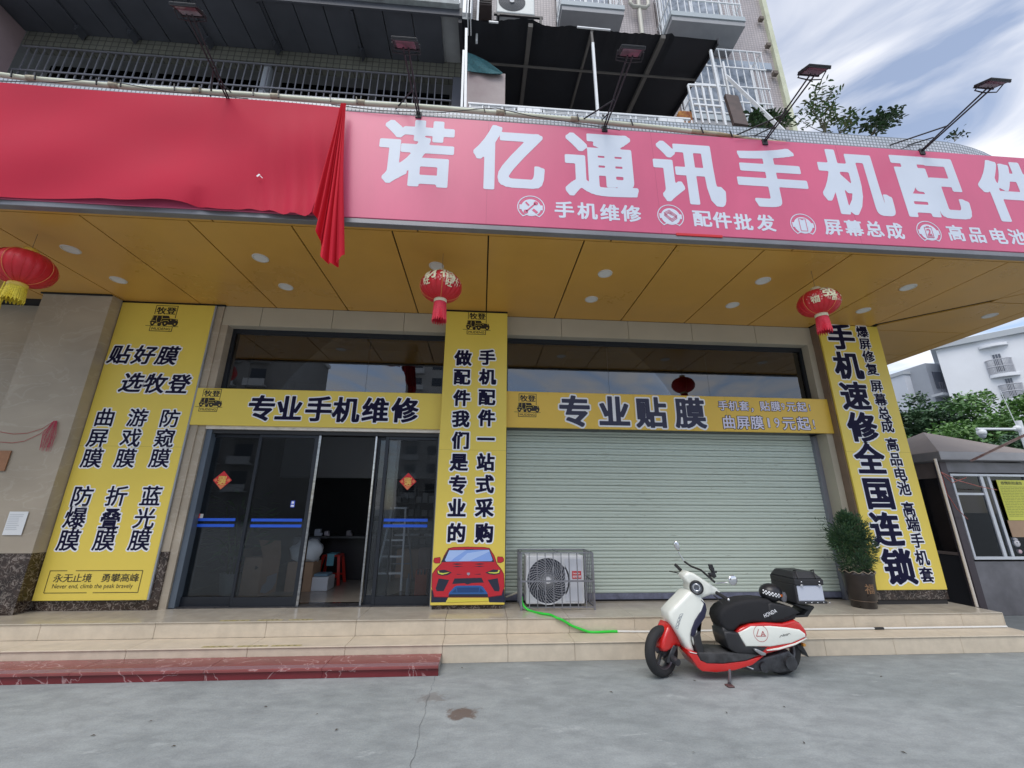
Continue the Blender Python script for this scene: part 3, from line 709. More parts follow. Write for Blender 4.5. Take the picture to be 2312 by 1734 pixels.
# left wing
WY = 5.0
part('wing_wall', MB().box(-10.5, -0.45, WY, 17, 8.55, TZ).box(-10.5, -7.3, 4.25, 5.0, 6.2, TZ), M_grey_conc)
part('wing_side', MB().box(-7.299, -7.05, 4.3, WY, 6.2, 8.46), mat('pink_render', (0.30, 0.22, 0.23), .7, var=.15, vscale=2))
part('beam', MB().box(-7.04, -0.46, WY, WY + .15, 8.22, 8.549), tiles('olive_mosaic', (0.20, 0.20, 0.165), (0.17, 0.17, 0.145), (0.08, 0.08, 0.07), .1, .1, .008, .5))
part('end_wall', MB().box(-0.62, -0.46, WY, 6.1, 6.2, 8.21), mat('slate_render', (0.12, 0.125, 0.15), .8))
part('inner_room_wall', MB().box(-7.2, -0.5, 6.3, 6.4, 6.2, 8.5), mat('dim_room', (0.05, 0.052, 0.06), .8, var=.5, vscale=1.3))
# barred window
bw = thing_part('barred_window')
M_bar = mat('grey_window_bar', (0.26, 0.26, 0.29), .5, .3)
b0 = MB().box(-6.95, -6.935, WY + .02, WY + .035, 6.9, 8.21).build('bar', M_bar, bw)
x = -6.95 + .112; i = 1
while x < -0.68:
    c = b0.copy(); COL.objects.link(c); c.parent = bw; c.location = (i * .112, 0, 0); x += .112; i += 1
for z in (7.72, 8.19): MB().box(-7.03, -0.63, WY + .005, WY + .02, z - .012, z + .012).build('rail', M_bar, bw)
MB().box(-3.55, -3.45, WY + .037, WY + .12, 6.9, 8.21).build('mullion', mat('pale_mullion', (0.35, 0.37, 0.4), .5), bw)
for k, (a, b_) in enumerate([(-6.9, -5.4), (-5.3, -3.6), (-3.4, -2.0), (-1.9, -0.7)]):
    MB().box(a, b_, WY + .3, WY + .31, 7.0, 8.2).build('pane', glass('dim_pane', (0.5, 0.5, 0.55)), bw)
# deck over the left wing: dark ribbed underside, brackets, white balustrade
dk = thing_part('deck')
M_deck = mat('dark_ribbed_sheet', (0.065, 0.07, 0.085), .55, .1, var=.2, vscale=1.5)
nx = int((10 - .45) / .42)
for k in range(nx):
    a = -10 + k * .42
    MB().box(a, min(a + .405, -.47), 4.3, WY - .005, 8.475, 8.52).build('soffit_sheet', M_deck, dk)
for x in [-6.2, -5.45, -4.35, -3.35, -2.05]:
    MB().prism([(x - .04, 8.47), (x + .04, 8.47), (x, 8.34)], 4.84, 4.98).build('bracket', M_deck, dk)
    MB().box(x - .015, x + .015, 4.34, WY - .01, 8.445, 8.472).build('rib', M_deck, dk)
MB().box(-10, -.46, 4.27, 4.298, 8.44, 8.6).build('edge_board', M_deck, dk)
MB().box(-10, -.50, 4.20, 4.27, 8.565, 8.64).build('gutter', mat('mossy_gutter', (0.33, 0.36, 0.36), .7, var=.3, vscale=6), dk)
MB().box(-10, -.46, 4.3, WY, 8.522, 8.56).build('deck_slab', M_grey_conc, dk)
bl = thing_part('balustrade')
r0 = MB().box(-2.7, -2.682, 4.235, 4.25, 8.64, 9.6).build('baluster', M_whitepaint, bl)
for k in range(1, 30):
    c = r0.copy(); COL.objects.link(c); c.parent = bl; c.location = (k * .0755, 0, 0)
MB().box(-2.8, -.46, 4.22, 4.26, 9.6, 9.64).build('handrail', M_whitepaint, bl)
MB().box(-.445, -.40, 4.2, 4.26, 8.4, 9.7).box(-.38, -.365, 4.2, 4.5, 8.4, 9.7).box(-.34, -.325, 4.2, 4.5, 8.4, 9.7).box(-.26, -.23, 4.5, 4.54, 8.3, 9.7).build('corner_grille', M_whitepaint, bl)
# bay windows on the tower
M_teal = mat('teal_glass', (0.06, 0.30, 0.33), .15)
M_bluecurt = mat('pale_blue_curtain', (0.20, 0.26, 0.34), .3, var=.5, vscale=5, col2=(0.42, 0.47, 0.55))
def bay(x0, x1, Y, z, low, top, name='bay_window', nb=10):
    w = thing_part(name)
    MB().bev(x0, x1, Y, 6.098, z, z + .12, .004, 1).build('slab', mat('bay_slab', (0.34, 0.345, 0.36), .7, var=.08, vscale=3), w)
    MB().box(x0 - .015, x1 + .015, Y - .02, 6.097, z + .122, z + .24).build('sill', mat('bay_sill', (0.42, 0.47, 0.5), .6), w)
    bm_ = MB().box(x0 + .01, x0 + .026, Y - .005, Y + .011, z + .24, top).build('bar', M_whitepaint, w)
    st = (x1 - x0 - .04) / nb
    for k in range(1, nb + 1):
        c = bm_.copy(); COL.objects.link(c); c.parent = w; c.location = (k * st, 0, 0)
    for k in range(6):
        MB().box(x0 + .01, x0 + .024, Y + .1 + k * .1, Y + .114 + k * .1, z + .24, top).build('side_bar', M_whitepaint, w)
        MB().box(x1 - .024, x1 - .01, Y + .1 + k * .1, Y + .114 + k * .1, z + .24, top).build('side_bar', M_whitepaint, w)
    for zz in (z + .62, top): MB().box(x0, x1, Y - .01, Y + .012, zz - .012, zz + .012).box(x1 - .022, x1, Y + .012, 6.09, zz - .012, zz + .012).box(x0, x0 + .022, Y + .012, 6.09, zz - .012, zz + .012).build('rail', M_whitepaint, w)
    n = 2; ww = (x1 - x0 - .16) / n
    for k in range(n):
        a = x0 + .08 + k * ww
        MB().box(a + .03, a + ww - .03, 5.98, 5.99, z + .30, z + .60).build('lower_pane', low, w)
        MB().box(a + .03, a + ww - .03, 5.98, 5.99, z + .66, top).build('pane', M_bluecurt, w)
    for fx0, fx1 in [(x0 + .05, x0 + .09), ((x0 + x1) / 2 - .02, (x0 + x1) / 2 + .02), (x1 - .09, x1 - .05)]: MB().box(fx0, fx1, 5.96, 6.02, z + .24, top).build('window_frame', M_whitepaint, w)
    MB().box(x0 + .05, x1 - .05, 6.03, 6.05, z + .24, top).build('dark_room', mat('dark_room', (0.05, 0.05, 0.06), .8), w)
    return w
bay(1.31, 2.54, 5.5, 10.82, M_bluecurt, 12.3)
bay(3.50, 5.00, 5.5, 10.80, M_teal, 12.3)
# window cage nearer the terrace
cg = bay(3.75, 5.42, 5.72, 8.45, M_bluecurt, 10.44, 'caged_window', 11)
for zz_c in (9.45, 9.95, 8.75): MB().box(3.75, 5.42, 5.70, 5.72, zz_c - .012, zz_c + .012).build('rail', M_whitepaint, cg)
MB().box(3.9, 5.9, 6.06, 6.098, 10.5, 10.68).build('blue_band', mat('blue_grey_band', (0.36, 0.42, 0.5), .6), B)
# drain pipe with its trap
p = atY(1441, 10, 6.0); q = atY(1450, 78, 6.0)
xpip = float(p[0])
part('drain_pipe', MB().tube([(xpip, 5.98, 10.9), (xpip, 5.98, 13.2)], .045, 10).tube([(xpip - .2, 5.95, 13), (xpip - .2, 5.95, 11.95), (xpip - .14, 5.95, 11.86), (xpip + .14, 5.95, 11.86), (xpip + .2, 5.95, 11.95), (xpip + .2, 5.95, 13)], .04, 8), mat('cream_pvc', (0.56, 0.55, 0.48), .5))

# scuffs and paint chips on the shutter
M_scuff = mat('shutter_scuff', (0.36, 0.37, 0.32), .7); rsf = random.Random(4); sf = MB()
for k in range(170):
    i = rsf.randrange(nsl); x = rsf.uniform(SX0 + .05, SX1 - .3); w = rsf.choice((.01, .02, .04, .09)) * rsf.uniform(.6, 1.6)
    z = z0s + (i + rsf.choice((.12, .30, .64, .82))) * hs; yy = SY - .0155
    sf.add([(x, yy, z), (x + w * .5, yy, z - .002), (x + w, yy, z + .001), (x + w * .6, yy, z + rsf.uniform(.002, .005))], [(0, 1, 2, 3)])
q = sf.build('scuffs', M_scuff, sh); q['kind'] = 'stuff'

# ================================================================== SIGNS
BY = 3.90
sg = thing('signboard', 'long pink shop signboard with large white characters along the edge of the canopy', 'sign', (2, BY, 4.61))
MB().bev(-9.0, 8.9, BY, 3.955, 4.611, 6.09, .006, 1).build('board', M_pink, sg)
BF = BY - .002
def boxpx(x0, y0, x1, y1, Y):
    a = XZ(x0, (y0 + y1) / 2, Y); b_ = XZ(x1, (y0 + y1) / 2, Y); c = XZ((x0 + x1) / 2, y0, Y); d = XZ((x0 + x1) / 2, y1, Y)
    return (a[0] + b_[0]) / 2, (c[1] + d[1]) / 2, b_[0] - a[0], c[1] - d[1]
big = MB()
for ch, bx in zip('诺亿通讯手机配件', [(849, 273, 1030, 419), (1061, 287, 1236, 428), (1269, 305, 1442, 443), (1468, 324, 1640, 461), (1662, 336, 1821, 466), (1839, 343, 2016, 483), (2009, 358, 2194, 490), (2197, 368, 2385, 500)]):
    cx_, cz_, w_, h_ = boxpx(*bx, BY)
    w_ = {'诺': .86, '亿': .84, '通': .87, '讯': .86, '手': .90, '机': .90, '配': .90, '件': .98}[ch]; h_ *= 1.03
    put(big, ch, cx_, cz_, w_, h_, BF, .030, 64, 5.0, .82, 0.0, True)
big.build('lettering', M_signwhite, sg)
def row(chars, pxs, Y, em, weight, N=32, pn=2.0, ax=1.0, shear=0.0, mb=None, sq=1.0, parent=None, m_=None, name='lettering'):
    mb = mb or MB()
    for ch, (px, py) in zip(chars, pxs):
        x, z = XZ(px, py, Y + .0)
        put(mb, ch, x, z, em * sq, em, Y, weight, N, pn, ax, shear)
    if parent is not None: mb.build(name, m_, parent)
    return mb
for chars, pxs in [('手机维修', [(1274, 473), (1326, 476), (1377, 480), (1425, 482)]), ('配件批发', [(1585, 493), (1631, 497), (1678, 501), (1729, 503)]),
                   ('屏幕总成', [(1881, 512), (1928, 515), (1974, 517), (2020, 521)]), ('高品电池', [(2158, 526), (2205, 530), (2253, 533), (2297, 535)])]:
    row(chars, pxs, BF, .235, .024, 34, 5.0, .9, parent=sg, m_=M_signwhite)
def ring_arc(mb, cx_, cz_, r0, r1, a0, a1, Y, n=40):
    vs = []
    for k in range(n + 1):
        a = math.radians(a0 + (a1 - a0) * k / n); vs += [(cx_ + r0 * math.cos(a), Y, cz_ + r0 * math.sin(a)), (cx_ + r1 * math.cos(a), Y, cz_ + r1 * math.sin(a))]
    mb.add(vs, [(2 * k, 2 * k + 1, 2 * k + 3, 2 * k + 2) for k in range(n)])
def line2(mb, a, b_, w, Y):
    a, b_ = Vector(a), Vector(b_); t = (b_ - a).normalized(); n = Vector((-t.y, t.x)) * w / 2
    mb.add([(p.x, Y, p.y) for p in (a - n, b_ - n, b_ + n, a + n)], [(0, 1, 2, 3)])
for ix, (px, py) in enumerate([(1199, 468), (1514, 488), (1813, 508), (2097, 524)]):
    x, z = XZ(px, py, BY); r = .158
    ic = MB(); ring_arc(ic, x, z, r - .011, r, -52, 232, BF)
    ring_arc(ic, x, z - r * 1.62, r * .98, r * .98 + .011, 53, 127, BF - .0006)
    ic.disc((x, BF, z - .006), r * .72, 32); ic.box(x - r * .84, x + r * .84, BF - .0004, BF, z - .035, z + .03)
    ic.build('icon', M_signwhite, sg)
    k = MB(); Y2 = BF - .002
    if ix == 0:
        line2(k, (x - .055, z - .06), (x + .05, z + .05), .018, Y2); k.disc((x + .055, Y2, z + .055), .026, 16); k.disc((x - .06, Y2, z - .065), .026, 16)
        line2(k, (x - .06, z + .065), (x - .025, z + .02), .022, Y2); line2(k, (x + .02, z - .03), (x + .07, z - .075), .032, Y2)
    elif ix == 1:
        for d in (0, .018, .036):
            q = [(x - .075, z + .04 - d), (x - .01, z + .08 - d), (x + .075, z + .01 - d), (x + .01, z - .04 - d)]
            for a, b_ in zip(q, q[1:] + q[:1]): line2(k, a, b_, .007, Y2)
        line2(k, (x - .02, z + .05), (x + .0, z + .01), .006, Y2); line2(k, (x + .0, z + .045), (x + .02, z + .005), .006, Y2)
    elif ix == 2:
        q = [(x - .042, z + .085), (x + .042, z + .085), (x + .042, z - .085), (x - .042, z - .085)]
        for a, b_ in zip(q, q[1:] + q[:1]): line2(k, a, b_, .008, Y2)
        line2(k, (x - .015, z + .075), (x + .015, z + .075), .01, Y2)
    else:
        q = [(x - .045, z + .065), (x + .045, z + .065), (x + .045, z - .08), (x - .045, z - .08)]
        for a, b_ in zip(q, q[1:] + q[:1]): line2(k, a, b_, .008, Y2)
        line2(k, (x - .02, z + .078), (x + .02, z + .078), .012, Y2)
        put(k, '2', x, z, .05, .08, Y2 - .0005, .03, 30)
        for d in (0, .014): line2(k, (x - .035, z - .052 - d), (x + .035, z - .052 - d), .006, Y2 - .0007)
    k.build('icon_detail', M_pink, sg)
rd = MB(); a = XZ(1527, 531, BY); b_ = XZ(1632, 539, BY)
rd.bev(a[0], b_[0], BY - .006, BY + .01, 4.595, 4.628, .003, 1).build('red_tape', M_red, sg)

# ---- red cloth over the left half of the sign, gathered at its right end
M_cloth = mat('red_polyester_cloth', (0.50, 0.019, 0.050), 0.7, var=0.04, vscale=1.0, bump=0.05, bscale=400)
M_cloth.node_tree.nodes['Principled BSDF'].inputs['Specular IOR Level'].default_value = 0.2
M_fold = mat('red_cloth_fold', (0.60, 0.016, 0.035), 0.7, spec=0.2)
cl = thing('red_cloth', 'bright red cloth stretched over the left half of the signboard, its end gathered and hanging', 'cloth', (-5, 3.86, 4.6))
cv = []; nxx, nzz = 150, 46
zb = lambda x: 4.615 + .02 * math.sin(x * 1.3) + (.018 * math.sin(x * 7.1) if x > -4 else 0) - .02 * max(0, (x + 3.4)) 
for i in range(nxx + 1):
    x = -9.0 + (9.0 - 1.80) * i / nxx
    for j in range(nzz + 1):
        v = j / nzz
        z = 6.10 + (zb(x) - 6.10) * v + (1 - v) * (.02 * math.sin(x * 2.1 + 1))
        diag = math.sin((x * 1.25 - (z - 4.6) * 1.9) * 2.4) * .016 * (0.3 + v) + math.sin((x * 2.9 + (z - 5) * 1.7)) * .008 + math.sin((x * .7 + (z - 5) * 2.8) * 2 + 1) * .008
        near = max(0, (x + 2.8)) ; diag += near * .035 * math.sin((x + (z - 6.1) * .22) * 26) * v
        tuck = math.exp(-((x + 3.05) / .07) ** 2) * max(0, v - .85) * .25
        xo = near * ((1 - v) * .07 - v * .05)
        cv.append((x + xo, 3.862 - .018 * v - diag + tuck, z))
cf = [(i * (nzz + 1) + j, (i + 1) * (nzz + 1) + j, (i + 1) * (nzz + 1) + j + 1, i * (nzz + 1) + j + 1) for i in range(nxx) for j in range(nzz)]
cm_ = MB(); cm_.add(cv, cf, True); cm_.build('stretched_cloth', M_cloth, cl)
fd = MB(); fv = []; na, nb = 110, 50
hem = [(0, 708, 484), (.12, 718, 496), (.22, 724, 530), (.32, 727, 552), (.42, 738, 556), (.50, 729, 584), (.62, 740, 600), (.78, 757, 606), (.9, 768, 602), (1, 775, 574)]
def hem_at(u):
    for (u0, x0, y0), (u1, x1, y1) in zip(hem[:-1], hem[1:]):
        if u <= u1: f = (u - u0) / (u1 - u0); f = f * f * (3 - 2 * f); return XZ(x0 + (x1 - x0) * f, y0 + (y1 - y0) * f, 3.80)
    return XZ(hem[-1][1], hem[-1][2], 3.80)
for i in range(na + 1):
    u = i / na; hx_, hz_ = hem_at(u); xt_ = -1.735 + .06 * u
    for j in range(nb + 1):
        v = j / nb
        z = 6.075 + (hz_ - 6.075) * v
        x = xt_ + (hx_ - xt_) * v ** (1.0 + .25 * u)
        ple = math.sin(u * 38 + v * 1.5) * .034 * (.12 + v) + math.sin(u * 71 + 2 + v * 3) * .014 * v + math.sin(v * 7 + u * 8) * .012 * v
        fv.append((x + .012 * math.sin(u * 38 + 1.3) * v, 3.79 - .03 * v + ple - .05 * v * math.sin(u * 3.1), z))
ff = [(i * (nb + 1) + j, (i + 1) * (nb + 1) + j, (i + 1) * (nb + 1) + j + 1, i * (nb + 1) + j + 1) for i in range(na) for j in range(nb)]
fd.add(fv, ff, True); fd.build('gathered_fold', M_fold, cl)
sc_ = MB(); p = XZ(584, 398, 3.84)
line2(sc_, (p[0] - .012, p[1] - .012), (p[0] + .012, p[1] + .02), .02, 3.83); line2(sc_, (p[0] + .02, p[1]), (p[0] + .05, p[1] - .03), .006, 3.83)
sc_.build('torn_spot', M_white, cl)

# ---- jeep logo used on the yellow signs
def logo(parent, cx_, top, W, Y, shear=0.0):
    k = W / 590.0
    def Q(pts): return [(cx_ + (u - 1222) * k + shear * -(v - 1260) * k, top - (v - 995) * k) for u, v in pts]
    M1 = mat('logo_black', (0.02, 0.014, 0.012), .45)
    mb = MB()
    def ln(a, b_, w): a, b_ = Q([a, b_]); line2(mb, a, b_, w * k, Y)
    ln((1028, 999), (1427, 999), 12); ln((1032, 1005), (1032, 1178), 12); ln((1420, 1005), (1418, 1252), 12)
    ln((925, 1418), (1515, 1424), 9); ln((1018, 1430), (1018, 1520), 12); ln((1410, 1430), (1410, 1522), 12); ln((1012, 1522), (1416, 1522), 12)
    for ch, u in (('牧', 1142), ('登', 1318)):
        (x, z), = Q([(u, 1102)]); put(mb, ch, x, z, 178 * k, 158 * k, Y, .022, 30, 5.0, .9)
    (x, z), = Q([(1215, 1475)]); put(mb, 'MUDENG', x, z, 335 * k, 50 * k, Y, .012, 26, 5.0, 1, 0, True)
    mb.build('lettering', M1, parent)
    j = MB()
    j.flat(Q([(1020, 1205), (1300, 1205), (1330, 1265), (1345, 1300), (1010, 1290)]), Y - .0006)
    j.flat(Q([(1000, 1285), (1345, 1262), (1470, 1275), (1490, 1345), (1480, 1385), (1330, 1390), (1240, 1360), (1100, 1365), (1010, 1350)]), Y - .0006)
    for u, v, rx, rz in ((1040, 1360, 42, 56), (1165, 1385, 36, 34), (1262, 1365, 50, 54), (1440, 1370, 46, 50)):
        j.flat(Q([(u + rx * math.cos(t * .4488), v + rz * math.sin(t * .4488)) for t in range(14)]), Y - .0010)
    j.flat(Q([(985, 1330), (1005, 1320), (1010, 1352), (990, 1352)]), Y - .0006)
    j.flat(Q([(1465, 1335), (1492, 1330), (1492, 1355), (1465, 1360)]), Y - .0012)
    j.build('jeep_drawing', M1, parent)
    j = MB()
    def l3(a, b_, w): a, b_ = Q([a, b_]); line2(j, a, b_, w * k, Y - .0016)
    l3((1098, 1215), (1092, 1290), 9); l3((1180, 1215), (1190, 1270), 10); l3((1190, 1270), (1330, 1265), 7); l3((1092, 1290), (1110, 1350), 6)
    l3((1185, 1275), (1175, 1345), 7); l3((1110, 1350), (1170, 1352), 7); l3((1005, 1300), (1085, 1320), 7); l3((1190, 1335), (1225, 1308), 8); l3((1225, 1308), (1300, 1305), 8)
    l3((1300, 1305), (1320, 1330), 7); l3((1035, 1210), (1020, 1275), 5); l3((1310, 1215), (1335, 1262), 5)
    for u, v in ((1262, 1365), (1440, 1372), (1040, 1362)): j.flat(Q([(u + 14 * math.cos(t * .628), v + 17 * math.sin(t * .628)) for t in range(10)]), Y - .0018)
    for u in (1352, 1450): j.flat(Q([(u + 9 * math.cos(t * .785), 1292 + 11 * math.sin(t * .785)) for t in range(8)]), Y - .0018)
    j.build('drawing_highlight', M_yel, parent)

def outlined(parent, items, Y, em_default, weight, ow, N=40, pn=5.0, ax=.85, shear=0.0, sq=1.0, m_in=None, m_out=None):
    """items: (char, px, py[, em]) - one mesh for the print, one for its outline"""
    a, b_ = MB(), MB()
    for it in items:
        ch, px, py = it[:3]; em = it[3] if len(it) > 3 else em_default
        x, z = XZ(px, py, Y)
        put(a, ch, x, z, em * sq, em, Y - .004, weight, N, pn, ax, shear)
        put(b_, ch, x, z, em * sq, em, Y - .002, weight + ow, max(26, N - 8), 2.0 if pn == 2.0 else 3.0, 1.0, shear)
    b_.build('letter_outline', m_out or M_white, parent); a.build('lettering', m_in or M_navy, parent)

# ---- left pillar sign
LY = 6.065
ls = thing('pillar_sign', 'yellow sign listing kinds of screen film on the left pillar, three columns of characters', 'sign', (-4.7, LY, .5))
xl = (float(atY(273, 687, LY)[0]) + float(atY(74, 1356, LY)[0])) / 2; xr = (float(atY(488, 692, LY)[0]) + float(atY(327, 1356, LY)[0])) / 2
zb_ = float(atY(200, 1356, LY)[2])
MB().bev(xl, xr, LY, 6.092, zb_, ZC - .03, .004, 1).build('board', M_yel, ls)
MB().box(xr + .001, xr + .02, LY + .003, 6.092, zb_, ZC - .03).build('edge_strip', M_grey_metal, ls)
x, z = XZ(368, 688, LY); logo(ls, XZ(369, 725, LY)[0], XZ(372, 690, LY)[1], .47, LY - .002)
C4 = lambda u, v: (u / 2.765, 600 + v / 2.765)
C7 = lambda u, v: (u / 2.765, 1134 + v / 2.765)
outlined(ls, [(c, *C4(u, v)) for c, u, v in [('贴', 755, 552), ('好', 905, 556), ('膜', 1050, 560), ('选', 828, 728), ('牧', 972, 734), ('登', 1120, 738)]], LY, .305, .022, .06, 40, 5.0, .9, 0.16)
outlined(ls, [(c, *C4(u, v)) for c, u, v in [('曲', 657, 946), ('屏', 612, 1073), ('膜', 578, 1200), ('游', 860, 948), ('戏', 820, 1073), ('膜', 785, 1200), ('防', 1062, 952), ('窥', 1030, 1075), ('膜', 1000, 1200)]], LY, .272, .015, .06, 40, 5.0, .92, 0.0)
outlined(ls, [(c, *q) for c, q in [('防', C4(515, 1437)), ('爆', C4(472, 1572)), ('膜', C7(432, 235)), ('折', C4(730, 1437)), ('叠', C4(692, 1577)), ('膜', C7(655, 235)), ('蓝', C4(945, 1437)), ('光', C4(905, 1575)), ('膜', C7(875, 235))]], LY, .272, .015, .06, 40, 5.0, .92, 0.0)
bt = MB(); M_ink = mat('dark_ink', (0.05, 0.04, 0.02), .5)
q = [XZ(*C7(313, 428), LY), XZ(*C7(893, 424), LY), XZ(*C7(862, 557), LY), XZ(*C7(275, 567), LY)]
zt, zz_ = q[0][1], q[3][1]; xa_, xb_ = (q[0][0] + q[3][0]) / 2, (q[1][0] + q[2][0]) / 2; LT = LY - .002
line2(bt, (xa_, zt), (xa_ + .2, zt), .008, LT); line2(bt, (xa_ + .30, zt), (xb_, zt), .008, LT); line2(bt, (xb_, zt), (xb_, zz_), .008, LT - .0005)
line2(bt, (xa_, zz_), (xa_ + .5, zz_), .008, LT); line2(bt, (xa_ + .57, zz_), (xb_, zz_), .008, LT); line2(bt, (xa_, zt), (xa_, zz_), .008, LT - .0005)
hh = zt - zz_
for i, ch in enumerate('永无止境 勇攀高峰'):
    if ch != ' ': put(bt, ch, xa_ + .12 + (xb_ - xa_ - .2) * i / 8, zt - hh * .33, .118, .105, LT, .008, 26, 5.0)
put(bt, 'Never end, climb the peak bravely', (xa_ + xb_) / 2, zt - hh * .73, (xb_ - xa_) * .86, hh * .26, LT, .002, 26, 2.0, 1, 0, True)
bt.build('lettering', M_ink, ls)

# ---- centre pillar sign
CY = 5.950
cs = thing('pillar_sign', 'tall yellow sign on the centre pillar with two columns of characters above a red car', 'sign', (-.14, CY, .44))
zb2 = float(atY(1050, 1353, CY)[2])
MB().bev(cpx0 - .012, cpx1 + .018, CY, 5.984, .40, ZC - .03, .004, 1).build('board', M_yel, cs)
logo(cs, XZ(1077, 730, CY)[0], XZ(1077, 704, CY)[1], .43, CY - .002)
C5 = lambda u, v: (750 + u / 2.765, 600 + v / 2.765)
outlined(cs, [(c, *C5(u, v)) for c, u, v in [('做', 818, 575), ('配', 810, 693), ('件', 810, 825), ('我', 803, 955), ('们', 803, 1090), ('是', 792, 1225), ('专', 785, 1365), ('业', 778, 1512)]] + [('的', 1030.5, 1203)], CY, .255, .032, .075, 44, 6.0, .8)
outlined(cs, [(c, *C5(u, v)) for c, u, v in [('手', 968, 572), ('机', 970, 693), ('配', 965, 820), ('件', 965, 950), ('一', 960, 1083), ('站', 958, 1225), ('式', 953, 1362), ('采', 950, 1510)]] + [('购', 1093.5, 1203)], CY, .255, .032, .075, 44, 6.0, .8)
# red car drawing
car_layers = [
 ('car_wheel', (0.015, 0.02, 0.05), [[(255, 1130), (330, 1230), (545, 1270), (500, 1355), (250, 1360)], [(1500, 1120), (1430, 1230), (1225, 1270), (1240, 1355), (1505, 1360)]]),
 ('car_outline', (0.20, 0.008, 0.02), [[(545, 435), (630, 415), (880, 408), (1150, 415), (1245, 430), (1330, 560), (1375, 700), (1440, 780), (1492, 870), (1503, 1090), (1455, 1240), (1230, 1275), (545, 1275), (300, 1270), (258, 1090), (268, 870), (330, 780), (420, 690), (470, 560)],
   [(290, 650), (305, 600), (405, 585), (415, 620), (405, 692), (330, 695), (295, 678)], [(1375, 600), (1385, 575), (1470, 580), (1492, 620), (1490, 660), (1440, 688), (1378, 682)]]),
 ('car_body', (0.56, 0.02, 0.035), [[(555, 445), (635, 424), (880, 417), (1145, 424), (1238, 440), (1320, 565), (1365, 705), (1432, 790), (1482, 875), (1493, 1085), (1448, 1230), (1225, 1262), (545, 1262), (308, 1258), (268, 1085), (278, 875), (340, 790), (430, 695), (480, 565)],
   [(300, 650), (313, 607), (398, 594), (406, 622), (398, 684), (332, 686), (303, 672)], [(1383, 603), (1392, 584), (1465, 589), (1483, 622), (1480, 654), (1438, 679), (1386, 674)]]),
 ('car_trim', (0.02, 0.025, 0.05), [[(545, 462), (1248, 452), (1330, 668), (880, 660), (420, 672)], [(815, 452), (980, 450), (935, 480), (905, 505), (870, 480)],
   [(350, 815), (360, 880), (440, 905), (540, 890), (605, 848), (480, 800)], [(1430, 810), (1425, 870), (1330, 890), (1240, 880), (1175, 850), (1310, 795)],
   [(380, 950), (560, 975), (465, 1165), (345, 1165), (330, 1120)], [(1385, 945), (1215, 975), (1330, 1165), (1410, 1170), (1420, 1120)],
   [(650, 950), (1110, 938), (1150, 1020), (940, 1028), (870, 1055), (820, 1030), (610, 1045)], [(545, 1262), (560, 1215), (1215, 1215), (1225, 1262)],
   [(605, 705), (690, 692), (805, 705), (690, 718)], [(615, 745), (690, 738), (805, 745), (690, 757)], [(985, 705), (1080, 692), (1172, 703), (1080, 716)], [(975, 745), (1080, 737), (1165, 743), (1080, 754)], [(685, 872), (795, 880), (690, 884)], [(975, 880), (1095, 868), (1090, 884)]]),
 ('car_glass', (0.26, 0.42, 0.85), [[(560, 470), (1240, 462), (1298, 630), (1280, 655), (510, 662), (485, 640)]]),
 ('car_glass_light', (0.42, 0.58, 0.93), [[(560, 470), (850, 468), (650, 600), (585, 655), (510, 662), (485, 640)], [(870, 520), (1240, 462), (1248, 490), (910, 650), (720, 655)]]),
 ('car_headlight', (0.68, 0.72, 0.10), [[(362, 815), (372, 862), (440, 885), (530, 862), (575, 842), (455, 858), (395, 850), (385, 818)], [(1420, 812), (1408, 855), (1340, 866), (1245, 858), (1215, 842), (1330, 845), (1385, 838), (1398, 800)]]),
 ('car_grille', (0.03, 0.12, 0.36), [[(545, 1240), (560, 1190), (650, 1090), (690, 1072), (1080, 1068), (1130, 1085), (1205, 1190), (1215, 1215), (560, 1218)]]),
 ('car_grille_line', (0.015, 0.06, 0.2), [[(690, 1105), (1075, 1100), (1060, 1185), (700, 1190)], [(600, 1190), (670, 1120), (690, 1190)], [(1090, 1110), (1160, 1180), (1070, 1190)]]),
 ('car_badge', (0.35, 0.33, 0.42), [[(862, 850), (910, 850), (912, 880), (887, 900), (862, 880)]]),
 ('yellow_strip', (0.75, 0.66, 0.08), [[(512, 1322), (1232, 1305), (1232, 1330), (515, 1356)]])]
RG7 = lambda u, v: XZ(940 + u / 7.541, 1180 + v / 7.541, CY)
for i, (nm, colr, polys) in enumerate(car_layers):
    mb = MB()
    if nm == 'car_wheel':
        for p in polys: MB().flat([RG7(*q) for q in p], CY - .0015 - .0007 * i).build(nm, mat(nm, colr, .4), cs)
        continue
    for p in polys: mb.flat([RG7(*q) for q in p], CY - .0015 - .0007 * i)
    o = mb.build(nm, mat(nm, colr, .4), cs)
# triangulate concave drawing polygons cleanly
for o in [c for c in cs.children if c.name.startswith('car')]:
    bm = bmesh.new(); bm.from_mesh(o.data); bmesh.ops.triangulate(bm, faces=bm.faces[:], ngon_method='EAR_CLIP'); bm.to_mesh(o.data); bm.free()

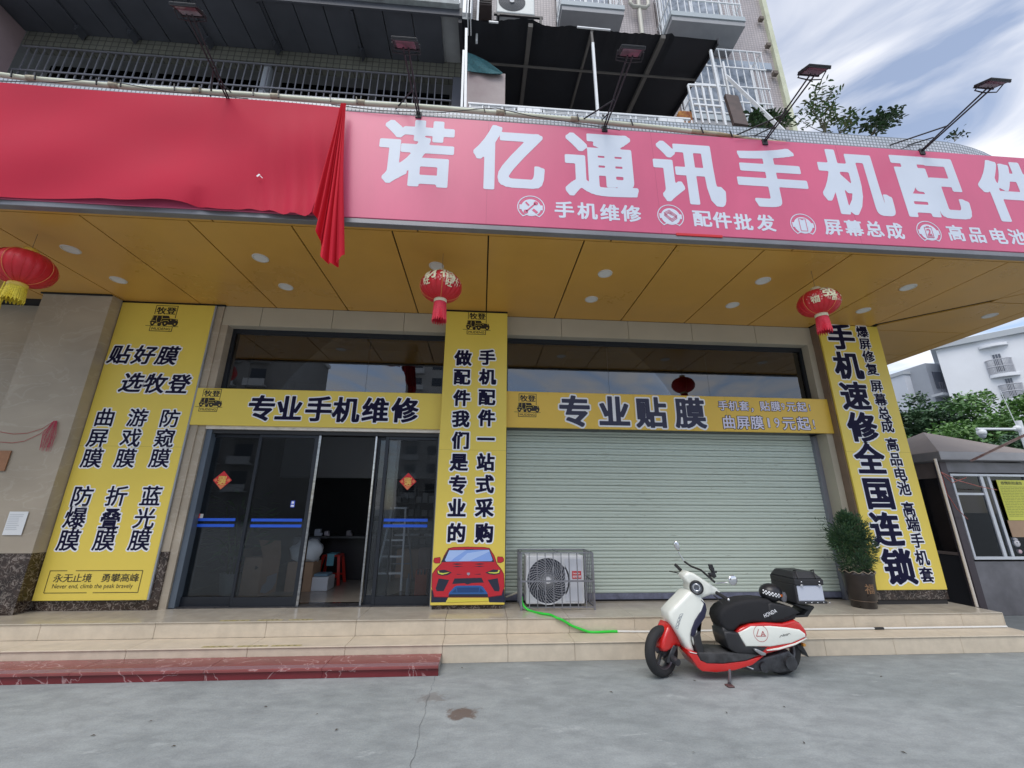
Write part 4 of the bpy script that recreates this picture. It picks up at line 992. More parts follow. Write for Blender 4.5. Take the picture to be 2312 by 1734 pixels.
# ---- right pillar sign
RY = 5.962
rs = thing('pillar_sign', 'yellow sign on the right pillar with huge black characters beside a column of smaller ones', 'sign', (6, RY, .65))
rxl = (float(atY(1848, 737, RY)[0]) + float(atY(1980, 1332, RY)[0])) / 2; rxr = (float(atY(1977, 730, RY)[0]) + float(atY(2141, 1331, RY)[0])) / 2
MB().bev(rxl, rxr, RY, 5.993, float(atY(2060, 1332, RY)[2]), ZC - .01, .004, 1).build('board', M_yel, rs)
C6 = lambda u, v: (1512 + u / 2.765, 600 + v / 2.765)
C8 = lambda u, v: (1512 + u / 2.765, 1134 + v / 2.765)
outlined(rs, [('手', *C6(1068, 442)), ('机', *C6(1112, 622)), ('速', *C6(1155, 812)), ('修', *C6(1203, 1006)), ('全', *C6(1248, 1205)), ('国', *C6(1303, 1418)), ('连', *C8(1350, 167)), ('锁', *C8(1430, 400))], RY, .48, .030, .045, 60, 6.0, .75)
outlined(rs, [('爆', *C6(1200, 412)), ('屏', *C6(1218, 487)), ('修', *C6(1240, 566)), ('复', *C6(1262, 646)), ('屏', *C6(1290, 750)), ('幕', *C6(1315, 836)), ('总', *C6(1337, 920)), ('成', *C6(1357, 1000)), ('高', *C6(1388, 1115)), ('品', *C6(1410, 1207)), ('电', *C6(1437, 1300)), ('池', *C6(1462, 1390)), ('高', *C6(1490, 1518)), ('端', *C8(1517, 135)), ('手', *C8(1545, 238)), ('机', *C8(1573, 345)), ('套', *C8(1602, 452))], RY, .21, .024, .075, 44, 6.0, .85)

for sg_, yy_, a_x, b_x, nY in ((ls, 1008, xl, xr, LY), (cs, 1016, cpx0 - .012, cpx1 + .018, CY), (rs, 1021, rxl, rxr, RY)):
    zs_ = float(atY((300, 1050, 2000)[(ls, cs, rs).index(sg_)], yy_, nY)[2])
    MB().box(a_x + .001, b_x - .001, nY - .0008, nY + .004, zs_, zs_ + .003).build('seam', mat('vinyl_seam', (0.45, 0.33, 0.06), .5), sg_)
# ---- band signs above door and shutter
HY = 6.075
lb = thing('band_sign', 'yellow band sign with navy characters above the glass doors', 'sign', (-2.4, HY, 2.7))
zt1 = float(atY(716, 882, HY)[2]); zt0 = float(atY(716, 964, HY)[2])
xbl = (float(atY(423, 960, HY)[0]) + float(atY(441, 877, HY)[0])) / 2
MB().bev(xbl, cpx0 - .002, HY, YW - .001, zt0, zt1, .004, 1).build('board', M_yel, lb)
logo(lb, XZ(472, 918, HY)[0], zt1 - .015, .37, HY - .002)
outlined(lb, [('专', 591, 921), ('业', 653, 922), ('手', 720, 923), ('机', 782, 925), ('维', 848, 926), ('修', 914.6, 926)], HY, .39, .026, .045, 50, 5.0, .8)
rb = thing('band_sign', 'yellow band sign with large characters and film prices above the roller shutter', 'sign', (2.9, HY, 2.7))
zt1 = float(atY(1500, 892, HY)[2]); zt0 = float(atY(1500, 971, HY)[2])
MB().bev(cpx1 + .002, RX0 - .002, HY, YW - .001, zt0, zt1, .004, 1).build('board', mat('yellow_vinyl_deep', (0.80, 0.53, 0.075), 0.38, var=0.035, vscale=1.0), rb)
logo(rb, XZ(1191, 930, HY)[0], zt1 - .035, .40, HY - .002)
outlined(rb, [('专', 1298, 928), ('业', 1386.5, 929), ('贴', 1470, 931), ('膜', 1558, 932)], HY, .50, .028, .05, 56, 5.0, .8, m_in=mat('dark_navy_print', (0.02, 0.022, 0.06), .4))
C9 = lambda u, v: (1560 + u / 6.506, 880 + v / 6.506)
M_lilac = mat('lilac_white_print', (0.76, 0.74, 0.9), .4)
outlined(rb, [('手', *C9(470, 232)), ('机', *C9(622, 236)), ('套', *C9(778, 238)), ('，', *C9(935, 252)), ('贴', *C9(1082, 240)), ('膜', *C9(1240, 243)), ('元', *C9(1470, 248)), ('起', *C9(1625, 252))], HY, .165, .020, .045, 44, 2.0, 1.0, m_in=M_lilac, m_out=M_navy)
outlined(rb, [('曲', *C9(555, 475)), ('屏', *C9(765, 480)), ('膜', *C9(970, 482)), ('元', *C9(1435, 492)), ('起', *C9(1650, 496))], HY, .222, .018, .04, 44, 2.0, 1.0, m_in=M_lilac, m_out=M_navy)
for ch, u, v, w_, h_ in [('9', 1350, 248, .058, .11), ('!', 1742, 262, .018, .10), ('1', 1140, 485, .034, .15), ('9', 1262, 487, .085, .155), ('!', 1805, 508, .026, .145)]:
    x, z = XZ(*C9(u, v), HY); ta, tb = MB(), MB()
    put(ta, ch, x, z, w_, h_, HY - .004, .008, 70, 2.0, 1, 0, True); put(tb, ch, x, z, w_ + .012, h_ + .012, HY - .002, .035, 70, 2.0, 1, 0, True)
    tb.build('digit_outline', M_navy, rb); ta.build('digit', M_lilac, rb)

for px_s in (1432, 1640): 
    xs_ = float(atY(px_s, 930, HY)[0]); MB().box(xs_, xs_ + .003, HY - .0008, HY + .004, zt0 + .002, zt1 - .002).build('seam', mat('vinyl_seam', (0.45, 0.33, 0.06), .5), rb)
for px_s in (1100, 1480, 1905):
    xs_ = float(atY(px_s, 400, BY)[0]); MB().box(xs_, xs_ + .003, BY - .0008, BY + .004, 4.615, 6.085).build('seam', mat('pink_seam', (0.42, 0.07, 0.15), .5), sg)

# ================================================================== THINGS ON THE FACADE
# recessed downlights in the soffit
dl_mesh = None
rows = {4.73: [(-5.05, 'at the far left'), (-2.83, 'left of the hanging red fold'), (-0.65, 'just behind the middle lantern'), (1.56, 'right of the middle lantern'), (3.745, 'left of the right lantern'), (5.86, 'above the right pillar')],
        5.437: [(-5.06, 'above the left pillar sign'), (-2.83, 'above the glass doors'), (-0.64, 'hidden behind the middle lantern'), (1.56, 'over the band sign with prices'), (3.74, 'behind the right lantern'), (5.86, 'beside the right pillar'), (8.0, 'at the far right corner')]}
M_lampring = mat('downlight_ring', (0.62, 0.61, 0.57), .4)
M_lampglass = mat('downlight_diffuser', (0.70, 0.70, 0.68), .5)
for Y, lst in rows.items():
    for x, where in lst:
        d = thing('downlight', 'round white downlight in the %s soffit row, %s' % ('front' if Y < 5 else 'rear', where), 'light', (x, Y, ZC), 'round downlights in the ochre soffit')
        if dl_mesh is None:
            r = MB().lathe([(.096, 0), (.094, -.008), (.080, -.010), (.076, -.004)], (x, Y, ZC), 24).build('trim_ring', M_lampring, d)
            q = MB().disc((x, Y, ZC - .0035), .0765, 24, 'z').build('diffuser', M_lampglass, d); dl_mesh = (r, q)
        else:
            for s_ in dl_mesh: c = s_.copy(); COL.objects.link(c); c.parent = d

# pipe along the top of the signboard
pp = thing('drain_pipe', 'long cream plastic pipe running along the top of the signboard, rusty at its right end', 'pipe', (0, 3.92, 6.3))
pl = [(-9.5, 3.93, 6.33), (-6, 3.93, 6.335)] + [(float(atY(x, y, 3.93)[0]), 3.93 + .006 * (i % 2), float(atY(x, y, 3.93)[2])) for i, (x, y) in enumerate([(60, 177), (300, 197), (560, 214), (760, 229), (950, 241), (1150, 257), (1330, 273), (1480, 287), (1560, 297)])]
MB().tube(pl, .028, 10).build('pipe', mat('cream_plastic_pipe', (0.62, 0.64, 0.50), .5, var=.12, vscale=3, stretch=(.5, 1, 1)), pp)
pr = [pl[-1]] + [(float(atY(x, y, 3.93)[0]), 3.93, float(atY(x, y, 3.93)[2])) for x, y in [(1620, 303), (1700, 317), (1772, 324)]]
MB().tube(pr, .027, 10).build('rusty_end', mat('rusty_pipe', (0.42, 0.27, 0.13), .7, var=.35, vscale=4, col2=(.5, .47, .33)), pp)
def along(poly, x):
    for a, b_ in zip(poly[:-1], poly[1:]):
        if a[0] <= x <= b_[0]: return a[2] + (b_[2] - a[2]) * (x - a[0]) / (b_[0] - a[0])
    return poly[-1][2]
M_joint = mat('stained_coupling', (0.42, 0.38, 0.28), .7, var=.3, vscale=30)
for px in [50, 245, 440, 620, 815, 1130, 1295]:
    x = float(atY(px, 230, 3.93)[0]); z = along(pl, x)
    MB().tube([(x - .05, 3.925, z), (x + .05, 3.925, z)], .032, 10).build('coupling', M_joint, pp)
for px in [3, 60, 205, 262, 387, 445, 568, 626, 745, 805, 917, 1092, 1138, 1300, 1418, 1570, 1632]:
    x = float(atY(px, 240, 3.93)[0]); z = along(pl + pr[1:], x)
    MB().bar((x, 3.885, z + .035), (x + .02, 3.885, z - .06), .014, .01).build('clip', M_black, pp)
# thin cables
def cable(pts, r, label, m_=None):
    o = MB().tube(pts, r, 6).build('cable', m_ or mat('dark_cable', (0.05, 0.05, 0.055), .6)); return tag(o, label, 'cable', 'cables along the parapet')
def cpx(l, Y): return [tuple(atY(x, y, Y)) for x, y in l]
cable(cpx([(0, 183), (120, 186), (190, 180), (240, 182), (330, 198), (380, 207), (470, 214), (560, 223)], 3.87), .005, 'thin dark cable sagging over the cream pipe at the far left')
cable(cpx([(748, 236), (860, 250), (1000, 254), (1080, 246), (1120, 244), (1200, 262), (1290, 276), (1400, 294)], 3.87), .005, 'thin dark cable looping over the cream pipe above the first white character')
cable(cpx([(1660, 310), (1700, 306), (1726, 308), (1755, 316), (1785, 316)], 3.87), .005, 'short dark cable hanging at the rusty end of the pipe')
cable(cpx([(2035, 336), (2060, 328), (2080, 326)], 3.9), .005, 'short dark cable at the foot of the rightmost floodlight arm')

# floodlights on arms
M_lens = mat('flood_lens', (0.16, 0.10, 0.12), .15)
def flood(X, zb, head, tilt, label, kind=0):
    f = thing('floodlight', label, 'floodlight', (X, 3.9, zb), 'floodlights on arms over the signboard')
    hx, hy, hz = head
    for s_ in (-.022, .022):
        MB().tube([(X + s_ * .5, 3.90, zb), (hx + s_ * 1.2, hy + .02, hz - .02)], .0095, 6).build('arm', M_blackmetal, f)
    k = .42
    MB().tube([(X - .30, 3.99, zb + .17), (X + (hx - X) * k, 3.9 + (hy - 3.9) * k, zb + (hz - zb) * k)], .009, 6).build('brace', M_blackmetal, f)
    MB().tube([(X - .03, 4.0, zb + .2), (X + (hx - X) * .2, 3.9 + (hy - 3.9) * .2 , zb + (hz - zb) * .2 + .03)], .008, 6).build('strut', M_blackmetal, f)
    MB().bev(X - .035, X + .035, 3.885, 3.91, zb - .06, zb + .03, .003, 1).build('foot_plate', M_blackmetal, f)
    R_ = Matrix.Translation(head) @ Matrix.Rotation(tilt, 4, 'X')
    def lb(x0, x1, y0, y1, z0, z1, b=.004):
        t = MB().bev(x0, x1, y0, y1, z0, z1, b, 1); t.v = [tuple(R_ @ Vector(v)) for v in t.v]; return t
    w = .125; d = .085
    lb(-w, w, -d, d, 0, .022).build('housing', M_blackmetal, f)
    lb(-w * .76, w * .76, -d * .76, d * .76, -.006, -.001, .002).build('lens', M_lens, f)
    for y_ in (-d, d * .86): lb(-w, w, y_, y_ + .015, -.012, 0, .002).build('rim', M_blackmetal, f)
    lb(-w * .5, w * .5, -.02, .05, .023, .045).build('driver_box', M_blackmetal, f)
    t = MB().tube([tuple(R_ @ Vector(p)) for p in [(-w - .01, 0, .01), (-w - .01, .05, -.05), (0, .07, -.055), (w + .01, .05, -.05), (w + .01, 0, .01)]], .007, 6); t.build('yoke', M_blackmetal, f)
    return f
for (bx_, hx_, where) in [((517, 228), (425, 24), 'against the dark deck at the far left'), ((945, 257), (916, 100), 'left of the thin white post'), ((1365, 288), (1424, 118), 'in front of the black awning'), ((1727, 318), (1838, 160), 'beside the leafy plants against the sky'), ((2082, 340), (2240, 190), 'rightmost against the cloudy sky')]:
    b_ = atY(*bx_, 3.89); h = atX(*hx_, float(b_[0]))
    # keep every arm about the same length
    flood(float(b_[0]), float(b_[2]), (float(b_[0]), float(h[1]), float(h[2])), math.radians(28), 'black floodlight on two thin arms, ' + where)

# ---- terrace: railing, posts, awning
rl = thing('terrace_railing', 'low white metal railing with solid panels along the terrace edge', 'railing', (1.2, 4.3, 6.4))
TY = 4.30
zt = lambda px, py: float(atY(px, py, TY)[2])
rz = zt(1300, 250); x0, x1 = float(atY(1057, 225, TY)[0]), float(atY(1560, 285, TY)[0])
MB().bev(x0, x1, TY - .02, TY + .02, rz - .03, rz, .004, 1).build('top_rail', M_whitepaint, rl)
MB().box(x0, x1, TY - .012, TY + .012, rz - .10, rz - .085).box(x0, x1, TY - .012, TY + .012, 6.40, 6.42).build('rail', M_whitepaint, rl)
def xp(px): return float(atY(px, 250, TY)[0])
for px in [1059, 1088, 1102, 1132, 1160, 1168, 1220, 1226, 1252, 1281, 1294, 1322, 1354, 1364, 1392, 1420, 1432, 1458, 1475, 1483, 1537, 1545, 1556]:
    MB().box(xp(px), xp(px) + .02, TY - .01, TY + .01, 6.42, rz - .03).build('baluster', M_whitepaint, rl)
for z_ in (rz - .055, rz - .08, rz - .13):
    for a, b_ in ((1060, 1160), (1228, 1345), (1366, 1475)):
        MB().box(xp(a), xp(b_), TY - .004, TY + .004, z_, z_ + .012).build('slat', M_whitepaint, rl)
for a, b_ in ((1168, 1220), (1485, 1537)):
    for k in range(3):
        w = (xp(b_) - xp(a)) / 3; MB().box(xp(a) + k * w + .003, xp(a) + (k + 1) * w - .003, TY - .018, TY - .012, 6.42, rz - .035).build('panel', M_whitepaint, rl)
def post(pts, r, label, m_=None):
    o = MB().bar(pts[0], pts[1], r, r).build('post', m_ or M_whitepaint); return tag(o, label, 'post', 'thin white posts carrying the awning')
post([(*atY(1053, 240, 4.28)[:1], 4.28, 6.2), tuple(atY(1053, 66, 4.28))], .035, 'thin white post at the left end of the black awning')
post([(*atY(1044, 236, 4.28)[:1], 4.28, 6.2), tuple(atY(1047, 115, 4.28))], .03, 'shorter white post standing left beside the taller one')
post([(float(atY(1350, 262, 4.28)[0]), 4.28, 6.2), tuple(atY(1338, 98, 4.28))], .035, 'thin white post in the middle of the black awning')
aw = thing('awning', 'black sheet awning with a ragged front edge above the terrace', 'awning', (1.4, 4.3, 8.2))
AY0 = 4.30; AYB = 6.08; SL = math.tan(math.radians(11.0))
prof_top = [(1042, 42), (1100, 48), (1155, 47), (1178, 43), (1200, 46), (1225, 57), (1262, 60), (1295, 59), (1340, 68), (1405, 75), (1450, 75), (1494, 80), (1519, 77), (1521, 84), (1570, 88), (1621, 91)]
ap = [(float(atY(x, y, AY0)[0]), float(atY(x, y, AY0)[2])) for x, y in prof_top]
def ztop(x):
    for a, b_ in zip(ap[:-1], ap[1:]):
        if a[0] <= x <= b_[0]: return a[1] + (b_[1] - a[1]) * (x - a[0]) / (b_[0] - a[0])
    return ap[-1][1] if x > ap[-1][0] else ap[0][1]
zm = sum(z for _, z in ap) / len(ap)
av = []; NA, NB = 120, 12
for i in range(NA + 1):
    x = ap[0][0] + (ap[-1][0] - ap[0][0]) * i / NA
    rag = (random.uniform(-.012, .012) if x < 2.6 else 0)
    for j in range(NB + 1):
        v = j / NB; y = AY0 + (AYB - AY0) * v
        z = (ztop(x) + rag) * (1 - min(1, v * 3)) + zm * min(1, v * 3) + (y - AY0) * SL + .012 * math.sin(x * 5 + v * 3)
        av.append((x, y, z))
a_ = MB().add(av, [(i * (NB + 1) + j, (i + 1) * (NB + 1) + j, (i + 1) * (NB + 1) + j + 1, i * (NB + 1) + j + 1) for i in range(NA) for j in range(NB)], True)
a_.add([(x, y, z + .012) for x, y, z in av], [(i * (NB + 1) + j, i * (NB + 1) + j + 1, (i + 1) * (NB + 1) + j + 1, (i + 1) * (NB + 1) + j) for i in range(NA) for j in range(NB)], True)
a_.build('sheet', mat('black_awning_sheet', (0.018, 0.020, 0.026), .6, var=.3, vscale=1.2), aw)
M_beam = mat('weathered_beam', (0.15, 0.14, 0.13), .7, var=.15, vscale=4)
for px, w in ((1198, .065), (1336, .035), (1494, .065)):
    x = float(atY(px, 60, AY0)[0]); MB().bar((x, AY0 - .01, zm - .05), (x, AYB, zm - .05 + SL * (AYB - AY0)), w, .06).build('beam', M_beam, aw)
MB().bar((ap[0][0] + .02, 4.95, zm - .09 + SL * .65), (ap[-1][0] - .02, 4.95, zm - .09 + SL * .65), .025, .025).build('cross_bar', M_beam, aw)
MB().bar((ap[-1][0], AY0, zm - .03), (ap[-1][0], AYB, zm - .03 + SL * (AYB - AY0)), .02, .10).build('side_edge', mat('dark_edge', (0.03, 0.03, 0.035), .5), aw)
MB().bar((ap[0][0] - .02, AY0, zm - .03), (ap[0][0] - .02, AYB, zm - .03 + SL * (AYB - AY0)), .05, .12).build('side_edge', mat('dark_edge', (0.03, 0.03, 0.035), .5), aw)
for a, b_ in (((1303, 61), (1378, 68)), ((1104, 49), (1125, 51))):
    MB().bar(tuple(atY(*a, 4.27)), tuple(atY(*b_, 4.27)), .02, .02).build('edge_batten', M_whitepaint, aw)
tb_ = MB().bar(tuple(atY(1338, 98, 4.3)), tuple(atY(1335, 72, 4.3)), .03).build('post_cap', M_beam, aw)
# tower wall behind the awning stays in the shade; board and net at its left end
pb = [atY(1056, 160, 4.62), atY(1141, 166, 4.62), atY(1142, 230, 4.62), atY(1056, 224, 4.62)]
o = MB().box(float(pb[0][0]), float(pb[1][0]), 4.62, 4.65, 6.3, float(pb[0][2])).build('partition_board', mat('pinkish_board', (0.40, 0.31, 0.31), .7, var=.2, vscale=2, col2=(.44, .38, .37)))
tag(o, 'pinkish board with a rusty edge standing at the left end of the terrace', 'board')
net = MB(); nv = []
npx = [[(1055, 118), (1072, 124), (1100, 138), (1135, 164)], [(1055, 140), (1075, 145), (1105, 155), (1134, 166)], [(1055, 160), (1078, 163), (1105, 166), (1128, 168)]]
for r, rw in enumerate(npx):
    for k, (x, y) in enumerate(rw): nv.append(tuple(atY(x, y, 4.56 + .03 * ((r + k) % 2))))
net.add(nv, [(r * 4 + k, r * 4 + k + 1, (r + 1) * 4 + k + 1, (r + 1) * 4 + k) for r in range(2) for k in range(3)])
net.add([(a, b_ + .006, c) for a, b_, c in nv], [(r * 4 + k, (r + 1) * 4 + k, (r + 1) * 4 + k + 1, r * 4 + k + 1) for r in range(2) for k in range(3)])
tag(net.build('shade_net', mat('teal_net', (0.03, 0.12, 0.14), .8, var=.3, vscale=30)), 'torn dark teal shade net bunched above the pinkish board', 'net')
# white lattice gate, tall post and prop on the right of the terrace
gt = thing('lattice_gate', 'white metal lattice gate leaning at the right end of the terrace', 'gate', (3.0, 4.3, 6.2))
GY = 4.32
P_ = lambda x, y, Y=GY: tuple(float(c) for c in atY(x, y, Y))
def gbar(a, b_, w=.022, nm='bar'): MB().bar(P_(*a), P_(*b_), w, w).build(nm, M_whitepaint, gt)
gbar((1553, 192), (1616, 195), .028, 'rail'); gbar((1566, 236), (1628, 241), .028, 'rail')
for a, b_ in [((1553, 192), (1572, 278)), ((1569, 193), (1587, 278)), ((1584, 194), (1602, 279)), ((1600, 195), (1619, 280))]: gbar(a, b_)
gbar((1604, 114), (1638, 284), .032, 'post')
gb = thing('wall_prop', 'white prop and strut between the caged window and the parapet', 'prop', P_(1650, 240))
MB().bar(P_(1632, 140, 4.8), P_(1650, 232, 4.8), .028).build('upright', M_whitepaint, gb)
MB().bar(P_(1640, 172, 4.8), P_(1776, 303, 4.05), .026, .045).build('strut', M_whitepaint, gb)
o = MB().bar(P_(1650, 218, 4.6), P_(1672, 284, 4.3), .05, .2, up=(1, 0, 0)).build('brown_plank', mat('dark_plank', (0.085, 0.06, 0.055), .7, var=.3, vscale=6)); tag(o, 'dark brown plank leaning in front of the caged window', 'plank')
o = MB().bev(P_(1548, 240)[0], P_(1580, 240)[0], 4.5, 4.7, 6.25, P_(1555, 222)[2], .03, 2).build('red_bundle', mat('red_orange_cloth', (0.42, 0.06, 0.04), .8, var=.5, vscale=14, col2=(.5, .25, .05))); tag(o, 'red and orange bundle behind the lattice gate', 'bundle')

# AC condensers up on the tower
def fan_rings(c, r, mt, parent, n=9, axis='y', rad=.0025):
    for k in range(n):
        rr = r * (k + 1) / (n + .5); MB().tube([(c[0] + rr * math.cos(t * math.pi / 16), c[1], c[2] + rr * math.sin(t * math.pi / 16)) for t in range(33)], rad, 4, False).build('guard_ring', mt, parent)
au = thing('ac_unit', 'white air conditioner unit with a round dark fan high on the pink tiled wall', 'ac unit', (.45, 5.6, 11.1))
az = float(atY(1165, 30, 5.62)[2]); ax0 = float(atY(1121, 20, 5.62)[0]); ax1 = float(atY(1207, 20, 5.62)[0])
MB().bev(ax0, ax1, 5.62, 5.95, az, az + .62, .02, 2).build('casing', mat('ac_white', (0.66, 0.69, 0.68), .45, var=.05), au)
MB().disc((ax0 + .30, 5.615, az + .31), .265, 32).build('fan_opening', mat('fan_dark', (0.03, 0.04, 0.055), .6), au)
fan_rings((ax0 + .30, 5.608, az + .31), .26, mat('guard_grey', (0.14, 0.16, 0.19), .5), au, 8)
MB().disc((ax0 + .30, 5.60, az + .31), .045, 16).build('hub', mat('hub_grey', (0.5, 0.52, 0.55), .5), au)
MB().box(ax0 - .05, ax1 + .16, 5.62, 5.66, az - .06, az - .02).box(ax0 - .05, ax1 + .16, 5.9, 5.94, az - .06, az - .02).box(ax0 + .02, ax0 + .06, 5.62, 6.1, az - .09, az - .062).box(ax1 + .1, ax1 + .14, 5.62, 6.1, az - .35, az - .062).build('bracket', M_blackmetal, au)
o = thing('ac_unit', 'old brown slatted appliance box mounted left of the white air conditioner', 'ac unit', (-.2, 5.8, 11.3))
qx = float(atY(1077, 5, 5.8)[0]); qz = float(atY(1090, 10, 5.8)[2])
MB().bev(qx, qx + .30, 5.8, 6.09, qz, qz + .4, .01, 1).build('casing', mat('brown_box', (0.10, 0.075, 0.07), .7), o)
for k in range(6): MB().box(qx + .02, qx + .28, 5.785, 5.8, qz + .03 + k * .06, qz + .06 + k * .06).build('slat', mat('brown_slat', (0.06, 0.05, 0.05), .7), o)

# ================================================================== LANTERNS
def lantern(px, py, Y, rx_px, R, H, label, gold, chars, skirt, tassel=False, rot=0.0):
    c = atY(px, py, Y); cx_, cz_ = float(c[0]), float(c[2])
    t = thing('lantern', label, 'lantern', (cx_, Y, cz_), 'red lanterns hanging under the canopy')
    M_l = mat('lantern_red_silk', (0.62, 0.018, 0.03), .45, var=.06, vscale=3)
    prof = []
    for k in range(15):
        a = -math.pi / 2 + math.pi * (k + .9) / 15.8
        prof.append((R * math.cos(a) ** .85 if math.cos(a) > 0 else 0.01, H * math.sin(a)))
    mb = MB(); vs = []; n = 80
    ribs = 20
    for r, h in prof:
        for k in range(n):
            a = 2 * math.pi * k / n; rr = r * (1 - .035 * abs(math.sin(a * ribs / 2)) ** .0001 * (1 - abs(math.sin(a * ribs / 2)) ** .6) * -1 - .035)
            vs.append((cx_ + rr * math.cos(a), Y + rr * math.sin(a), cz_ + h))
    mb.add(vs, [(i * n + k, i * n + (k + 1) % n, (i + 1) * n + (k + 1) % n, (i + 1) * n + k) for i in range(len(prof) - 1) for k in range(n)], True)
    mb.build('globe', M_l, t)
    M_rib = mat('rib_orange', (0.75, 0.25, 0.08), .4); M_rib2 = mat('rib_red', (0.6, 0.03, 0.03), .4)
    for k in range(ribs):
        a = 2 * math.pi * (k + .5) / ribs + rot
        pts = [(cx_ + (r + .002) * math.cos(a), Y + (r + .002) * math.sin(a), cz_ + h) for r, h in prof]
        pts = pts[:9] if k % 5 else pts
        MB().tube(pts, .0022 if k % 5 else .004, 4, False).build('rib', M_rib if k % 5 == 0 else M_rib2, t)
    M_cap = mat('cap_gold' if gold else 'cap_cream', (0.8, 0.55, 0.10) if gold else (0.75, 0.70, 0.48), .35)
    MB().lathe([(R * .24, 0), (R * .25, .012), (R * .23, .05), (R * .1, .055)], (cx_, Y, cz_ + H * .96), 20).build('top_cap', M_cap, t)
    MB().lathe([(R * .30, 0), (R * .31, -.012), (R * .31, -.04), (R * .28, -.045)], (cx_, Y, cz_ - H * .95), 20).build('bottom_cap', M_cap, t)
    MB().tube([(cx_, Y, cz_ + H), (cx_, Y, ZC)], .003, 5).build('string', mat('thin_string', (0.3, 0.2, 0.1), .7), t)
    # printed characters wrapped on the globe
    def wrap(u, v, off=.004):
        h = max(-H * .97, min(H * .97, v)); 
        a = math.asin(h / H); r = R * math.cos(a) ** .85 + off
        th = u / R - math.pi / 2
        return (cx_ + r * math.cos(th), Y + r * math.sin(th), cz_ + h)
    M_pr = mat('lantern_print', (0.82, 0.78, 0.52), .5); M_pr2 = mat('lantern_print_gold', (0.85, 0.55, 0.2), .4)
    pm = MB()
    for ch, u, v, sz in chars: put(pm, ch, u * R, v * H, sz * R, sz * R * .95, 0, .018, 26, 3.0, .9, map3=wrap)
    pm.build('lettering', M_pr2 if gold else M_pr, t)
    if not gold:
        fl = MB(); rs_ = random.Random(int(px))
        for k in range(90):
            ch_u = rs_.uniform(-1.25, 1.25); v = rs_.uniform(-.35, .35); s_ = rs_.uniform(.025, .06)
            pts = [wrap(ch_u * R + s_ * R * math.cos(q * 1.2566) * rs_.uniform(.4, 1), v * H + s_ * R * math.sin(q * 1.2566), .003) for q in range(5)]
            fl.add(pts, [(0, 1, 2, 3, 4)])
        o = fl.build('flower_print', mat('lantern_print_pink', (0.72, 0.30, 0.26), .5), t); o['kind'] = 'stuff'
    M_sk = mat('skirt_yellow', (0.72, 0.58, 0.05), .7, var=.25, vscale=60) if gold else mat('skirt_red', (0.66, 0.03, 0.06), .6, var=.2, vscale=80)
    sk = MB(); z0_ = cz_ - H * .95 - .045; n = 72; vs = []
    sh_ = R * skirt
    for j in range(9):
        v = j / 8
        for k in range(n):
            a = 2 * math.pi * k / n; rr = R * .30 * (1 + .14 * v) + .006 * math.sin(k * 2.9) * v
            zz = z0_ - sh_ * v + (.02 * math.sin(k * 1.7) + .012 * math.sin(k * 3.1) if j == 8 else 0)
            vs.append((cx_ + rr * math.cos(a), Y + rr * math.sin(a), zz))
    sk.add(vs, [(j * n + k, j * n + (k + 1) % n, (j + 1) * n + (k + 1) % n, (j + 1) * n + k) for j in range(8) for k in range(n)])
    sk.build('fringe', M_sk, t)
    if tassel:
        MB().tube([(cx_ - .0, Y - .12, z0_ - .0), (cx_ - .01, Y - .12, z0_ - sh_ * 1.15)], [.006, .01], 6).lathe([(.012, 0), (.035, -.03), (.045, -.12), (.04, -.2)], (cx_ - .01, Y - .12, z0_ - sh_ * 1.1), 14).build('tassel', M_sk, t)
    return t
lantern(55, 606, 4.45, 82, .265, .20, 'red lantern with yellow fringe and tassel at the left edge', True, [('福', -.55, .28, .8), ('乐', -.5, -.22, .42)], .62, True)
lantern(996, 648, 4.45, 46, .246, .175, 'red lantern with red fringe hanging left of the centre pillar', False, [('财', -.45, .40, .80), ('福', .42, .44, .78), ('旺', -.66, -.18, .42), ('兴', .80, .0, .44), ('旺', .50, -.30, .40)], .95)
lantern(1848, 684, 4.45, 50, .232, .165, 'faded red lantern with red fringe hanging before the right pillar', False, [('發', -.15, .40, .86), ('财', .85, .42, .72), ('福', -.85, -.2, .42), ('富', .05, -.18, .40), ('旺', .85, -.15, .38)], .85)

# ================================================================== THINGS ON THE LEFT WALL
o = MB().box(*(lambda a, b_: (float(a[0]), float(b_[0])))(atY(12, 1185, 5.885), atY(55, 1185, 5.885)), 5.885, 5.889, float(atY(33, 1208, 5.885)[2]), float(atY(33, 1155, 5.885)[2])).build('notice_paper', mat('notice_white', (0.72, 0.74, 0.75), .6))
tag(o, 'plain white sheet of paper stuck low on the left stone wall', 'paper')
nl = MB(); a = atY(33, 1181, 5.885)
for k in range(9):
    nl.box(float(a[0]) - .085, float(a[0]) + random.uniform(.02, .085), 5.8825, 5.8842, float(a[2]) + .10 - k * .022, float(a[2]) + .106 - k * .022)
nl_ = nl.build('faint_text_lines', mat('faint_ink', (0.5, 0.52, 0.54), .7), o); nl_['kind'] = 'stuff'
a = atY(8, 1042, 5.885); o = MB().box(float(a[0]) - .2, float(a[0]) + .05, 5.88, 5.892, float(a[2]) - .12, float(a[2]) + .14).build('brown_plate', mat('orange_brown_plate', (0.28, 0.13, 0.06), .5, var=.2, vscale=5)); tag(o, 'orange brown plate cut by the left edge of the wall', 'plate')
ts = thing('red_tassel', 'frayed red tassel tied to thin red threads on the left wall', 'tassel', tuple(atY(112, 985, 5.88)))
M_thr = mat('red_thread', (0.45, 0.03, 0.04), .7)
for l in ([(0, 975), (30, 980), (62, 978), (95, 968), (120, 952)], [(0, 998), (28, 1000), (55, 996), (90, 980), (120, 956)]):
    MB().tube([tuple(atY(x, y, 5.89)) for x, y in l], .003, 4).build('thread', M_thr, ts)
tm = MB()
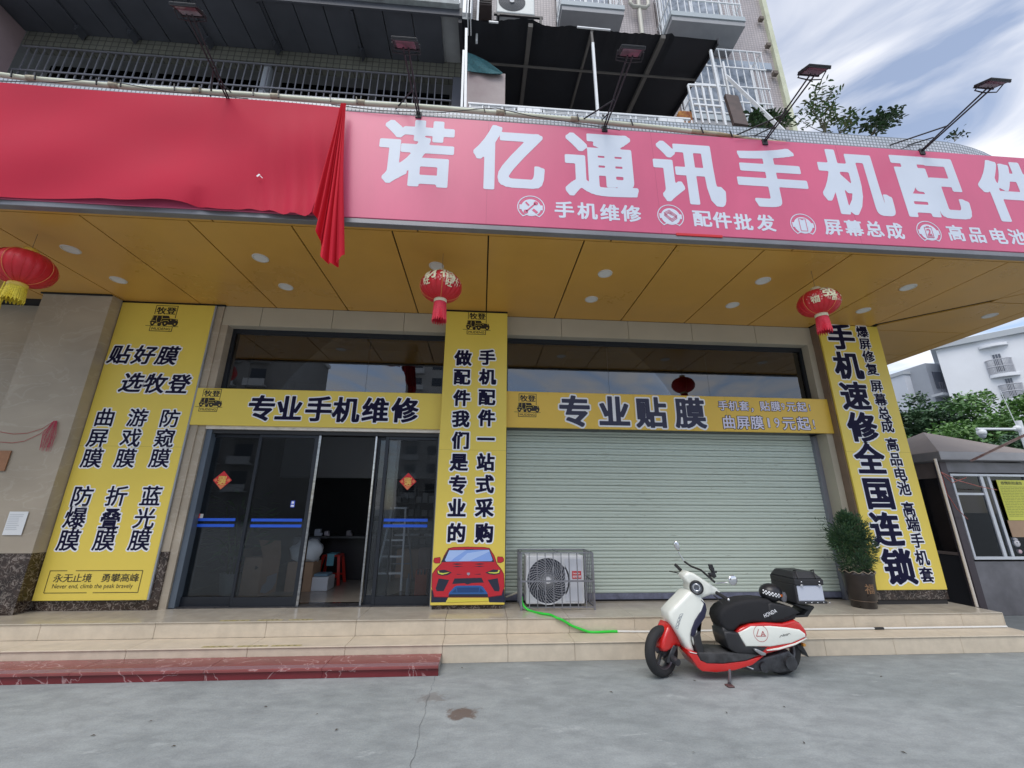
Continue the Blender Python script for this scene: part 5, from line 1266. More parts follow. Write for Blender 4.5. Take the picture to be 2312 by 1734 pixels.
for k in range(46):
    a = random.uniform(-1, 1)
    p0 = (125 + a * 4, 950); p1 = (112 + a * 16, 980 + random.uniform(-5, 5)); p2 = (103 + a * 12 + random.uniform(-4, 4), 1017 + random.uniform(-16, 4))
    tm.tube([tuple(atY(*p0, 5.88)), tuple(atY(*p1, 5.87)), tuple(atY(*p2, 5.88))], .0011, 3, False)
q = tm.build('strands', mat('tassel_pink', (0.52, 0.05, 0.10), .7), ts); q['kind'] = 'stuff'

# ================================================================== DOOR DECALS
DYF = YW + .12 + .019
def diamond(px, py, Y, s, label):
    c = atY(px, py, Y); x, z = float(c[0]), float(c[2])
    t = thing('spring_couplet', label, 'paper decoration', (x, Y, z), 'red diamond papers on the doors')
    MB().add([(x - s, Y, z), (x, Y, z - s), (x + s, Y, z), (x, Y, z + s)], [(0, 1, 2, 3)]).build('red_paper', mat('diamond_red', (0.62, 0.02, 0.03), .5), t)
    MB().add([(x - s * .38, Y - .001, z - s * .58), (x, Y - .001, z - s * .97), (x + s * .38, Y - .001, z - s * .58), (x, Y - .001, z - s * .42)], [(0, 1, 2, 3)]).disc((x - s * .68, Y - .001, z), s * .17, 8).disc((x + s * .66, Y - .001, z), s * .18, 8).build('corner_print', mat('diamond_orange', (0.72, 0.20, 0.08), .5), t)
    g_m = MB(); put(g_m, '招', x - s * .22, z + s * .25, s * .46, s * .42, Y - .002, .03, 26); put(g_m, '财', x + s * .22, z + s * .25, s * .46, s * .42, Y - .002, .03, 26)
    put(g_m, '宝', x + .06 * s, z - s * .10, s * .62, s * .42, Y - .003, .03, 26); put(g_m, '进', x - .0 * s, z - s * .2, s * 1.0, s * .6, Y - .0036, .02, 26)
    g_m.build('lettering', mat('diamond_gold', (0.78, 0.52, 0.12), .4), t)
diamond(502, 1084, YW + .136, .128, 'red diamond shaped paper with gold writing on the left glass door')
diamond(921, 1087, YW + .086, .122, 'red diamond shaped paper with gold writing on the right glass door')
def stripes(x0p, x1p, py, Y, label):
    a = atY(x0p, py, Y); b_ = atY(x1p, py, Y); z = float((a[2] + b_[2]) / 2)
    t = thing('blue_stripe_decal', label, 'sticker', (float(a[0]), Y, z), 'blue stripe stickers across the glass doors')
    Mb = mat('blue_decal', (0.015, 0.10, 0.62), .4)
    for dz, h in ((.026, .038), (-.05, .038)): MB().box(float(a[0]), float(b_[0]), Y - .002, Y, z + dz, z + dz + h).build('stripe', Mb, t)
    return t, z
YA, YB_ = YW + .138, YW + .088
stripes(427, 530, 1181, YA, 'double blue stripe sticker on the leftmost glass door')
stripes(566, 681, 1182, YB_, 'double blue stripe sticker on the second glass door')
stripes(866, 965, 1182, YB_, 'double blue stripe sticker on the right door before the ladder')
c = atY(661, 1138, YB_); x, z = float(c[0]), float(c[2])
t = thing('blue_sticker', 'small square blue and white service sticker on the second glass door', 'sticker', (x, YB_, z))
MB().box(x - .028, x + .028, YB_ - .002, YB_, z - .045, z + .045).build('sticker_base', mat('sticker_blue', (0.06, 0.12, 0.6), .4), t)
MB().box(x - .02, x + .02, YB_ - .004, YB_ - .0025, z - .035, z - .012).box(x - .015, x + .015, YB_ - .004, YB_ - .0025, z + .005, z + .035).build('sticker_print', M_white, t)
c = atY(450, 1165, YA); x, z = float(c[0]), float(c[2])
t = thing('small_notice', 'small white and red card stuck above the blue stripes on the leftmost door', 'sticker', (x, YA, z))
MB().box(x - .05, x + .05, YA - .002, YA, z - .028, z + .028).build('card', mat('card_white', (0.6, 0.62, 0.6), .5), t)
MB().box(x - .02, x + .01, YA - .004, YA - .0025, z - .028, z + .03).build('red_strip', M_red, t)

# ================================================================== INSIDE THE SHOP
FZ = Z2 - .002
def leafy(mb, base, n, spread, h0, h1, lw, ll, rnd, droop=.5):
    for k in range(n):
        a = rnd.uniform(0, 2 * math.pi); r = spread * rnd.random() ** .6; z = rnd.uniform(h0, h1)
        c = Vector((base[0] + r * math.cos(a), base[1] + r * math.sin(a), base[2] + z))
        d = Vector((math.cos(a), math.sin(a), rnd.uniform(-droop, .6))).normalized(); sd = Vector((-d.y, d.x, rnd.uniform(-.4, .4))).normalized() * lw
        mb.add([c, c + d * ll * .5 + sd, c + d * ll, c + d * ll * .5 - sd], [(0, 1, 2, 3)])
rn = random.Random(3)
b_ = atZ(497, 1352, FZ); bx, by = float(b_[0]), 6.95
pt = thing('potted_plant', 'dark leafy houseplant in a pale pot behind the left glass door', 'plant', (bx, by, FZ))
MB().lathe([(.10, 0), (.11, .02), (.15, .30), (.155, .31), (.14, .31), (.13, .25), (0.001, .25)], (bx, by, FZ), 20).build('pot', mat('pale_pot', (0.34, 0.37, 0.36), .4), pt)
for k in range(7):
    a = rn.uniform(0, 6.28); MB().tube([(bx + .04 * math.cos(a), by + .04 * math.sin(a), FZ + .25), (bx + .1 * math.cos(a), by + .1 * math.sin(a), FZ + .7), (bx + .24 * math.cos(a), by + .2 * math.sin(a), FZ + 1.25)], [.012, .01, .005], 5).build('stem', mat('stem_green', (0.10, 0.16, 0.05), .6), pt)
lm = MB(); leafy(lm, (bx, by, FZ), 170, .38, .35, 1.45, .03, .24, rn); q = lm.build('foliage', mat('houseplant_green', (0.07, 0.15, 0.05), .4, var=.4, vscale=3), pt); q['kind'] = 'stuff'

M_card = mat('cardboard', (0.48, 0.31, 0.20), .8, var=.08, vscale=3)
cb_ = thing('cardboard_box', 'tall open brown cardboard box with raised flaps inside the doors', 'box', (-3.3, 7.0, FZ))
a0 = atZ(537, 1350, FZ); a1 = atZ(577, 1350, FZ); a2 = atZ(622, 1336, FZ)
X0, Y0_ = float(a0[0]), float(a0[1]); X1 = float(a1[0]); X2 = float(a2[0]); Y2_ = max(float(a2[1]), Y0_ + .2); Hh = float(atY(568, 1259, Y0_)[2]) - FZ
cp = [(X0, Y0_), (X1, Y0_ + .02), (X2, Y2_), (X2 - (X1 - X0), Y2_ - .02)]
for k in range(4):
    (xa_, ya_), (xb_, yb_) = cp[k], cp[(k + 1) % 4]
    MB().bar((xa_, ya_, FZ + Hh / 2), (xb_, yb_, FZ + Hh / 2), Hh, .006, up=(0, 0, 1)) 
    d = Vector((xb_ - xa_, yb_ - ya_, 0)).normalized(); n = Vector((-d.y, d.x, 0)) * .005
    mbx = MB(); mbx.add([(xa_ + .003 * d.x, ya_ + .003 * d.y, FZ), (xb_ - .003 * d.x, yb_ - .003 * d.y, FZ), (xb_ - .003 * d.x, yb_ - .003 * d.y, FZ + Hh), (xa_ + .003 * d.x, ya_ + .003 * d.y, FZ + Hh), (xa_ + n.x, ya_ + n.y, FZ), (xb_ + n.x, yb_ + n.y, FZ), (xb_ + n.x, yb_ + n.y, FZ + Hh), (xa_ + n.x, ya_ + n.y, FZ + Hh)],
        [(0, 1, 2, 3), (5, 4, 7, 6), (3, 2, 6, 7), (0, 3, 7, 4), (1, 5, 6, 2)]); mbx.build('side', M_card, cb_)
MB().add([(X1, Y0_ + .02, FZ + Hh), (X2, Y2_, FZ + Hh), (X2 - .05, Y2_ + .03, FZ + Hh + .2), (X1 - .14, Y0_ + .1, FZ + Hh + .24)], [(0, 1, 2, 3)]).build('flap', M_card, cb_)
MB().add([(X0, Y0_, FZ + Hh), (X2 - (X1 - X0), Y2_ - .02, FZ + Hh), (X2 - (X1 - X0) - .1, Y2_, FZ + Hh + .12), (X0 - .13, Y0_ + .06, FZ + Hh + .10)], [(0, 1, 2, 3)]).build('flap', mat('cardboard_dark', (0.2, 0.13, 0.09), .8), cb_)
MB().disc((X1 - .07, Y0_ - .002 + .012, FZ + Hh - .14), .035, 3).build('printed_mark', M_black, cb_)
d = Vector((X2 - X1, Y2_ - Y0_ - .02, 0)); SL_ = d.length; d.normalize()
def onside(u, z, o=.008):
    u = u / .4 * SL_
    return (X1 + d.x * u + d.y * o, Y0_ + .02 + d.y * u - d.x * o, FZ + z)
MB().add([onside(.14, Hh - .28), onside(.36, Hh - .26), onside(.36, .14), onside(.30, .06), onside(.16, .02), onside(.04, .06), onside(.06, .14), onside(.14, .18)], [(0, 1, 2, 3, 4, 5, 6, 7)]).build('sock_print', mat('pale_print', (0.4, 0.4, 0.44), .6), cb_)

wb = thing('white_box', 'white foam box on the shop floor in the open doorway', 'box', (-2.6, 7.3, FZ))
a0 = atZ(693, 1335, FZ); a1 = atZ(737, 1335, FZ)
MB().bev(float(a0[0]), float(a1[0]), float(a0[1]), float(a0[1]) + .32, FZ, FZ + .20, .008, 1).build('body', mat('foam_white', (0.75, 0.76, 0.8), .5), wb)
MB().bev(float(a0[0]) + .03, float(a1[0]) - .03, float(a0[1]) + .05, float(a0[1]) + .28, FZ + .201, FZ + .24, .01, 1).build('contents', mat('blue_grey_plastic', (0.2, 0.32, 0.42), .4), wb)
# red stool with a blue cloth
sx0, sy0 = float(atZ(745, 1318, FZ)[0]), 7.95
st = thing('plastic_stool', 'red plastic stool standing behind the white box', 'stool', (sx0, sy0, FZ))
M_rp = mat('red_plastic', (0.55, 0.03, 0.02), .35)
MB().bev(sx0 - .15, sx0 + .15, sy0 - .13, sy0 + .13, FZ + .44, FZ + .47, .012, 2).build('seat', M_rp, st)
for dx__, dy__ in ((-1, -1), (1, -1), (1, 1), (-1, 1)):
    MB().bar((sx0 + dx__ * .13, sy0 + dy__ * .11, FZ + .44), (sx0 + dx__ * .19, sy0 + dy__ * .17, FZ), .045, .03).build('leg', M_rp, st)
for z_ in (.12,): MB().box(sx0 - .17, sx0 + .17, sy0 - .16, sy0 - .145, FZ + z_, FZ + z_ + .03).box(sx0 - .17, sx0 + .17, sy0 + .145, sy0 + .16, FZ + z_, FZ + z_ + .03).build('rung', M_rp, st)
o = MB().box(sx0 - .06, sx0 + .08, sy0 - .14, sy0 + .1, FZ + .472, FZ + .49).box(sx0 - .05, sx0 + .06, sy0 - .15, sy0 - .135, FZ + .30, FZ + .489).build('cloth', mat('blue_cloth', (0.2, 0.5, 0.62), .8)); tag(o, 'folded light blue cloth hanging over the red stool', 'cloth')
# box with a white plastic bag, counter behind
bx = float(atZ(662, 1338, FZ)[0]); by = 7.25
o = MB().bev(bx - .17, bx + .22, by, by + .35, FZ, FZ + .42, .004, 1).build('cardboard_box', M_card); tag(o, 'brown cardboard box under the white plastic bag behind the door edge', 'box')
bm = bmesh.new(); bmesh.ops.create_icosphere(bm, subdivisions=3, radius=1)
for v in bm.verts:
    n = 1 + .12 * math.sin(v.co.x * 7 + v.co.z * 5) + .08 * math.sin(v.co.y * 11 + v.co.z * 9); v.co = Vector((v.co.x * .24 * n, v.co.y * .16 * n, (v.co.z * .20 if v.co.z > -.2 else -.04 + v.co.z * .12) * n))
o = MB().bm(bm, True, Matrix.Translation((bx + .03, by + .15, FZ + .55))).build('plastic_bag', mat('bag_white', (0.72, 0.76, 0.8), .35)); tag(o, 'crumpled white plastic bag lying on the brown box behind the door', 'bag')
ct = thing('counter', 'long grey shop counter with dark front reaching back into the shop', 'counter', (-2.9, 8.0, FZ))
kx0 = float(atY(652, 1290, 8.0)[0]); kx1 = float(atY(712, 1290, 8.0)[0])
kz = float(atY(700, 1214, 8.0)[2])
MB().bev(kx0, kx1, 8.0, 8.08, FZ, kz, .004, 1).build('end_panel', mat('counter_grey', (0.17, 0.18, 0.21), .5), ct)
MB().bev(kx1 + .002, kx1 + .9, 8.35, 8.42, FZ, kz - .02, .004, 1).box(kx0 + .1, kx1 + .9, 8.42, 8.9, FZ, kz - .05).build('front_panel', mat('counter_dark', (0.03, 0.026, 0.03), .4), ct)
MB().bev(kx0, kx1 + .95, 8.09, 8.95, kz - .02, kz + .02, .004, 1).build('counter_top', mat('counter_top', (0.06, 0.06, 0.065), .2), ct)
for k, (dx__, s_, c_, nm, lb_) in enumerate([(.0, .05, (0.5, 0.52, 0.6), 'tape_dispenser', 'pale tape dispenser on the end of the counter'), (.16, .035, (0.5, 0.45, 0.5), 'small_gadget', 'small pale gadget beside the dispenser on the counter'), (.55, .04, (0.22, 0.2, 0.22), 'card_reader', 'small dark card reader further along the counter')]):
    x = kx1 - .1 + dx__
    o = MB().bev(x - s_, x + s_, 8.12, 8.2, kz + .021, kz + .021 + s_ * 2.4, .012, 2).bev(x + s_ * .4, x + s_ * 1.8, 8.1, 8.16, kz + .021, kz + .021 + s_ * 1.1, .01, 2).build(nm, mat(nm, c_, .4)); tag(o, lb_, 'gadget')
# step ladder
ld = thing('step_ladder', 'aluminium step ladder standing open behind the right glass door', 'ladder', (-1.4, 7.3, FZ))
M_al = mat('aluminium', (0.85, 0.87, 0.92), .4, .0)
fr = tuple(float(c) for c in atZ(905, 1334, FZ)); fl = (fr[0] - .55, fr[1], FZ)
topz = FZ + 1.28; tr_ = tuple(float(c) for c in atY(916, 1149, 7.45)); topz = tr_[2]; tl = (tr_[0] - .24, 7.45, topz)
tl = tuple(float(c) for c in atY(886, 1149, 7.45)); fl = (tl[0] - .16, fr[1], FZ)
MB().bar(fr, (tr_[0], 7.45, topz), .028, .05).build('stile', M_al, ld); MB().bar(fl, tl, .028, .05).build('stile', M_al, ld)
rr_ = (tr_[0] + .10, 8.15, FZ); rl_ = (tl[0] - .08, 8.15, FZ)
M_al2 = mat('aluminium_dull', (0.34, 0.34, 0.36), .5, .3)
MB().bar(rr_, (tr_[0], 7.52, topz), .022).build('rear_leg', M_al2, ld); MB().bar(rl_, (tl[0], 7.52, topz), .022).build('rear_leg', M_al2, ld)
MB().bev(tl[0] - .03, tr_[0] + .03, 7.40, 7.56, topz, topz + .03, .006, 1).build('top_step', M_al, ld)
for k in range(1, 5):
    t = k / 5; a = [fl[i] * (1 - t) + tl[i] * t for i in range(3)]; b2 = [fr[i] * (1 - t) + tr_[i] * t for i in range(3)]
    MB().box(a[0], b2[0], a[1] - .01, a[1] + .07, a[2] - .012, a[2] + .012).build('step', M_al, ld)
for k in range(1, 4):
    t = k / 4; MB().bar([rl_[i] * (1 - t) + (tl[0], 7.52, topz)[i] * t for i in range(3)], [rr_[i] * (1 - t) + (tr_[0], 7.52, topz)[i] * t for i in range(3)], .016).build('rear_brace', M_al2, ld)
# orange tool case with board, bottle
ox = float(atZ(945, 1352, FZ)[0]); 
tc_ = thing('tool_case', 'orange plastic tool case with black latches in the corner by the door', 'tool case', (ox, 6.85, FZ))
MB().bev(ox - .09, ox + .09, 6.8, 6.95, FZ, FZ + .36, .015, 2).build('body', mat('orange_plastic', (0.62, 0.12, 0.04), .45), tc_)
for dz in (.30,): 
    for k in (-.05, 0, .05): MB().bev(ox + k - .012, ox + k + .012, 6.785, 6.8, FZ + dz, FZ + dz + .07, .003, 1).build('latch', M_black, tc_)
MB().bev(ox - .08, ox + .10, 6.96, 6.98, FZ, FZ + .66, .003, 1).build('backing_board', mat('card_pale', (0.25, 0.17, 0.14), .8), tc_)
o = MB().lathe([(.03, 0), (.032, .01), (.03, .2), (.012, .25), (.012, .30), (.001, .30)], (ox - .2, 6.9, FZ), 14).build('bottle', mat('bottle_grey', (0.3, 0.32, 0.35), .2)); tag(o, 'small grey bottle beside the orange tool case', 'bottle')
# shelves of phone parts at the back
sv = thing('display_shelves', 'dark wall shelves packed with small boxes at the back of the shop', 'shelves', (-1.0, 9.2, FZ))
M_sh = mat('shelf_dark', (0.06, 0.065, 0.07), .4); gx0, gx1 = -2.2, -.15
for k in range(6): MB().box(gx0, gx1, 9.1, 9.4, FZ + .25 + k * .27, FZ + .27 + k * .27).build('shelf', M_sh, sv)
for k in range(6): MB().box(gx0 + k * .41 - .012, gx0 + k * .41 + .012, 9.09, 9.42, FZ, FZ + 1.65).build('upright', M_sh, sv)
pk = [mat('pack_%s' % n, c, .4) for n, c in (('grey', (0.16, 0.17, 0.18)), ('white', (0.30, 0.31, 0.32)), ('dark', (0.08, 0.09, 0.10)))]
for r in range(5):
    for c_ in range(15):
        x = gx0 + .03 + c_ * .136
        MB().box(x, x + .10, 9.12, 9.2, FZ + .272 + r * .27, FZ + .272 + r * .27 + rn.uniform(.12, .2)).build('package', rn.choice(pk), sv)
tv = thing('work_desk', 'low dark desk with folded pale sheets behind the ladder', 'desk', (-1.2, 8.4, FZ))
MB().box(-1.75, -.35, 8.35, 8.9, FZ + .70, FZ + .74).box(-1.7, -1.65, 8.4, 8.85, FZ, FZ + .7).box(-.5, -.45, 8.4, 8.85, FZ, FZ + .7).build('desk_frame', mat('desk_dark', (0.08, 0.07, 0.065), .5), tv)
MB().bev(-1.6, -1.15, 8.36, 8.6, FZ + .742, FZ + .775, .01, 1).bev(-1.05, -.5, 8.36, 8.6, FZ + .742, FZ + .775, .01, 1).build('folded_sheets', mat('sheet_white', (0.7, 0.72, 0.76), .5), tv)
o = MB().bev(-1.55, -1.0, 8.5, 8.8, FZ, FZ + .5, .005, 1).build('cardboard_box', M_card); tag(o, 'brown cardboard box on the floor under the desk', 'box')

a = atY(672, 158, 5.18); o = MB().lathe([(.001, -.02), (.05, -.015), (.075, 0), (.075, .006), (.001, .006)], (float(a[0]), 5.18, float(a[2])), 20, 'y').build('straw_disc', mat('orange_straw', (0.30, 0.14, 0.06), .8, var=.2, vscale=20)); tag(o, 'round orange brown woven disc hanging inside the barred window', 'decoration')

# ================================================================== AC UNIT IN ITS CAGE, HOSE, PIPE
cg_ = thing('ac_cage', 'grey steel bar cage around the air conditioner unit on the landing', 'cage', (1.0, 6.0, Z2))
M_cage = mat('cage_steel', (0.30, 0.30, 0.33), .35, .7, var=.15, vscale=12)
gx0 = float(atZ(1178, 1382, Z2)[0]); gx1 = float(atZ(1343, 1377, Z2)[0]); gy0 = 5.86; gy1 = 6.33
gz = float(atY(1260, 1248, gy0)[2])
def cbar(a, b_, w=.012, nm='bar'): MB().bar(a, b_, w, w).build(nm, M_cage, cg_)
for x in (gx0, gx1):
    for y in (gy0, gy1): cbar((x, y, Z2), (x, y, gz), .022, 'post')
    for z in (Z2 + .035, gz, (Z2 + gz) / 2): cbar((x, gy0, z), (x, gy1, z), .014, 'rail')
for y in (gy0, gy1):
    for z in (Z2 + .035, gz): cbar((gx0, y, z), (gx1, y, z), .014, 'rail')
cbar((gx0, gy0 - .012, (Z2 + gz) / 2), (gx1, gy0 - .012, (Z2 + gz) / 2), .02, 'rail')
nb = 9
for k in range(1, nb): x = gx0 + (gx1 - gx0) * k / nb; cbar((x, gy0, Z2 + .02), (x, gy0, gz))
for k in range(1, 5):
    y = gy0 + (gy1 - gy0) * k / 5; cbar((gx0, y, Z2 + .03), (gx0, y, gz)); cbar((gx1, y, Z2 + .03), (gx1, y, gz))
cbar((gx0 + .5, gy0, gz), (gx0 + .5, gy1, gz))
ac = thing('ac_unit', 'white air conditioner unit with spiral fan guard inside the steel cage', 'ac unit', (1.0, 6.05, Z2))
ux0, ux1, uy = gx0 + .075, gx1 - .10, 5.97; uz0, uz1 = Z2 + .05, gz - .045
MB().bev(ux0, ux1, uy, uy + .30, uz0, uz1, .015, 2).build('casing', mat('ac_casing', (0.70, 0.71, 0.74), .4, var=.03), ac)
fc = ((ux0 + ux1) / 2 - .10, uy, (uz0 + uz1) / 2 - .01); fr_ = min(.275, (uz1 - uz0) / 2 - .015)
MB().disc((fc[0], uy - .003, fc[2]), fr_, 40).build('fan_recess', mat('fan_recess', (0.035, 0.04, 0.06), .5), ac)
ringm = MB(); ring_arc(ringm, fc[0], fc[2], fr_, fr_ + .018, 0, 360, uy - .006, 48); ringm.build('fan_ring', mat('ring_white', (0.72, 0.73, 0.76), .35), ac)
M_vane = mat('vane_grey', (0.55, 0.56, 0.60), .4)
for k in range(36):
    a = 2 * math.pi * k / 36
    MB().tube([(fc[0] + r * math.cos(a + 1.1 * (r / fr_) ** 1.0), uy - .012, fc[2] + r * math.sin(a + 1.1 * (r / fr_))) for r in [fr_ * (.14 + .86 * t / 6) for t in range(7)]], .0028, 4, False).build('guard_vane', M_vane, ac)
MB().tube([(fc[0], uy - .02, fc[2]), (fc[0], uy - .006, fc[2])], .04, 20).build('hub', mat('hub_white', (0.72, 0.72, 0.76), .4), ac)
for k in range(8):
    rr = fr_ * (k + 1.5) / 9.5; MB().tube([(fc[0] + rr * math.cos(t * math.pi / 20), uy - .008, fc[2] + rr * math.sin(t * math.pi / 20)) for t in range(41)], .0012, 3, False).build('guard_ring', M_vane, ac)
px0 = ux1 - .26
MB().bev(px0, ux1 - .03, uy - .006, uy - .0005, uz0 + .03, uz1 - .04, .003, 1).build('side_panel', mat('ac_side', (0.62, 0.64, 0.70), .4), ac)
lx, lz = XZ(1302, 1298, uy - .01)
MB().bev(lx - .062, lx + .062, uy - .012, uy - .007, lz - .047, lz + .047, .002, 1).build('badge', M_red, ac)
lt_ = MB(); put(lt_, 'Leader', lx, lz + .022, .10, .026, uy - .014, .012, 26, 2.0, 1, 0, True)
for i, ch in enumerate('统帅空调'): put(lt_, ch, lx - .04 + i * .027, lz - .02, .028, .034, uy - .014, .012, 22)
lt_.build('lettering', M_white, ac)
MB().box(ux0 + .05, ux1 - .05, uy + .02, uy + .28, Z2, uz0).build('foot_rail', M_black, ac)
o = MB().tube([tuple(atY(x, y, 6.3)) for x, y in [(1142, 1348), (1155, 1343), (1168, 1338)]], .012, 8).build('wrapped_pipe', mat('wrapped_white', (0.55, 0.53, 0.45), .7)); tag(o, 'short pale wrapped pipe between the centre pillar and the cage', 'pipe')
# green hose
hz = []
for px, py, Y, dz in [(1178, 1348, 5.95, 0), (1179, 1360, 5.90, 0), (1186, 1372, 5.85, 0), (1200, 1380, 5.80, 0)]:
    hz.append(tuple(atY(px, py, Y)))
for px, py in [(1222, 1385), (1242, 1388)]: hz.append((float(atZ(px, py, Z2 + .013)[0]), float(atZ(px, py, Z2 + .013)[1]), Z2 + .013))
p = atY(1256, 1393, 5.478); hz.append((float(p[0]), 5.478, Z2 + .004))
for px, py in [(1270, 1400), (1290, 1412), (1310, 1420)]:
    p = atY(px, py, 5.475); hz.append((float(p[0]), 5.475, float(p[2])))
for px, py in [(1330, 1428), (1352, 1429), (1375, 1427), (1391, 1425)]:
    p = atZ(px, py - 2, Z1 + .014); hz.append((float(p[0]), min(float(p[1]), 5.48), Z1 + .014))
def smooth_path(P, n=6):
    P = [Vector(p) for p in P]; out = []
    for i in range(len(P) - 1):
        p0, p1, p2, p3 = P[max(i - 1, 0)], P[i], P[i + 1], P[min(i + 2, len(P) - 1)]
        for k in range(n):
            t = k / n
            out.append(.5 * ((2 * p1) + (-p0 + p2) * t + (2 * p0 - 5 * p1 + 4 * p2 - p3) * t * t + (-p0 + 3 * p1 - 3 * p2 + p3) * t ** 3))
    return out + [P[-1]]
M_hose = mat('bright_green_hose', (0.03, 0.62, 0.05), .35)
o = MB().tube(smooth_path(hz), .014, 10).build('green_hose', M_hose); tag(o, 'bright green hose running from the cage down over the beige steps', 'hose')
e_ = hz[-1]
wp = thing('drain_tube', 'thin white pipe lying along the lower step, joining the green hose', 'pipe', (4, 5.45, Z1))
MB().tube([e_, (e_[0] + .3, 5.455, Z1 + .014), (3.0, 5.46, Z1 + .014), (4.4, 5.45, Z1 + .014), (XR - .05, 5.45, Z1 + .014)], .012, 8).build('tube', mat('white_pvc', (0.72, 0.72, 0.7), .4), wp)
p = atZ(1988, 1420, Z1 + .014); MB().tube([(float(p[0]) - .06, 5.45, Z1 + .014), (float(p[0]) + .06, 5.45, Z1 + .014)], .0155, 8).build('black_tape', M_black, wp)

# ================================================================== POTTED CONIFER
px_, py_ = float(atZ(1957, 1372, Z2)[0]), 5.86
pp_ = thing('potted_shrub', 'bushy green shrub in a dark brown glazed pot beside the right pillar', 'plant', (px_, py_, Z2))
M_pot = mat('dark_brown_glaze', (0.028, 0.021, 0.019), .3, var=.3, vscale=6)
pv = []; n = 48
pp_prof = [(.135, 0), (.142, .01), (.145, .085), (.150, .09), (.155, .10), (.185, .40), (.20, .45), (.185, .45), (.17, .42), (.001, .41)]
mbp = MB(); vs = []
for i, (r, h) in enumerate(pp_prof):
    for k in range(n):
        a = 2 * math.pi * k / n; w = (.014 * math.sin(a * 12) if i in (6, 7) else 0)
        vs.append((px_ + r * math.cos(a), py_ + r * math.sin(a), Z2 + h + w))
mbp.add(vs, [(i * n + k, i * n + (k + 1) % n, (i + 1) * n + (k + 1) % n, (i + 1) * n + k) for i in range(len(pp_prof) - 1) for k in range(n)], True); mbp.build('pot', M_pot, pp_)
MB().tube([(px_ + .202 * math.cos(2 * math.pi * k / 64), py_ + .202 * math.sin(2 * math.pi * k / 64), Z2 + .45 + .014 * math.sin(2 * math.pi * k / 64 * 12)) for k in range(65)], .004, 5, False).build('rim', mat('rim_beige', (0.40, 0.33, 0.25), .4), pp_)
MB().tube([(px_ + .152 * math.cos(2 * math.pi * k / 48), py_ + .152 * math.sin(2 * math.pi * k / 48), Z2 + .09) for k in range(49)], .004, 5, False).build('band', mat('band_brown', (0.16, 0.11, 0.08), .4), pp_)
lt_ = MB()
def potwrap(u, v):
    h = v - Z2; r = .155 + (h - .10) * .1 + .003; th = u / r - math.pi / 2 - .10
    return (px_ + r * math.cos(th), py_ + r * math.sin(th), v)
put(lt_, '福', 0, Z2 + .25, .13, .13, 0, .012, 34, map3=potwrap); lt_.build('lettering', mat('bronze_print', (0.26, 0.15, 0.08), .4), pp_)
rn2 = random.Random(11); M_con = mat('conifer_green', (0.03, 0.075, 0.035), .55, var=.5, vscale=5, detail=3)
M_con2 = mat('conifer_green_light', (0.055, 0.11, 0.04), .55, var=.4, vscale=5, detail=3)
ca, cb2 = MB(), MB()
lobes = [(0, 0, .82, .23, .27), (-.10, 0, .97, .17, .19), (.08, .0, 1.06, .15, .18), (-.02, 0, .62, .20, .14), (.15, 0, .82, .16, .22), (-.17, 0, .90, .13, .13), (-.02, .0, 1.18, .09, .10)]
for k in range(6200):
    L0 = rn2.choice(lobes); u = Vector((rn2.gauss(0, 1), rn2.gauss(0, 1), rn2.gauss(0, 1))).normalized() * rn2.random() ** .33
    rag = 1 + .22 * math.sin(u.x * 9 + u.z * 7)
    c = Vector((px_ + L0[0] + u.x * L0[3] * rag, py_ + L0[1] - .02 + u.y * L0[3] * .9, Z2 + L0[2] - .06 + u.z * L0[4] * rag))
    if c.z < Z2 + .43: continue
    d = (u + Vector((rn2.uniform(-.5, .5), rn2.uniform(-.5, .5), rn2.uniform(-.1, .8)))).normalized(); s_ = d.cross(Vector((rn2.random(), rn2.random(), rn2.random()))).normalized() * rn2.uniform(.004, .008); l = rn2.uniform(.035, .075)
    (cb2 if rn2.random() < .35 else ca).add([c - s_ * .5, c + d * l * .45 - s_, c + d * l, c + d * l * .5 + s_], [(0, 1, 2, 3)])
for k in range(26):   # stray sprays sticking out of the outline
    a = rn2.uniform(0, 6.28); z = rn2.uniform(.6, 1.15); r = .22
    b0_ = Vector((px_ + r * math.cos(a), py_ + r * math.sin(a) * .8, Z2 + z)); dd = Vector((math.cos(a), math.sin(a), rn2.uniform(-.2, .7))).normalized()
    for q in range(14):
        c = b0_ + dd * (.012 * q); d = (dd + Vector((rn2.uniform(-1, 1), rn2.uniform(-1, 1), rn2.uniform(-1, 1))) * .8).normalized(); s_ = d.cross(Vector((0, 0, 1))).normalized() * .005
        ca.add([c, c + d * .03 - s_, c + d * .05, c + d * .03 + s_], [(0, 1, 2, 3)])
for mb_, mm in ((ca, M_con), (cb2, M_con2)): q = mb_.build('foliage', mm, pp_); q['kind'] = 'stuff'
MB().tube([(px_, py_, Z2 + .4), (px_ + .02, py_, Z2 + .7), (px_, py_, Z2 + 1.0)], [.02, .015, .006], 6).build('stem', mat('bark', (0.10, 0.07, 0.05), .8), pp_)

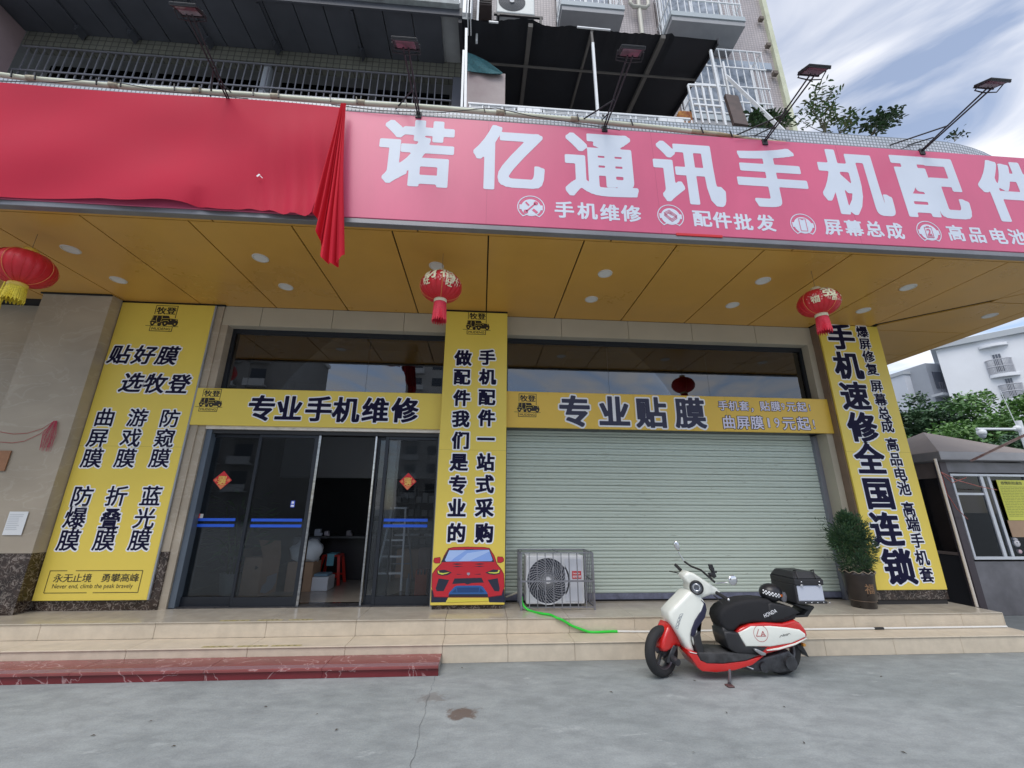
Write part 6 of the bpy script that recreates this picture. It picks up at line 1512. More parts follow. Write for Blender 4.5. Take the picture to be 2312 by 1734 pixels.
# ================================================================== SCOOTER
SYC = 4.66
S = lambda u, v, Y=SYC: XZ(1400 + u / 4.366, 1180 + v / 4.366, Y)
def SP(pts, Y=SYC): return [S(u, v, Y) for u, v in pts]
sc0 = S(1000, 1490); 
scoot = thing('scooter', 'red and white motor scooter with a top box parked on its stand before the steps', 'scooter', (2.4, SYC, 0))
M_sw = mat('scooter_white', (0.80, 0.82, 0.76), .22, coat=.6, var=.02); M_sr = mat('scooter_red', (0.56, 0.016, 0.014), .22, coat=.7, var=.04)
M_rub = mat('tyre_rubber', (0.02, 0.02, 0.022), .75, bump=.2, bscale=80); M_seat = mat('black_mesh_seat', (0.012, 0.012, 0.015), .75, bump=.3, bscale=160)
M_sbl = mat('scooter_black', (0.022, 0.022, 0.025), .45); M_mat_ = mat('worn_footmat', (0.045, 0.045, 0.048), .7, var=.5, vscale=12); M_cr = mat('chrome', (0.75, 0.75, 0.78), .08, 1.0)
M_eng = mat('engine_grey', (0.07, 0.072, 0.08), .45, .6, var=.3, vscale=20); M_rim = mat('rim_grey', (0.16, 0.16, 0.18), .35, .8)
def wheel(c, R, rz, w=.05):
    Mx = Matrix.Translation(c) @ Matrix.Rotation(rz, 4, 'Z')
    def tf_(mb): mb.v = [tuple(Mx @ Vector(v)) for v in mb.v]; return mb
    wt = thing_part('wheel', scoot); wt.location = (0, 0, 0)
    pr_ = []
    for k in range(17):
        a = math.pi * k / 16 - math.pi / 2; pr_.append((R - .045 + .045 * math.cos(a) , w * math.sin(a)))
    pr_ = [(R - .075, -w * .8)] + pr_ + [(R - .075, w * .8)]
    tf_(MB().lathe(pr_, (0, 0, 0), 48, 'y')).build('tyre', M_rub, wt)
    tf_(MB().lathe([(R - .074, -w * .8), (R - .085, -w * .75), (R - .10, -w * .3), (R - .10, w * .3), (R - .085, w * .75), (R - .074, w * .8)], (0, 0, 0), 40, 'y')).build('rim', M_rim, wt)
    for k in range(5):
        a = 2 * math.pi * k / 5 + .3; tf_(MB().bar((.03 * math.cos(a), 0, .03 * math.sin(a)), ((R - .095) * math.cos(a), 0, (R - .095) * math.sin(a)), .035, .025, up=(0, 1, 0))).build('spoke', M_rim, wt)
    tf_(MB().tube([(0, -.045, 0), (0, .045, 0)], .035, 16)).build('hub', M_eng, wt)
    return wt
fx, fz = S(415, 1345); rxw, rzw = S(1575, 1345)
RW = .228
fx, rxw = fx + .0, rxw + .0
wheel((fx, SYC, RW), RW, math.radians(30)); wheel((rxw, SYC, RW), RW * 1.0, 0)
def sp(name, pts, hw, mt, bev=.02, Y=SYC, seg=3, sm=True, y0=None, y1=None):
    mb = MB().prism(SP(pts), (Y - hw) if y0 is None else y0, (Y + hw) if y1 is None else y1, bev, seg, sm); return mb.build(name, mt, scoot)
# front mudguard
mg = MB().prism(SP([(345, 1200), (368, 1130), (410, 1045), (455, 975), (500, 1010), (550, 1090), (590, 1180), (600, 1225), (560, 1225), (520, 1205), (470, 1232), (410, 1255), (362, 1245)]), SYC - .085, SYC + .085, .04, 4, True)
Mg_ = Matrix.Translation((fx, SYC, 0)) @ Matrix.Rotation(math.radians(20), 4, 'Z') @ Matrix.Translation((-fx, -SYC, 0)); mg.v = [tuple(Mg_ @ Vector(p)) for p in mg.v]; mg.build('front_mudguard', M_sr, scoot)
sp('fork', [(500, 1190), (545, 1210), (470, 1370), (430, 1360)], .055, M_eng, .01)
MB().tube([(S(490, 1320)[0], SYC - .03, S(490, 1320)[1]), (S(520, 1340)[0], SYC - .12, S(520, 1340)[1])], .032, 14).build('front_brake', M_eng, scoot)
# leg shield: rounded white front with a dark rear liner
sp('front_shield', [(435, 860), (500, 790), (560, 730), (620, 665), (680, 640), (750, 700), (780, 760), (790, 830), (770, 900), (715, 990), (660, 1080), (655, 1130), (690, 1245), (610, 1225), (555, 1120), (490, 1020), (445, 945)], .12, M_sw, .05, seg=4)
sp('shield_edge_trim', [(740, 735), (765, 775), (740, 840), (680, 930), (645, 1020), (640, 1080), (670, 1100), (700, 1010), (775, 905), (792, 830), (780, 770)], .132, mat('navy_trim', (0.02, 0.02, 0.05), .4), .01)
sp('inner_panel', [(750, 720), (782, 765), (797, 835), (765, 905), (716, 1000), (745, 1140), (760, 1250), (700, 1250), (650, 1080), (700, 950)], .125, mat('liner_white', (0.70, 0.72, 0.68), .35), .02)
sp('liner', [(660, 1080), (718, 1030), (765, 1260), (720, 1330), (690, 1235)], .145, M_sbl, .012)
sp('lower_body', [(600, 1230), (690, 1250), (725, 1310), (790, 1335), (940, 1340), (1150, 1315), (1290, 1275), (1360, 1245), (1220, 1355), (1050, 1405), (880, 1425), (740, 1415), (700, 1385), (650, 1310)], .145, M_sr, .03)
sp('red_lip', [(600, 1212), (686, 1232), (690, 1250), (602, 1228)], .150, M_sr, .004)
sp('floorboard', [(700, 1230), (1290, 1255), (1160, 1310), (940, 1338), (780, 1335), (722, 1305)], .152, M_mat_, .012)
sp('rear_liner', [(960, 1040), (1100, 1050), (1160, 1180), (1380, 1190), (1300, 1270), (1080, 1260), (1000, 1200), (975, 1120)], .13, M_sbl, .02)
# handlebar cowl and headlight (turned with the bars)
sp('handlebar_cowl', [(640, 470), (590, 520), (650, 590), (645, 640), (700, 690), (770, 735), (860, 700), (930, 700), (960, 665), (900, 620), (800, 555), (700, 490)], .085, M_sw, .04, seg=4)
hx, hz_ = S(706, 620)
def hl(mb, th=math.radians(-25)):
    Mx = Matrix.Translation((hx, SYC - .10, hz_)) @ Matrix.Rotation(th, 4, 'Z'); mb.v = [tuple(Mx @ Vector(v)) for v in mb.v]; return mb
hl(MB().lathe([(.055, .06), (.068, .0), (.068, -.03), (.058, -.045), (.05, -.03)], (0, 0, 0), 28, 'y')).build('headlight_bezel', M_sbl, scoot)
hl(MB().lathe([(.001, -.02), (.03, -.026), (.05, -.028)], (0, 0, 0), 24, 'y')).build('headlight', mat('headlight_glass', (0.16, 0.17, 0.2), .05, .5), scoot)
hl(MB().lathe([(.026, -.029), (.034, -.034), (.040, -.029)], (0, 0, 0), 24, 'y')).build('headlight_ring', M_cr, scoot)
def tb3(name, pts, r, mt, n=8): return MB().tube([(S(u, v, Y)[0], Y, S(u, v, Y)[1]) for u, v, Y in pts], r, n).build(name, mt, scoot)
tb3('handlebar', [(635, 385, SYC + .26), (700, 430, SYC + .18), (800, 470, SYC + .05), (880, 540, SYC - .08), (930, 585, SYC - .20)], .011, M_sbl)
tb3('grip', [(950, 690, SYC - .20), (1060, 755, SYC - .33)], .017, M_rub); tb3('grip', [(545, 415, SYC + .20), (600, 470, SYC + .12)], .017, M_rub)
MB().ball((S(1068, 758, SYC - .34)[0], SYC - .34, S(1068, 758, SYC - .34)[1]), .014, 12).build('bar_end', M_cr, scoot)
tb3('brake_lever', [(600, 505, SYC + .1), (545, 490, SYC + .18), (487, 480, SYC + .24)], .006, M_sbl); tb3('brake_lever', [(925, 720, SYC - .18), (960, 745, SYC - .24), (1005, 800, SYC - .30)], .006, M_sbl)
tb3('mirror_stem', [(632, 385, SYC + .26), (600, 335, SYC + .27), (575, 290, SYC + .27)], .006, M_cr); tb3('mirror_stem', [(945, 600, SYC - .20), (1000, 592, SYC - .24), (1060, 590, SYC - .27)], .006, M_cr)
def mirror(u, v, Y, rx, rz, rot, yaw):
    x, z = S(u, v, Y); mb = MB().ball((0, 0, 0), 1, 20)
    Mx = Matrix.Translation((x, Y, z)) @ Matrix.Rotation(yaw, 4, 'Z') @ Matrix.Rotation(rot, 4, 'Y') @ Matrix.Diagonal((rx, .015, rz, 1)); mb.v = [tuple(Mx @ Vector(p)) for p in mb.v]; mb.build('mirror', M_cr, scoot)
mirror(558, 228, SYC + .27, .028, .055, math.radians(-12), math.radians(-30)); mirror(1112, 568, SYC - .27, .056, .048, 0, math.radians(15))
# phone holder
for pts in ([(850, 405), (885, 405), (895, 440), (870, 455)], [(855, 440), (900, 435), (905, 475), (930, 470), (925, 490), (890, 488)], [(850, 490), (905, 480), (925, 525), (900, 540), (860, 515)]): sp('phone_holder', pts, .02, M_sbl, .006, SYC - .04)
tb3('holder_stem', [(880, 530, SYC - .04), (905, 565, SYC - .10)], .012, M_sbl)
# seat and tail
sp('seat', [(920, 920), (930, 860), (970, 810), (1060, 765), (1180, 735), (1300, 728), (1400, 735), (1480, 790), (1600, 850), (1690, 860), (1660, 930), (1560, 960), (1400, 965), (1250, 960), (1130, 985), (1060, 1050), (1000, 1052), (950, 1000)], .118, M_seat, .05, seg=4)
sp('seat_nose_panel', [(955, 1000), (1070, 1040), (1160, 1180), (1140, 1230), (1010, 1200), (975, 1110)], .11, M_sbl, .03)
sp('saddle_bag', [(1385, 775), (1420, 765), (1600, 800), (1700, 860), (1640, 885), (1530, 930), (1420, 945), (1400, 900)], .128, mat('bag_black', (0.015, 0.015, 0.018), .6), .02)
x, z = S(1480, 893, SYC - .13); tm_ = MB(); put(tm_, 'HONDA', 0, 0, .15, .036, 0, .006, 60, 2.0, 1, 0, True)
Mx = Matrix.Translation((x, SYC - .131, z)) @ Matrix.Rotation(math.radians(-20), 4, 'Y'); tm_.v = [tuple(Mx @ Vector(p)) for p in tm_.v]; tm_.build('lettering', M_white, scoot)
sp('tail_body', [(1085, 1045), (1120, 1010), (1210, 970), (1350, 955), (1520, 965), (1640, 930), (1700, 965), (1750, 1030), (1762, 1075), (1740, 1130), (1600, 1200), (1360, 1260), (1230, 1350), (1200, 1310), (1360, 1195), (1160, 1180)], .125, M_sr, .03)
sp('side_panel', [(1095, 1050), (1215, 988), (1400, 985), (1560, 1000), (1680, 1020), (1735, 1060), (1740, 1090), (1600, 1150), (1400, 1183), (1165, 1182), (1130, 1120)], .134, M_sw, .012)
for o_, (y_) in ((0, SYC - .1355),):
    k = MB(); cx2, cz2 = S(1388, 1092, y_); ring_arc(k, cx2, cz2, .072, .076, 0, 360, y_, 48)
    line2(k, (cx2 - .018, cz2 + .038), (cx2 - .05, cz2 - .024), .006, y_ - .0004); line2(k, (cx2 - .052, cz2 - .024), (cx2 + .052, cz2 - .024), .006, y_ - .0008)
    line2(k, (cx2 + .022, cz2 + .02), (cx2 + .0, cz2 - .022), .006, y_ - .0012); line2(k, (cx2 + .022, cz2 + .02), (cx2 + .042, cz2 - .022), .006, y_ - .0016); line2(k, (cx2 + .008, cz2 - .008), (cx2 + .034, cz2 - .008), .005, y_ - .002)
    k.build('emblem', mat('emblem_red', (0.45, 0.03, 0.04), .4), scoot)
    k = MB(); y2 = y_ - .001; base_ = [(1572, 1132), (1590, 1108), (1598, 1120), (1615, 1098), (1612, 1122), (1628, 1100), (1634, 1116), (1645, 1092), (1648, 1112), (1662, 1090), (1678, 1098)]
    q = [S(u, v, y_) for u, v in base_]
    for i, (a, b_) in enumerate(zip(q[:-1], q[1:])): line2(k, a, b_, .0035, y2 - .0003 * i)
    k.build('script_badge', M_sbl, scoot)
    k = MB(); q = [S(u, v, y_) for u, v in [(552, 1040), (575, 960), (600, 905), (628, 900), (600, 960), (575, 1050)]]
    for i, (a, b_) in enumerate(zip(q, q[1:] + q[:1])): line2(k, a, b_, .004, SYC - .1215 - .0003 * i)
    q = [S(u, v, y_) for u, v in [(560, 1030), (592, 1000), (572, 985), (600, 960), (585, 945), (612, 920)]]
    for i, (a, b_) in enumerate(zip(q[:-1], q[1:])): line2(k, a, b_, .006, SYC - .1235 - .0003 * i)
    k.build('shield_badge', mat('badge_grey', (0.3, 0.33, 0.36), .4), scoot)
sp('white_stripe', [(1360, 1215), (1480, 1195), (1640, 1150), (1752, 1095), (1742, 1110), (1640, 1165), (1480, 1212), (1370, 1222)], .1352, M_sw, .002)
sp('white_stripe', [(615, 1222), (686, 1240), (684, 1246), (616, 1230)], .1515, M_sw, .001)
sp('passenger_peg', [(1225, 1200), (1250, 1195), (1335, 1235), (1330, 1255), (1290, 1255), (1240, 1220)], .02, mat('peg_alloy', (0.45, 0.46, 0.48), .3, .8), .006, SYC - .15)
sp('engine_case', [(1060, 1390), (1230, 1350), (1380, 1290), (1600, 1230), (1660, 1290), (1680, 1340), (1640, 1430), (1500, 1450), (1400, 1430), (1300, 1440), (1180, 1415)], .10, M_eng, .03, seg=3)
MB().tube([(S(1600, 1345)[0], SYC - .135, S(1600, 1345)[1]), (S(1600, 1345)[0], SYC - .09, S(1600, 1345)[1])], .06, 20).build('variator_cover', M_eng, scoot)
MB().tube([(S(1350, 1385)[0], SYC - .125, S(1350, 1385)[1]), (S(1350, 1385)[0], SYC - .09, S(1350, 1385)[1])], .045, 20).build('clutch_cover', M_eng, scoot)
MB().tube([(S(1240, 1400)[0], SYC - .12, S(1240, 1400)[1]), (S(1190, 1380)[0], SYC - .10, S(1190, 1380)[1]), (S(1120, 1370)[0], SYC - .08, S(1120, 1370)[1])], .008, 6).build('brake_cable', M_cr, scoot)
tb3('stand', [(1070, 1395, SYC - .09), (1082, 1500, SYC - .17), (1078, 1585, SYC - .25)], .015, mat('stand_steel', (0.2, 0.2, 0.22), .35, .7))
x, _ = S(1078, 1590, SYC - .26); MB().bev(x - .035, x + .03, SYC - .30, SYC - .23, 0.002, .014, .004, 1).build('stand_foot', mat('stand_foot', (0.10, 0.05, 0.05), .6), scoot)
sp('licence_plate_holder', [(1690, 1170), (1740, 1165), (1790, 1240), (1825, 1312), (1770, 1270), (1720, 1230)], .06, M_sbl, .01)
sp('indicator', [(1735, 1160), (1760, 1165), (1765, 1190), (1742, 1195)], .02, mat('amber', (0.6, 0.28, 0.05), .3), .006, SYC - .08)
sp('tail_light', [(1700, 960), (1752, 1030), (1762, 1075), (1735, 1040)], .10, mat('tail_red', (0.4, 0.02, 0.02), .15), .01)
sp('luggage_rack', [(1640, 895), (1740, 885), (1780, 838), (1740, 828), (1650, 790), (1660, 775), (1760, 800), (1830, 800), (1840, 815), (1815, 845), (1775, 905), (1650, 912)], .11, M_sbl, .006)
# top box
tb_ = thing('top_box', 'black and silver aluminium luggage box on the back of the scooter', 'luggage box', (3.1, SYC, .8))
xa_, za_ = S(1560, 440, SYC + .16); xq, zq = S(1720, 600, SYC - .17); xe, ze = S(2025, 780, SYC - .17)
zt_ = S(1860, 520, SYC - .17)[1]; zbx = S(1860, 800, SYC - .17)[1]
x0b, x1b = xq + .005, xe; y0b, y1b = SYC - .17, SYC + .19
MB().bev(x0b, x1b, y0b, y1b, zbx + .02, zt_ - .095, .012, 2).build('body', mat('silver_panel', (0.58, 0.61, 0.70), .35, .2), tb_)
MB().bev(x0b - .012, x1b + .012, y0b - .012, y1b + .012, zt_ - .094, zt_ - .035, .01, 2).build('lid_band', M_sbl, tb_)
bmx = bmesh.new(); vv = [bmx.verts.new(p) for p in [(x0b - .01, y0b - .01, zt_ - .034), (x1b + .01, y0b - .01, zt_ - .034), (x1b + .01, y1b + .01, zt_ - .034), (x0b - .01, y1b + .01, zt_ - .034), (x0b + .03, y0b + .04, zt_ + .03), (x1b - .04, y0b + .04, zt_ + .03), (x1b - .04, y1b - .03, zt_ + .03), (x0b + .03, y1b - .03, zt_ + .03)]]
for f in [(0, 3, 2, 1), (4, 5, 6, 7), (0, 1, 5, 4), (1, 2, 6, 5), (2, 3, 7, 6), (3, 0, 4, 7)]: bmx.faces.new([vv[i] for i in f])
bmesh.ops.bevel(bmx, geom=bmx.edges[:], offset=.008, segments=2, affect='EDGES'); MB().bm(bmx).build('lid', M_sbl, tb_)
MB().bev(x0b - .014, x0b + .012, y0b - .006, y1b + .006, zbx, zt_ - .09, .006, 1).build('side_panel', M_sbl, tb_)
MB().bev(x0b - .01, x1b + .015, y0b - .012, y1b + .012, zbx, zbx + .022, .005, 1).build('base_plate', M_sbl, tb_)
for k in range(5): MB().ball((x0b + .07 + k * .065, y0b - .014, zbx + .012), .006, 8).build('rivet', M_cr, tb_)
for xk in (x0b + .06, x1b - .04):
    MB().tube([(xk - .02, y0b - .01, zt_ - .03), (xk - .015, y0b + .02, zt_ + .035), (xk + .015, y0b + .05, zt_ + .045), (xk + .02, y0b + .10, zt_ + .035)], .006, 6).build('tie_loop', M_sbl, tb_)
    MB().ball((xk, y0b - .016, zt_ - .06), .008, 8).build('rivet', M_cr, tb_); MB().bev(xk - .012, xk + .012, y0b - .02, y0b - .012, zt_ - .105, zt_ - .085, .003, 1).build('latch', M_cr, tb_)
# helmet
hm = thing('helmet', 'black open face helmet with a chequered band and orange flash lying on the scooter seat', 'helmet', (2.9, SYC - .02, .75))
hx2, hz2 = S(1490, 690, SYC - .05); HR = .105
MB().ball((hx2, SYC - .04, hz2), HR, 28, .86, 1.08, .95).build('shell', mat('helmet_black', (0.018, 0.018, 0.022), .35), hm)
ck, cw = MB(), MB(); orr = MB()
def hp(th, ph, o=.002): return (hx2 + (HR * 1.08 + o) * math.cos(ph) * math.sin(th), SYC - .04 - (HR * .95 + o) * math.cos(ph) * math.cos(th), hz2 + (HR * .86 + o) * math.sin(ph))
for i in range(12):
    for j in range(3):
        t0 = -1.25 + i * .135; p0 = .42 - j * .15 - i * .034
        (cw if (i + j) % 2 == 0 else ck).add([hp(t0, p0), hp(t0, p0 - .14), hp(t0 + .135, p0 - .168), hp(t0 + .135, p0 - .028)], [(0, 1, 2, 3)])
for i in range(4):
    t0 = .37 + i * .12; p0 = .02 - i * .04; orr.add([hp(t0, p0), hp(t0, p0 - .28), hp(t0 + .12, p0 - .29 + .03 * (i == 3)), hp(t0 + .12, p0 - .03 - .08 * (i == 3))], [(0, 1, 2, 3)])
cw.build('white_squares', M_white, hm); ck.build('black_squares', M_black, hm); orr.build('orange_flash', mat('orange_print', (0.75, 0.16, 0.02), .4), hm)
x, z = S(1610, 745, SYC - .08); MB().prism([(x - .035, z + .05), (x + .02, z + .06), (x + .035, z + .02), (x + .02, z - .03), (x - .02, z - .035), (x - .04, z)], SYC - .10, SYC - .02, .01, 2, True).build('visor', mat('smoked_visor', (0.14, 0.14, 0.16), .1), hm)

# ================================================================== WHITE POLE AND TAPES NEAR THE KIOSK
b_ = atZ(2206, 1370, Z2); t_ = atY(2128, 1036, float(b_[1]))
o = MB().tube([tuple(b_), (float(b_[0]) , float(b_[1]), float(t_[2]))], .017, 10).build('white_pole', mat('pale_pole', (0.62, 0.56, 0.50), .4)); tag(o, 'thin pale pole standing at the right end of the landing', 'pole')
def strand(l, Y, label, r=.006):
    o = MB().tube([tuple(atY(x, y, Y if not isinstance(Y, tuple) else Y[0] + (Y[1] - Y[0]) * i / (len(l) - 1))) for i, (x, y) in enumerate(l)], r, 5).build('red_tape', mat('red_plastic_tape', (0.55, 0.13, 0.10), .5)); return tag(o, label, 'tape', 'strands of red plastic tape around the kiosk')
strand([(2125, 1066), (2160, 1084), (2210, 1098), (2250, 1106)], (5.9, 6.75), 'red tape strand stretched from the pale pole over the kiosk window')
strand([(2126, 1075), (2138, 1115), (2160, 1148), (2185, 1172)], (5.9, 6.75), 'red tape strand hanging in a curve beside the pale pole')
strand([(2126, 1068), (2150, 1090), (2182, 1078)], (5.9, 6.75), 'short red tape tied near the top of the pale pole')
o = MB().tube([tuple(atY(2193, 1040, 6.6)), tuple(atY(2325, 977, 5.6))], .020, 8).build('striped_bar', mat('pink_white_bar', (0.62, 0.33, 0.30), .4, var=.3, vscale=6, col2=(.7, .55, .52))); tag(o, 'faded red and white bar slanting above the kiosk roof', 'bar')

# ================================================================== KIOSK
kx0, kx1, ky0, ky1 = 8.0, 9.75, 6.80, 8.40
kk = thing('guard_kiosk', 'small brown metal guard kiosk with pyramid roof and sliding window', 'kiosk', (8.8, 7.6, 0))
M_kd = mat('kiosk_dark_metal', (0.17, 0.165, 0.18), .35, .2, var=.25, vscale=2.5, detail=8)
M_kb = mat('kiosk_brown', (0.25, 0.20, 0.18), .4, .2, var=.2, vscale=2)
MB().bev(kx0, kx1, ky0, ky0 + .05, 0, .80, .004, 1).build('front_panel', M_kd, kk)
MB().bev(kx0 - .03, kx0 + .10, ky0 - .03, ky0 + .08, 0, 2.42, .006, 1).build('corner_post', mat('post_purple', (0.07, 0.055, 0.065), .35, .2), kk)
MB().bev(kx1 - .08, kx1 + .03, ky0 - .03, ky0 + .08, 0, 2.42, .006, 1).build('corner_post', mat('post_purple', (0.07, 0.055, 0.065), .35, .2), kk)
MB().bev(kx0 - .03, kx0 + .07, ky1 - .08, ky1 + .03, 0, 2.42, .006, 1).build('corner_post', M_kb, kk)
MB().bev(kx0 + .101, kx1 - .081, ky0 - .01, ky0 + .05, 2.24, 2.42, .004, 1).build('header', M_kd, kk)
MB().bev(kx0, kx0 + .05, ky0 + .081, ky1 - .081, 0, .88, .004, 1).build('side_panel', mat('kiosk_black', (0.03, 0.03, 0.036), .35), kk)
MB().bev(kx0 - .012, kx0 + .05, ky0 + .081, ky1 - .081, .882, .93, .004, 1).build('side_rail', M_kb, kk)
MB().bev(kx0 - .012, kx0 + .05, ky0 + .081, ky1 - .081, 2.15, 2.42, .004, 1).build('side_header', M_kb, kk)
MB().box(kx0 + .02, kx0 + .026, ky0 + .081, ky1 - .081, .93, 2.15).build('side_pane', glass('brown_pane', (0.30, 0.25, 0.22)), kk)
MB().box(kx0, kx1, ky1 - .04, ky1, 0, 2.42).build('rear_wall', mat('kiosk_rear', (0.14, 0.12, 0.11), .6), kk)
MB().box(kx1 - .04, kx1, ky0 + .08, ky1, 0, .9).box(kx1 - .04, kx1, ky0 + .08, ky1, 2.1, 2.42).build('right_wall', M_kb, kk)
# eaves and roof
ex0, ex1, ey0, ey1 = kx0 - .15, kx1 + .15, ky0 - .18, ky1 + .18
MB().bev(ex0, ex1, ey0, ey1, 2.44, 2.58, .006, 1).build('eaves', mat('eaves_grey', (0.36, 0.35, 0.36), .4, .2, var=.1), kk)
ap_ = ((ex0 + ex1) / 2 - .08, (ey0 + ey1) / 2, 3.10); rb_ = .03
cs_ = [(ex0 + rb_, ey0 + rb_, 2.585), (ex1 - rb_, ey0 + rb_, 2.585), (ex1 - rb_, ey1 - rb_, 2.585), (ex0 + rb_, ey1 - rb_, 2.585)]
for k in range(4): MB().add([cs_[k], cs_[(k + 1) % 4], ap_], [(0, 1, 2)]).build('roof_panel', mat('kiosk_roof_tan', (0.33, 0.275, 0.245), .55, var=.12, vscale=2), kk)
# window
wk = thing_part('sliding_window', kk); wk.location = (0, 0, 0)
M_alu = mat('window_aluminium', (0.68, 0.70, 0.74), .35, .2)
wx0, wx1, wz0, wz1 = kx0 + .13, kx1 - .12, .83, 2.22
for nm, b5 in (('sill', (wx0, wx1, ky0 - .02, ky0 + .06, wz0, wz0 + .045)), ('head', (wx0, wx1, ky0 - .02, ky0 + .06, wz1 - .04, wz1)), ('jamb', (wx0, wx0 + .04, ky0 - .02, ky0 + .06, wz0 + .045, wz1 - .04)), ('jamb', (wx1 - .04, wx1, ky0 - .02, ky0 + .06, wz0 + .045, wz1 - .04)),
               ('mullion', (wx0 + .56, wx0 + .62, ky0 - .01, ky0 + .03, wz0 + .045, wz1 - .04)), ('mullion', (wx0 + .74, wx0 + .79, ky0 + .02, ky0 + .06, wz0 + .045, wz1 - .04)), ('transom', (wx0 + .04, wx0 + .56, ky0 + .0, ky0 + .03, 1.86, 1.90))):
    MB().bev(*b5, .004, 1).build(nm, M_alu, wk)
MB().box(wx0 + .62, wx1 - .04, ky0 + .03, ky0 + .035, wz0 + .05, wz1 - .04).build('pane', glass('kiosk_pane', (0.6, 0.62, 0.65)), wk)
MB().box(wx0 + .04, wx0 + .56, ky0 + .012, ky0 + .017, wz0 + .05, wz1 - .04).build('pane', glass('kiosk_pane', (0.6, 0.62, 0.65)), wk)
MB().box(wx0 + .1, wx0 + .55, ky0 + .3, ky0 + .31, 1.95, 2.2).build('orange_curtain', mat('orange_brown_curtain', (0.30, 0.12, 0.03), .7, var=.4, vscale=12), wk)
no = thing('notice_poster', 'yellow printed notice poster on the kiosk window', 'poster', (wx0 + 1.0, ky0, 1.7))
nx0, nx1 = wx0 + .86, wx1 - .10
MB().box(nx0, nx1, ky0 - .004, ky0 + .002, 1.45, 2.12).build('sheet', mat('poster_yellow', (0.68, 0.68, 0.10), .5), no)
tm_ = MB()
for i, ch in enumerate('疫情防控通告'): put(tm_, ch, nx0 + .10 + i * (nx1 - nx0 - .2) / 5, 2.07, .07, .06, ky0 - .006, .012, 22)
tm_.build('lettering', mat('poster_ink', (0.12, 0.12, 0.04), .6), no)
rl3 = random.Random(5); tl_ = MB()
for k in range(19):
    x = nx0 + .03
    while x < nx1 - .04:
        w = rl3.uniform(.02, .09); tl_.box(x, min(x + w, nx1 - .03), ky0 - .006, ky0 - .0045, 2.0 - k * .027, 2.009 - k * .027); x += w + .012
q = tl_.build('fine_print', mat('poster_fine', (0.33, 0.33, 0.06), .6), no); q['kind'] = 'stuff'
o = MB().box(nx0 - .02, nx1 + .02, ky0 + .002, ky0 + .01, 1.18, 1.448).build('cardboard_sheet', mat('tan_card', (0.42, 0.28, 0.18), .7, var=.1)); tag(o, 'tan cardboard sheet with black writing below the yellow poster', 'cardboard')
q = MB(); put(q, '水', nx1 - .10, 1.33, .07, .10, ky0 - .001, .01, 22); put(q, '卖', nx1 - .02, 1.30, .06, .09, ky0 - .001, .01, 22); q.build('lettering', M_black, o)
for k, (xx_, lb_) in enumerate(((nx0 + .06, 'left white plush snowman figure in the kiosk window'), (nx0 + .32, 'right white plush snowman figure in the kiosk window'))):
    t = thing('snowman_figure', lb_, 'figure', (xx_, ky0 + .02, .93))
    MB().ball((xx_, ky0 + .08, 1.08), .075, 16, 1.0).build('head', mat('plush_white', (0.72, 0.7, 0.72), .8), t); MB().ball((xx_ + .01, ky0 + .09, .95), .07, 16, .9).build('body', mat('plush_pink', (0.62, 0.45, 0.48), .8), t)
    MB().lathe([(.07, 0), (.05, .03), (.02, .07), (.001, .075)], (xx_ - .01, ky0 + .08, 1.14), 14).build('hat', mat('plush_white', (0.72, 0.7, 0.72), .8), t)
    for s_ in (-.025, .025): MB().ball((xx_ + s_, ky0 + .012, 1.09), .009, 8).build('eye', M_black, t)

# parked car glimpsed beyond / street lamp with camera
cm_x, cm_z = XZ(2318, 1000, 11.0)
cam_p = thing('camera_pole', 'white street pole with a horizontal arm and hanging dome camera', 'pole', (cm_x, 11, 0))
M_wp = mat('white_pole_paint', (0.70, 0.73, 0.76), .4)
zz4 = float(atY(2260, 968, 11)[2]); xl4 = float(atY(2205, 968, 11)[0]); xr4 = float(atY(2305, 968, 11)[0])
MB().tube([(xr4, 11, 0), (xr4 , 11, zz4 + .25)], .07, 14).build('post', M_wp, cam_p)
MB().tube([(xr4, 11, zz4), (xl4, 11, zz4 - .02)], .035, 10).build('arm', M_wp, cam_p); MB().ball((xr4 - .12, 11, zz4 + .02), .09, 14).build('joint', M_wp, cam_p)
MB().lathe([(.03, 0), (.10, -.03), (.11, -.10), (.10, -.16), (.001, -.17)], (xl4 + .12, 11, zz4 - .03), 16).build('camera_housing', M_wp, cam_p); MB().ball((xl4 + .12, 11, zz4 - .22), .08, 14).build('dome', mat('dome_grey', (0.35, 0.38, 0.42), .15), cam_p)
MB().tube([(xr4 - .1, 11, zz4), (xr4 - .25, 11, zz4 + 1.2)], .01, 5).build('antenna', M_wp, cam_p)

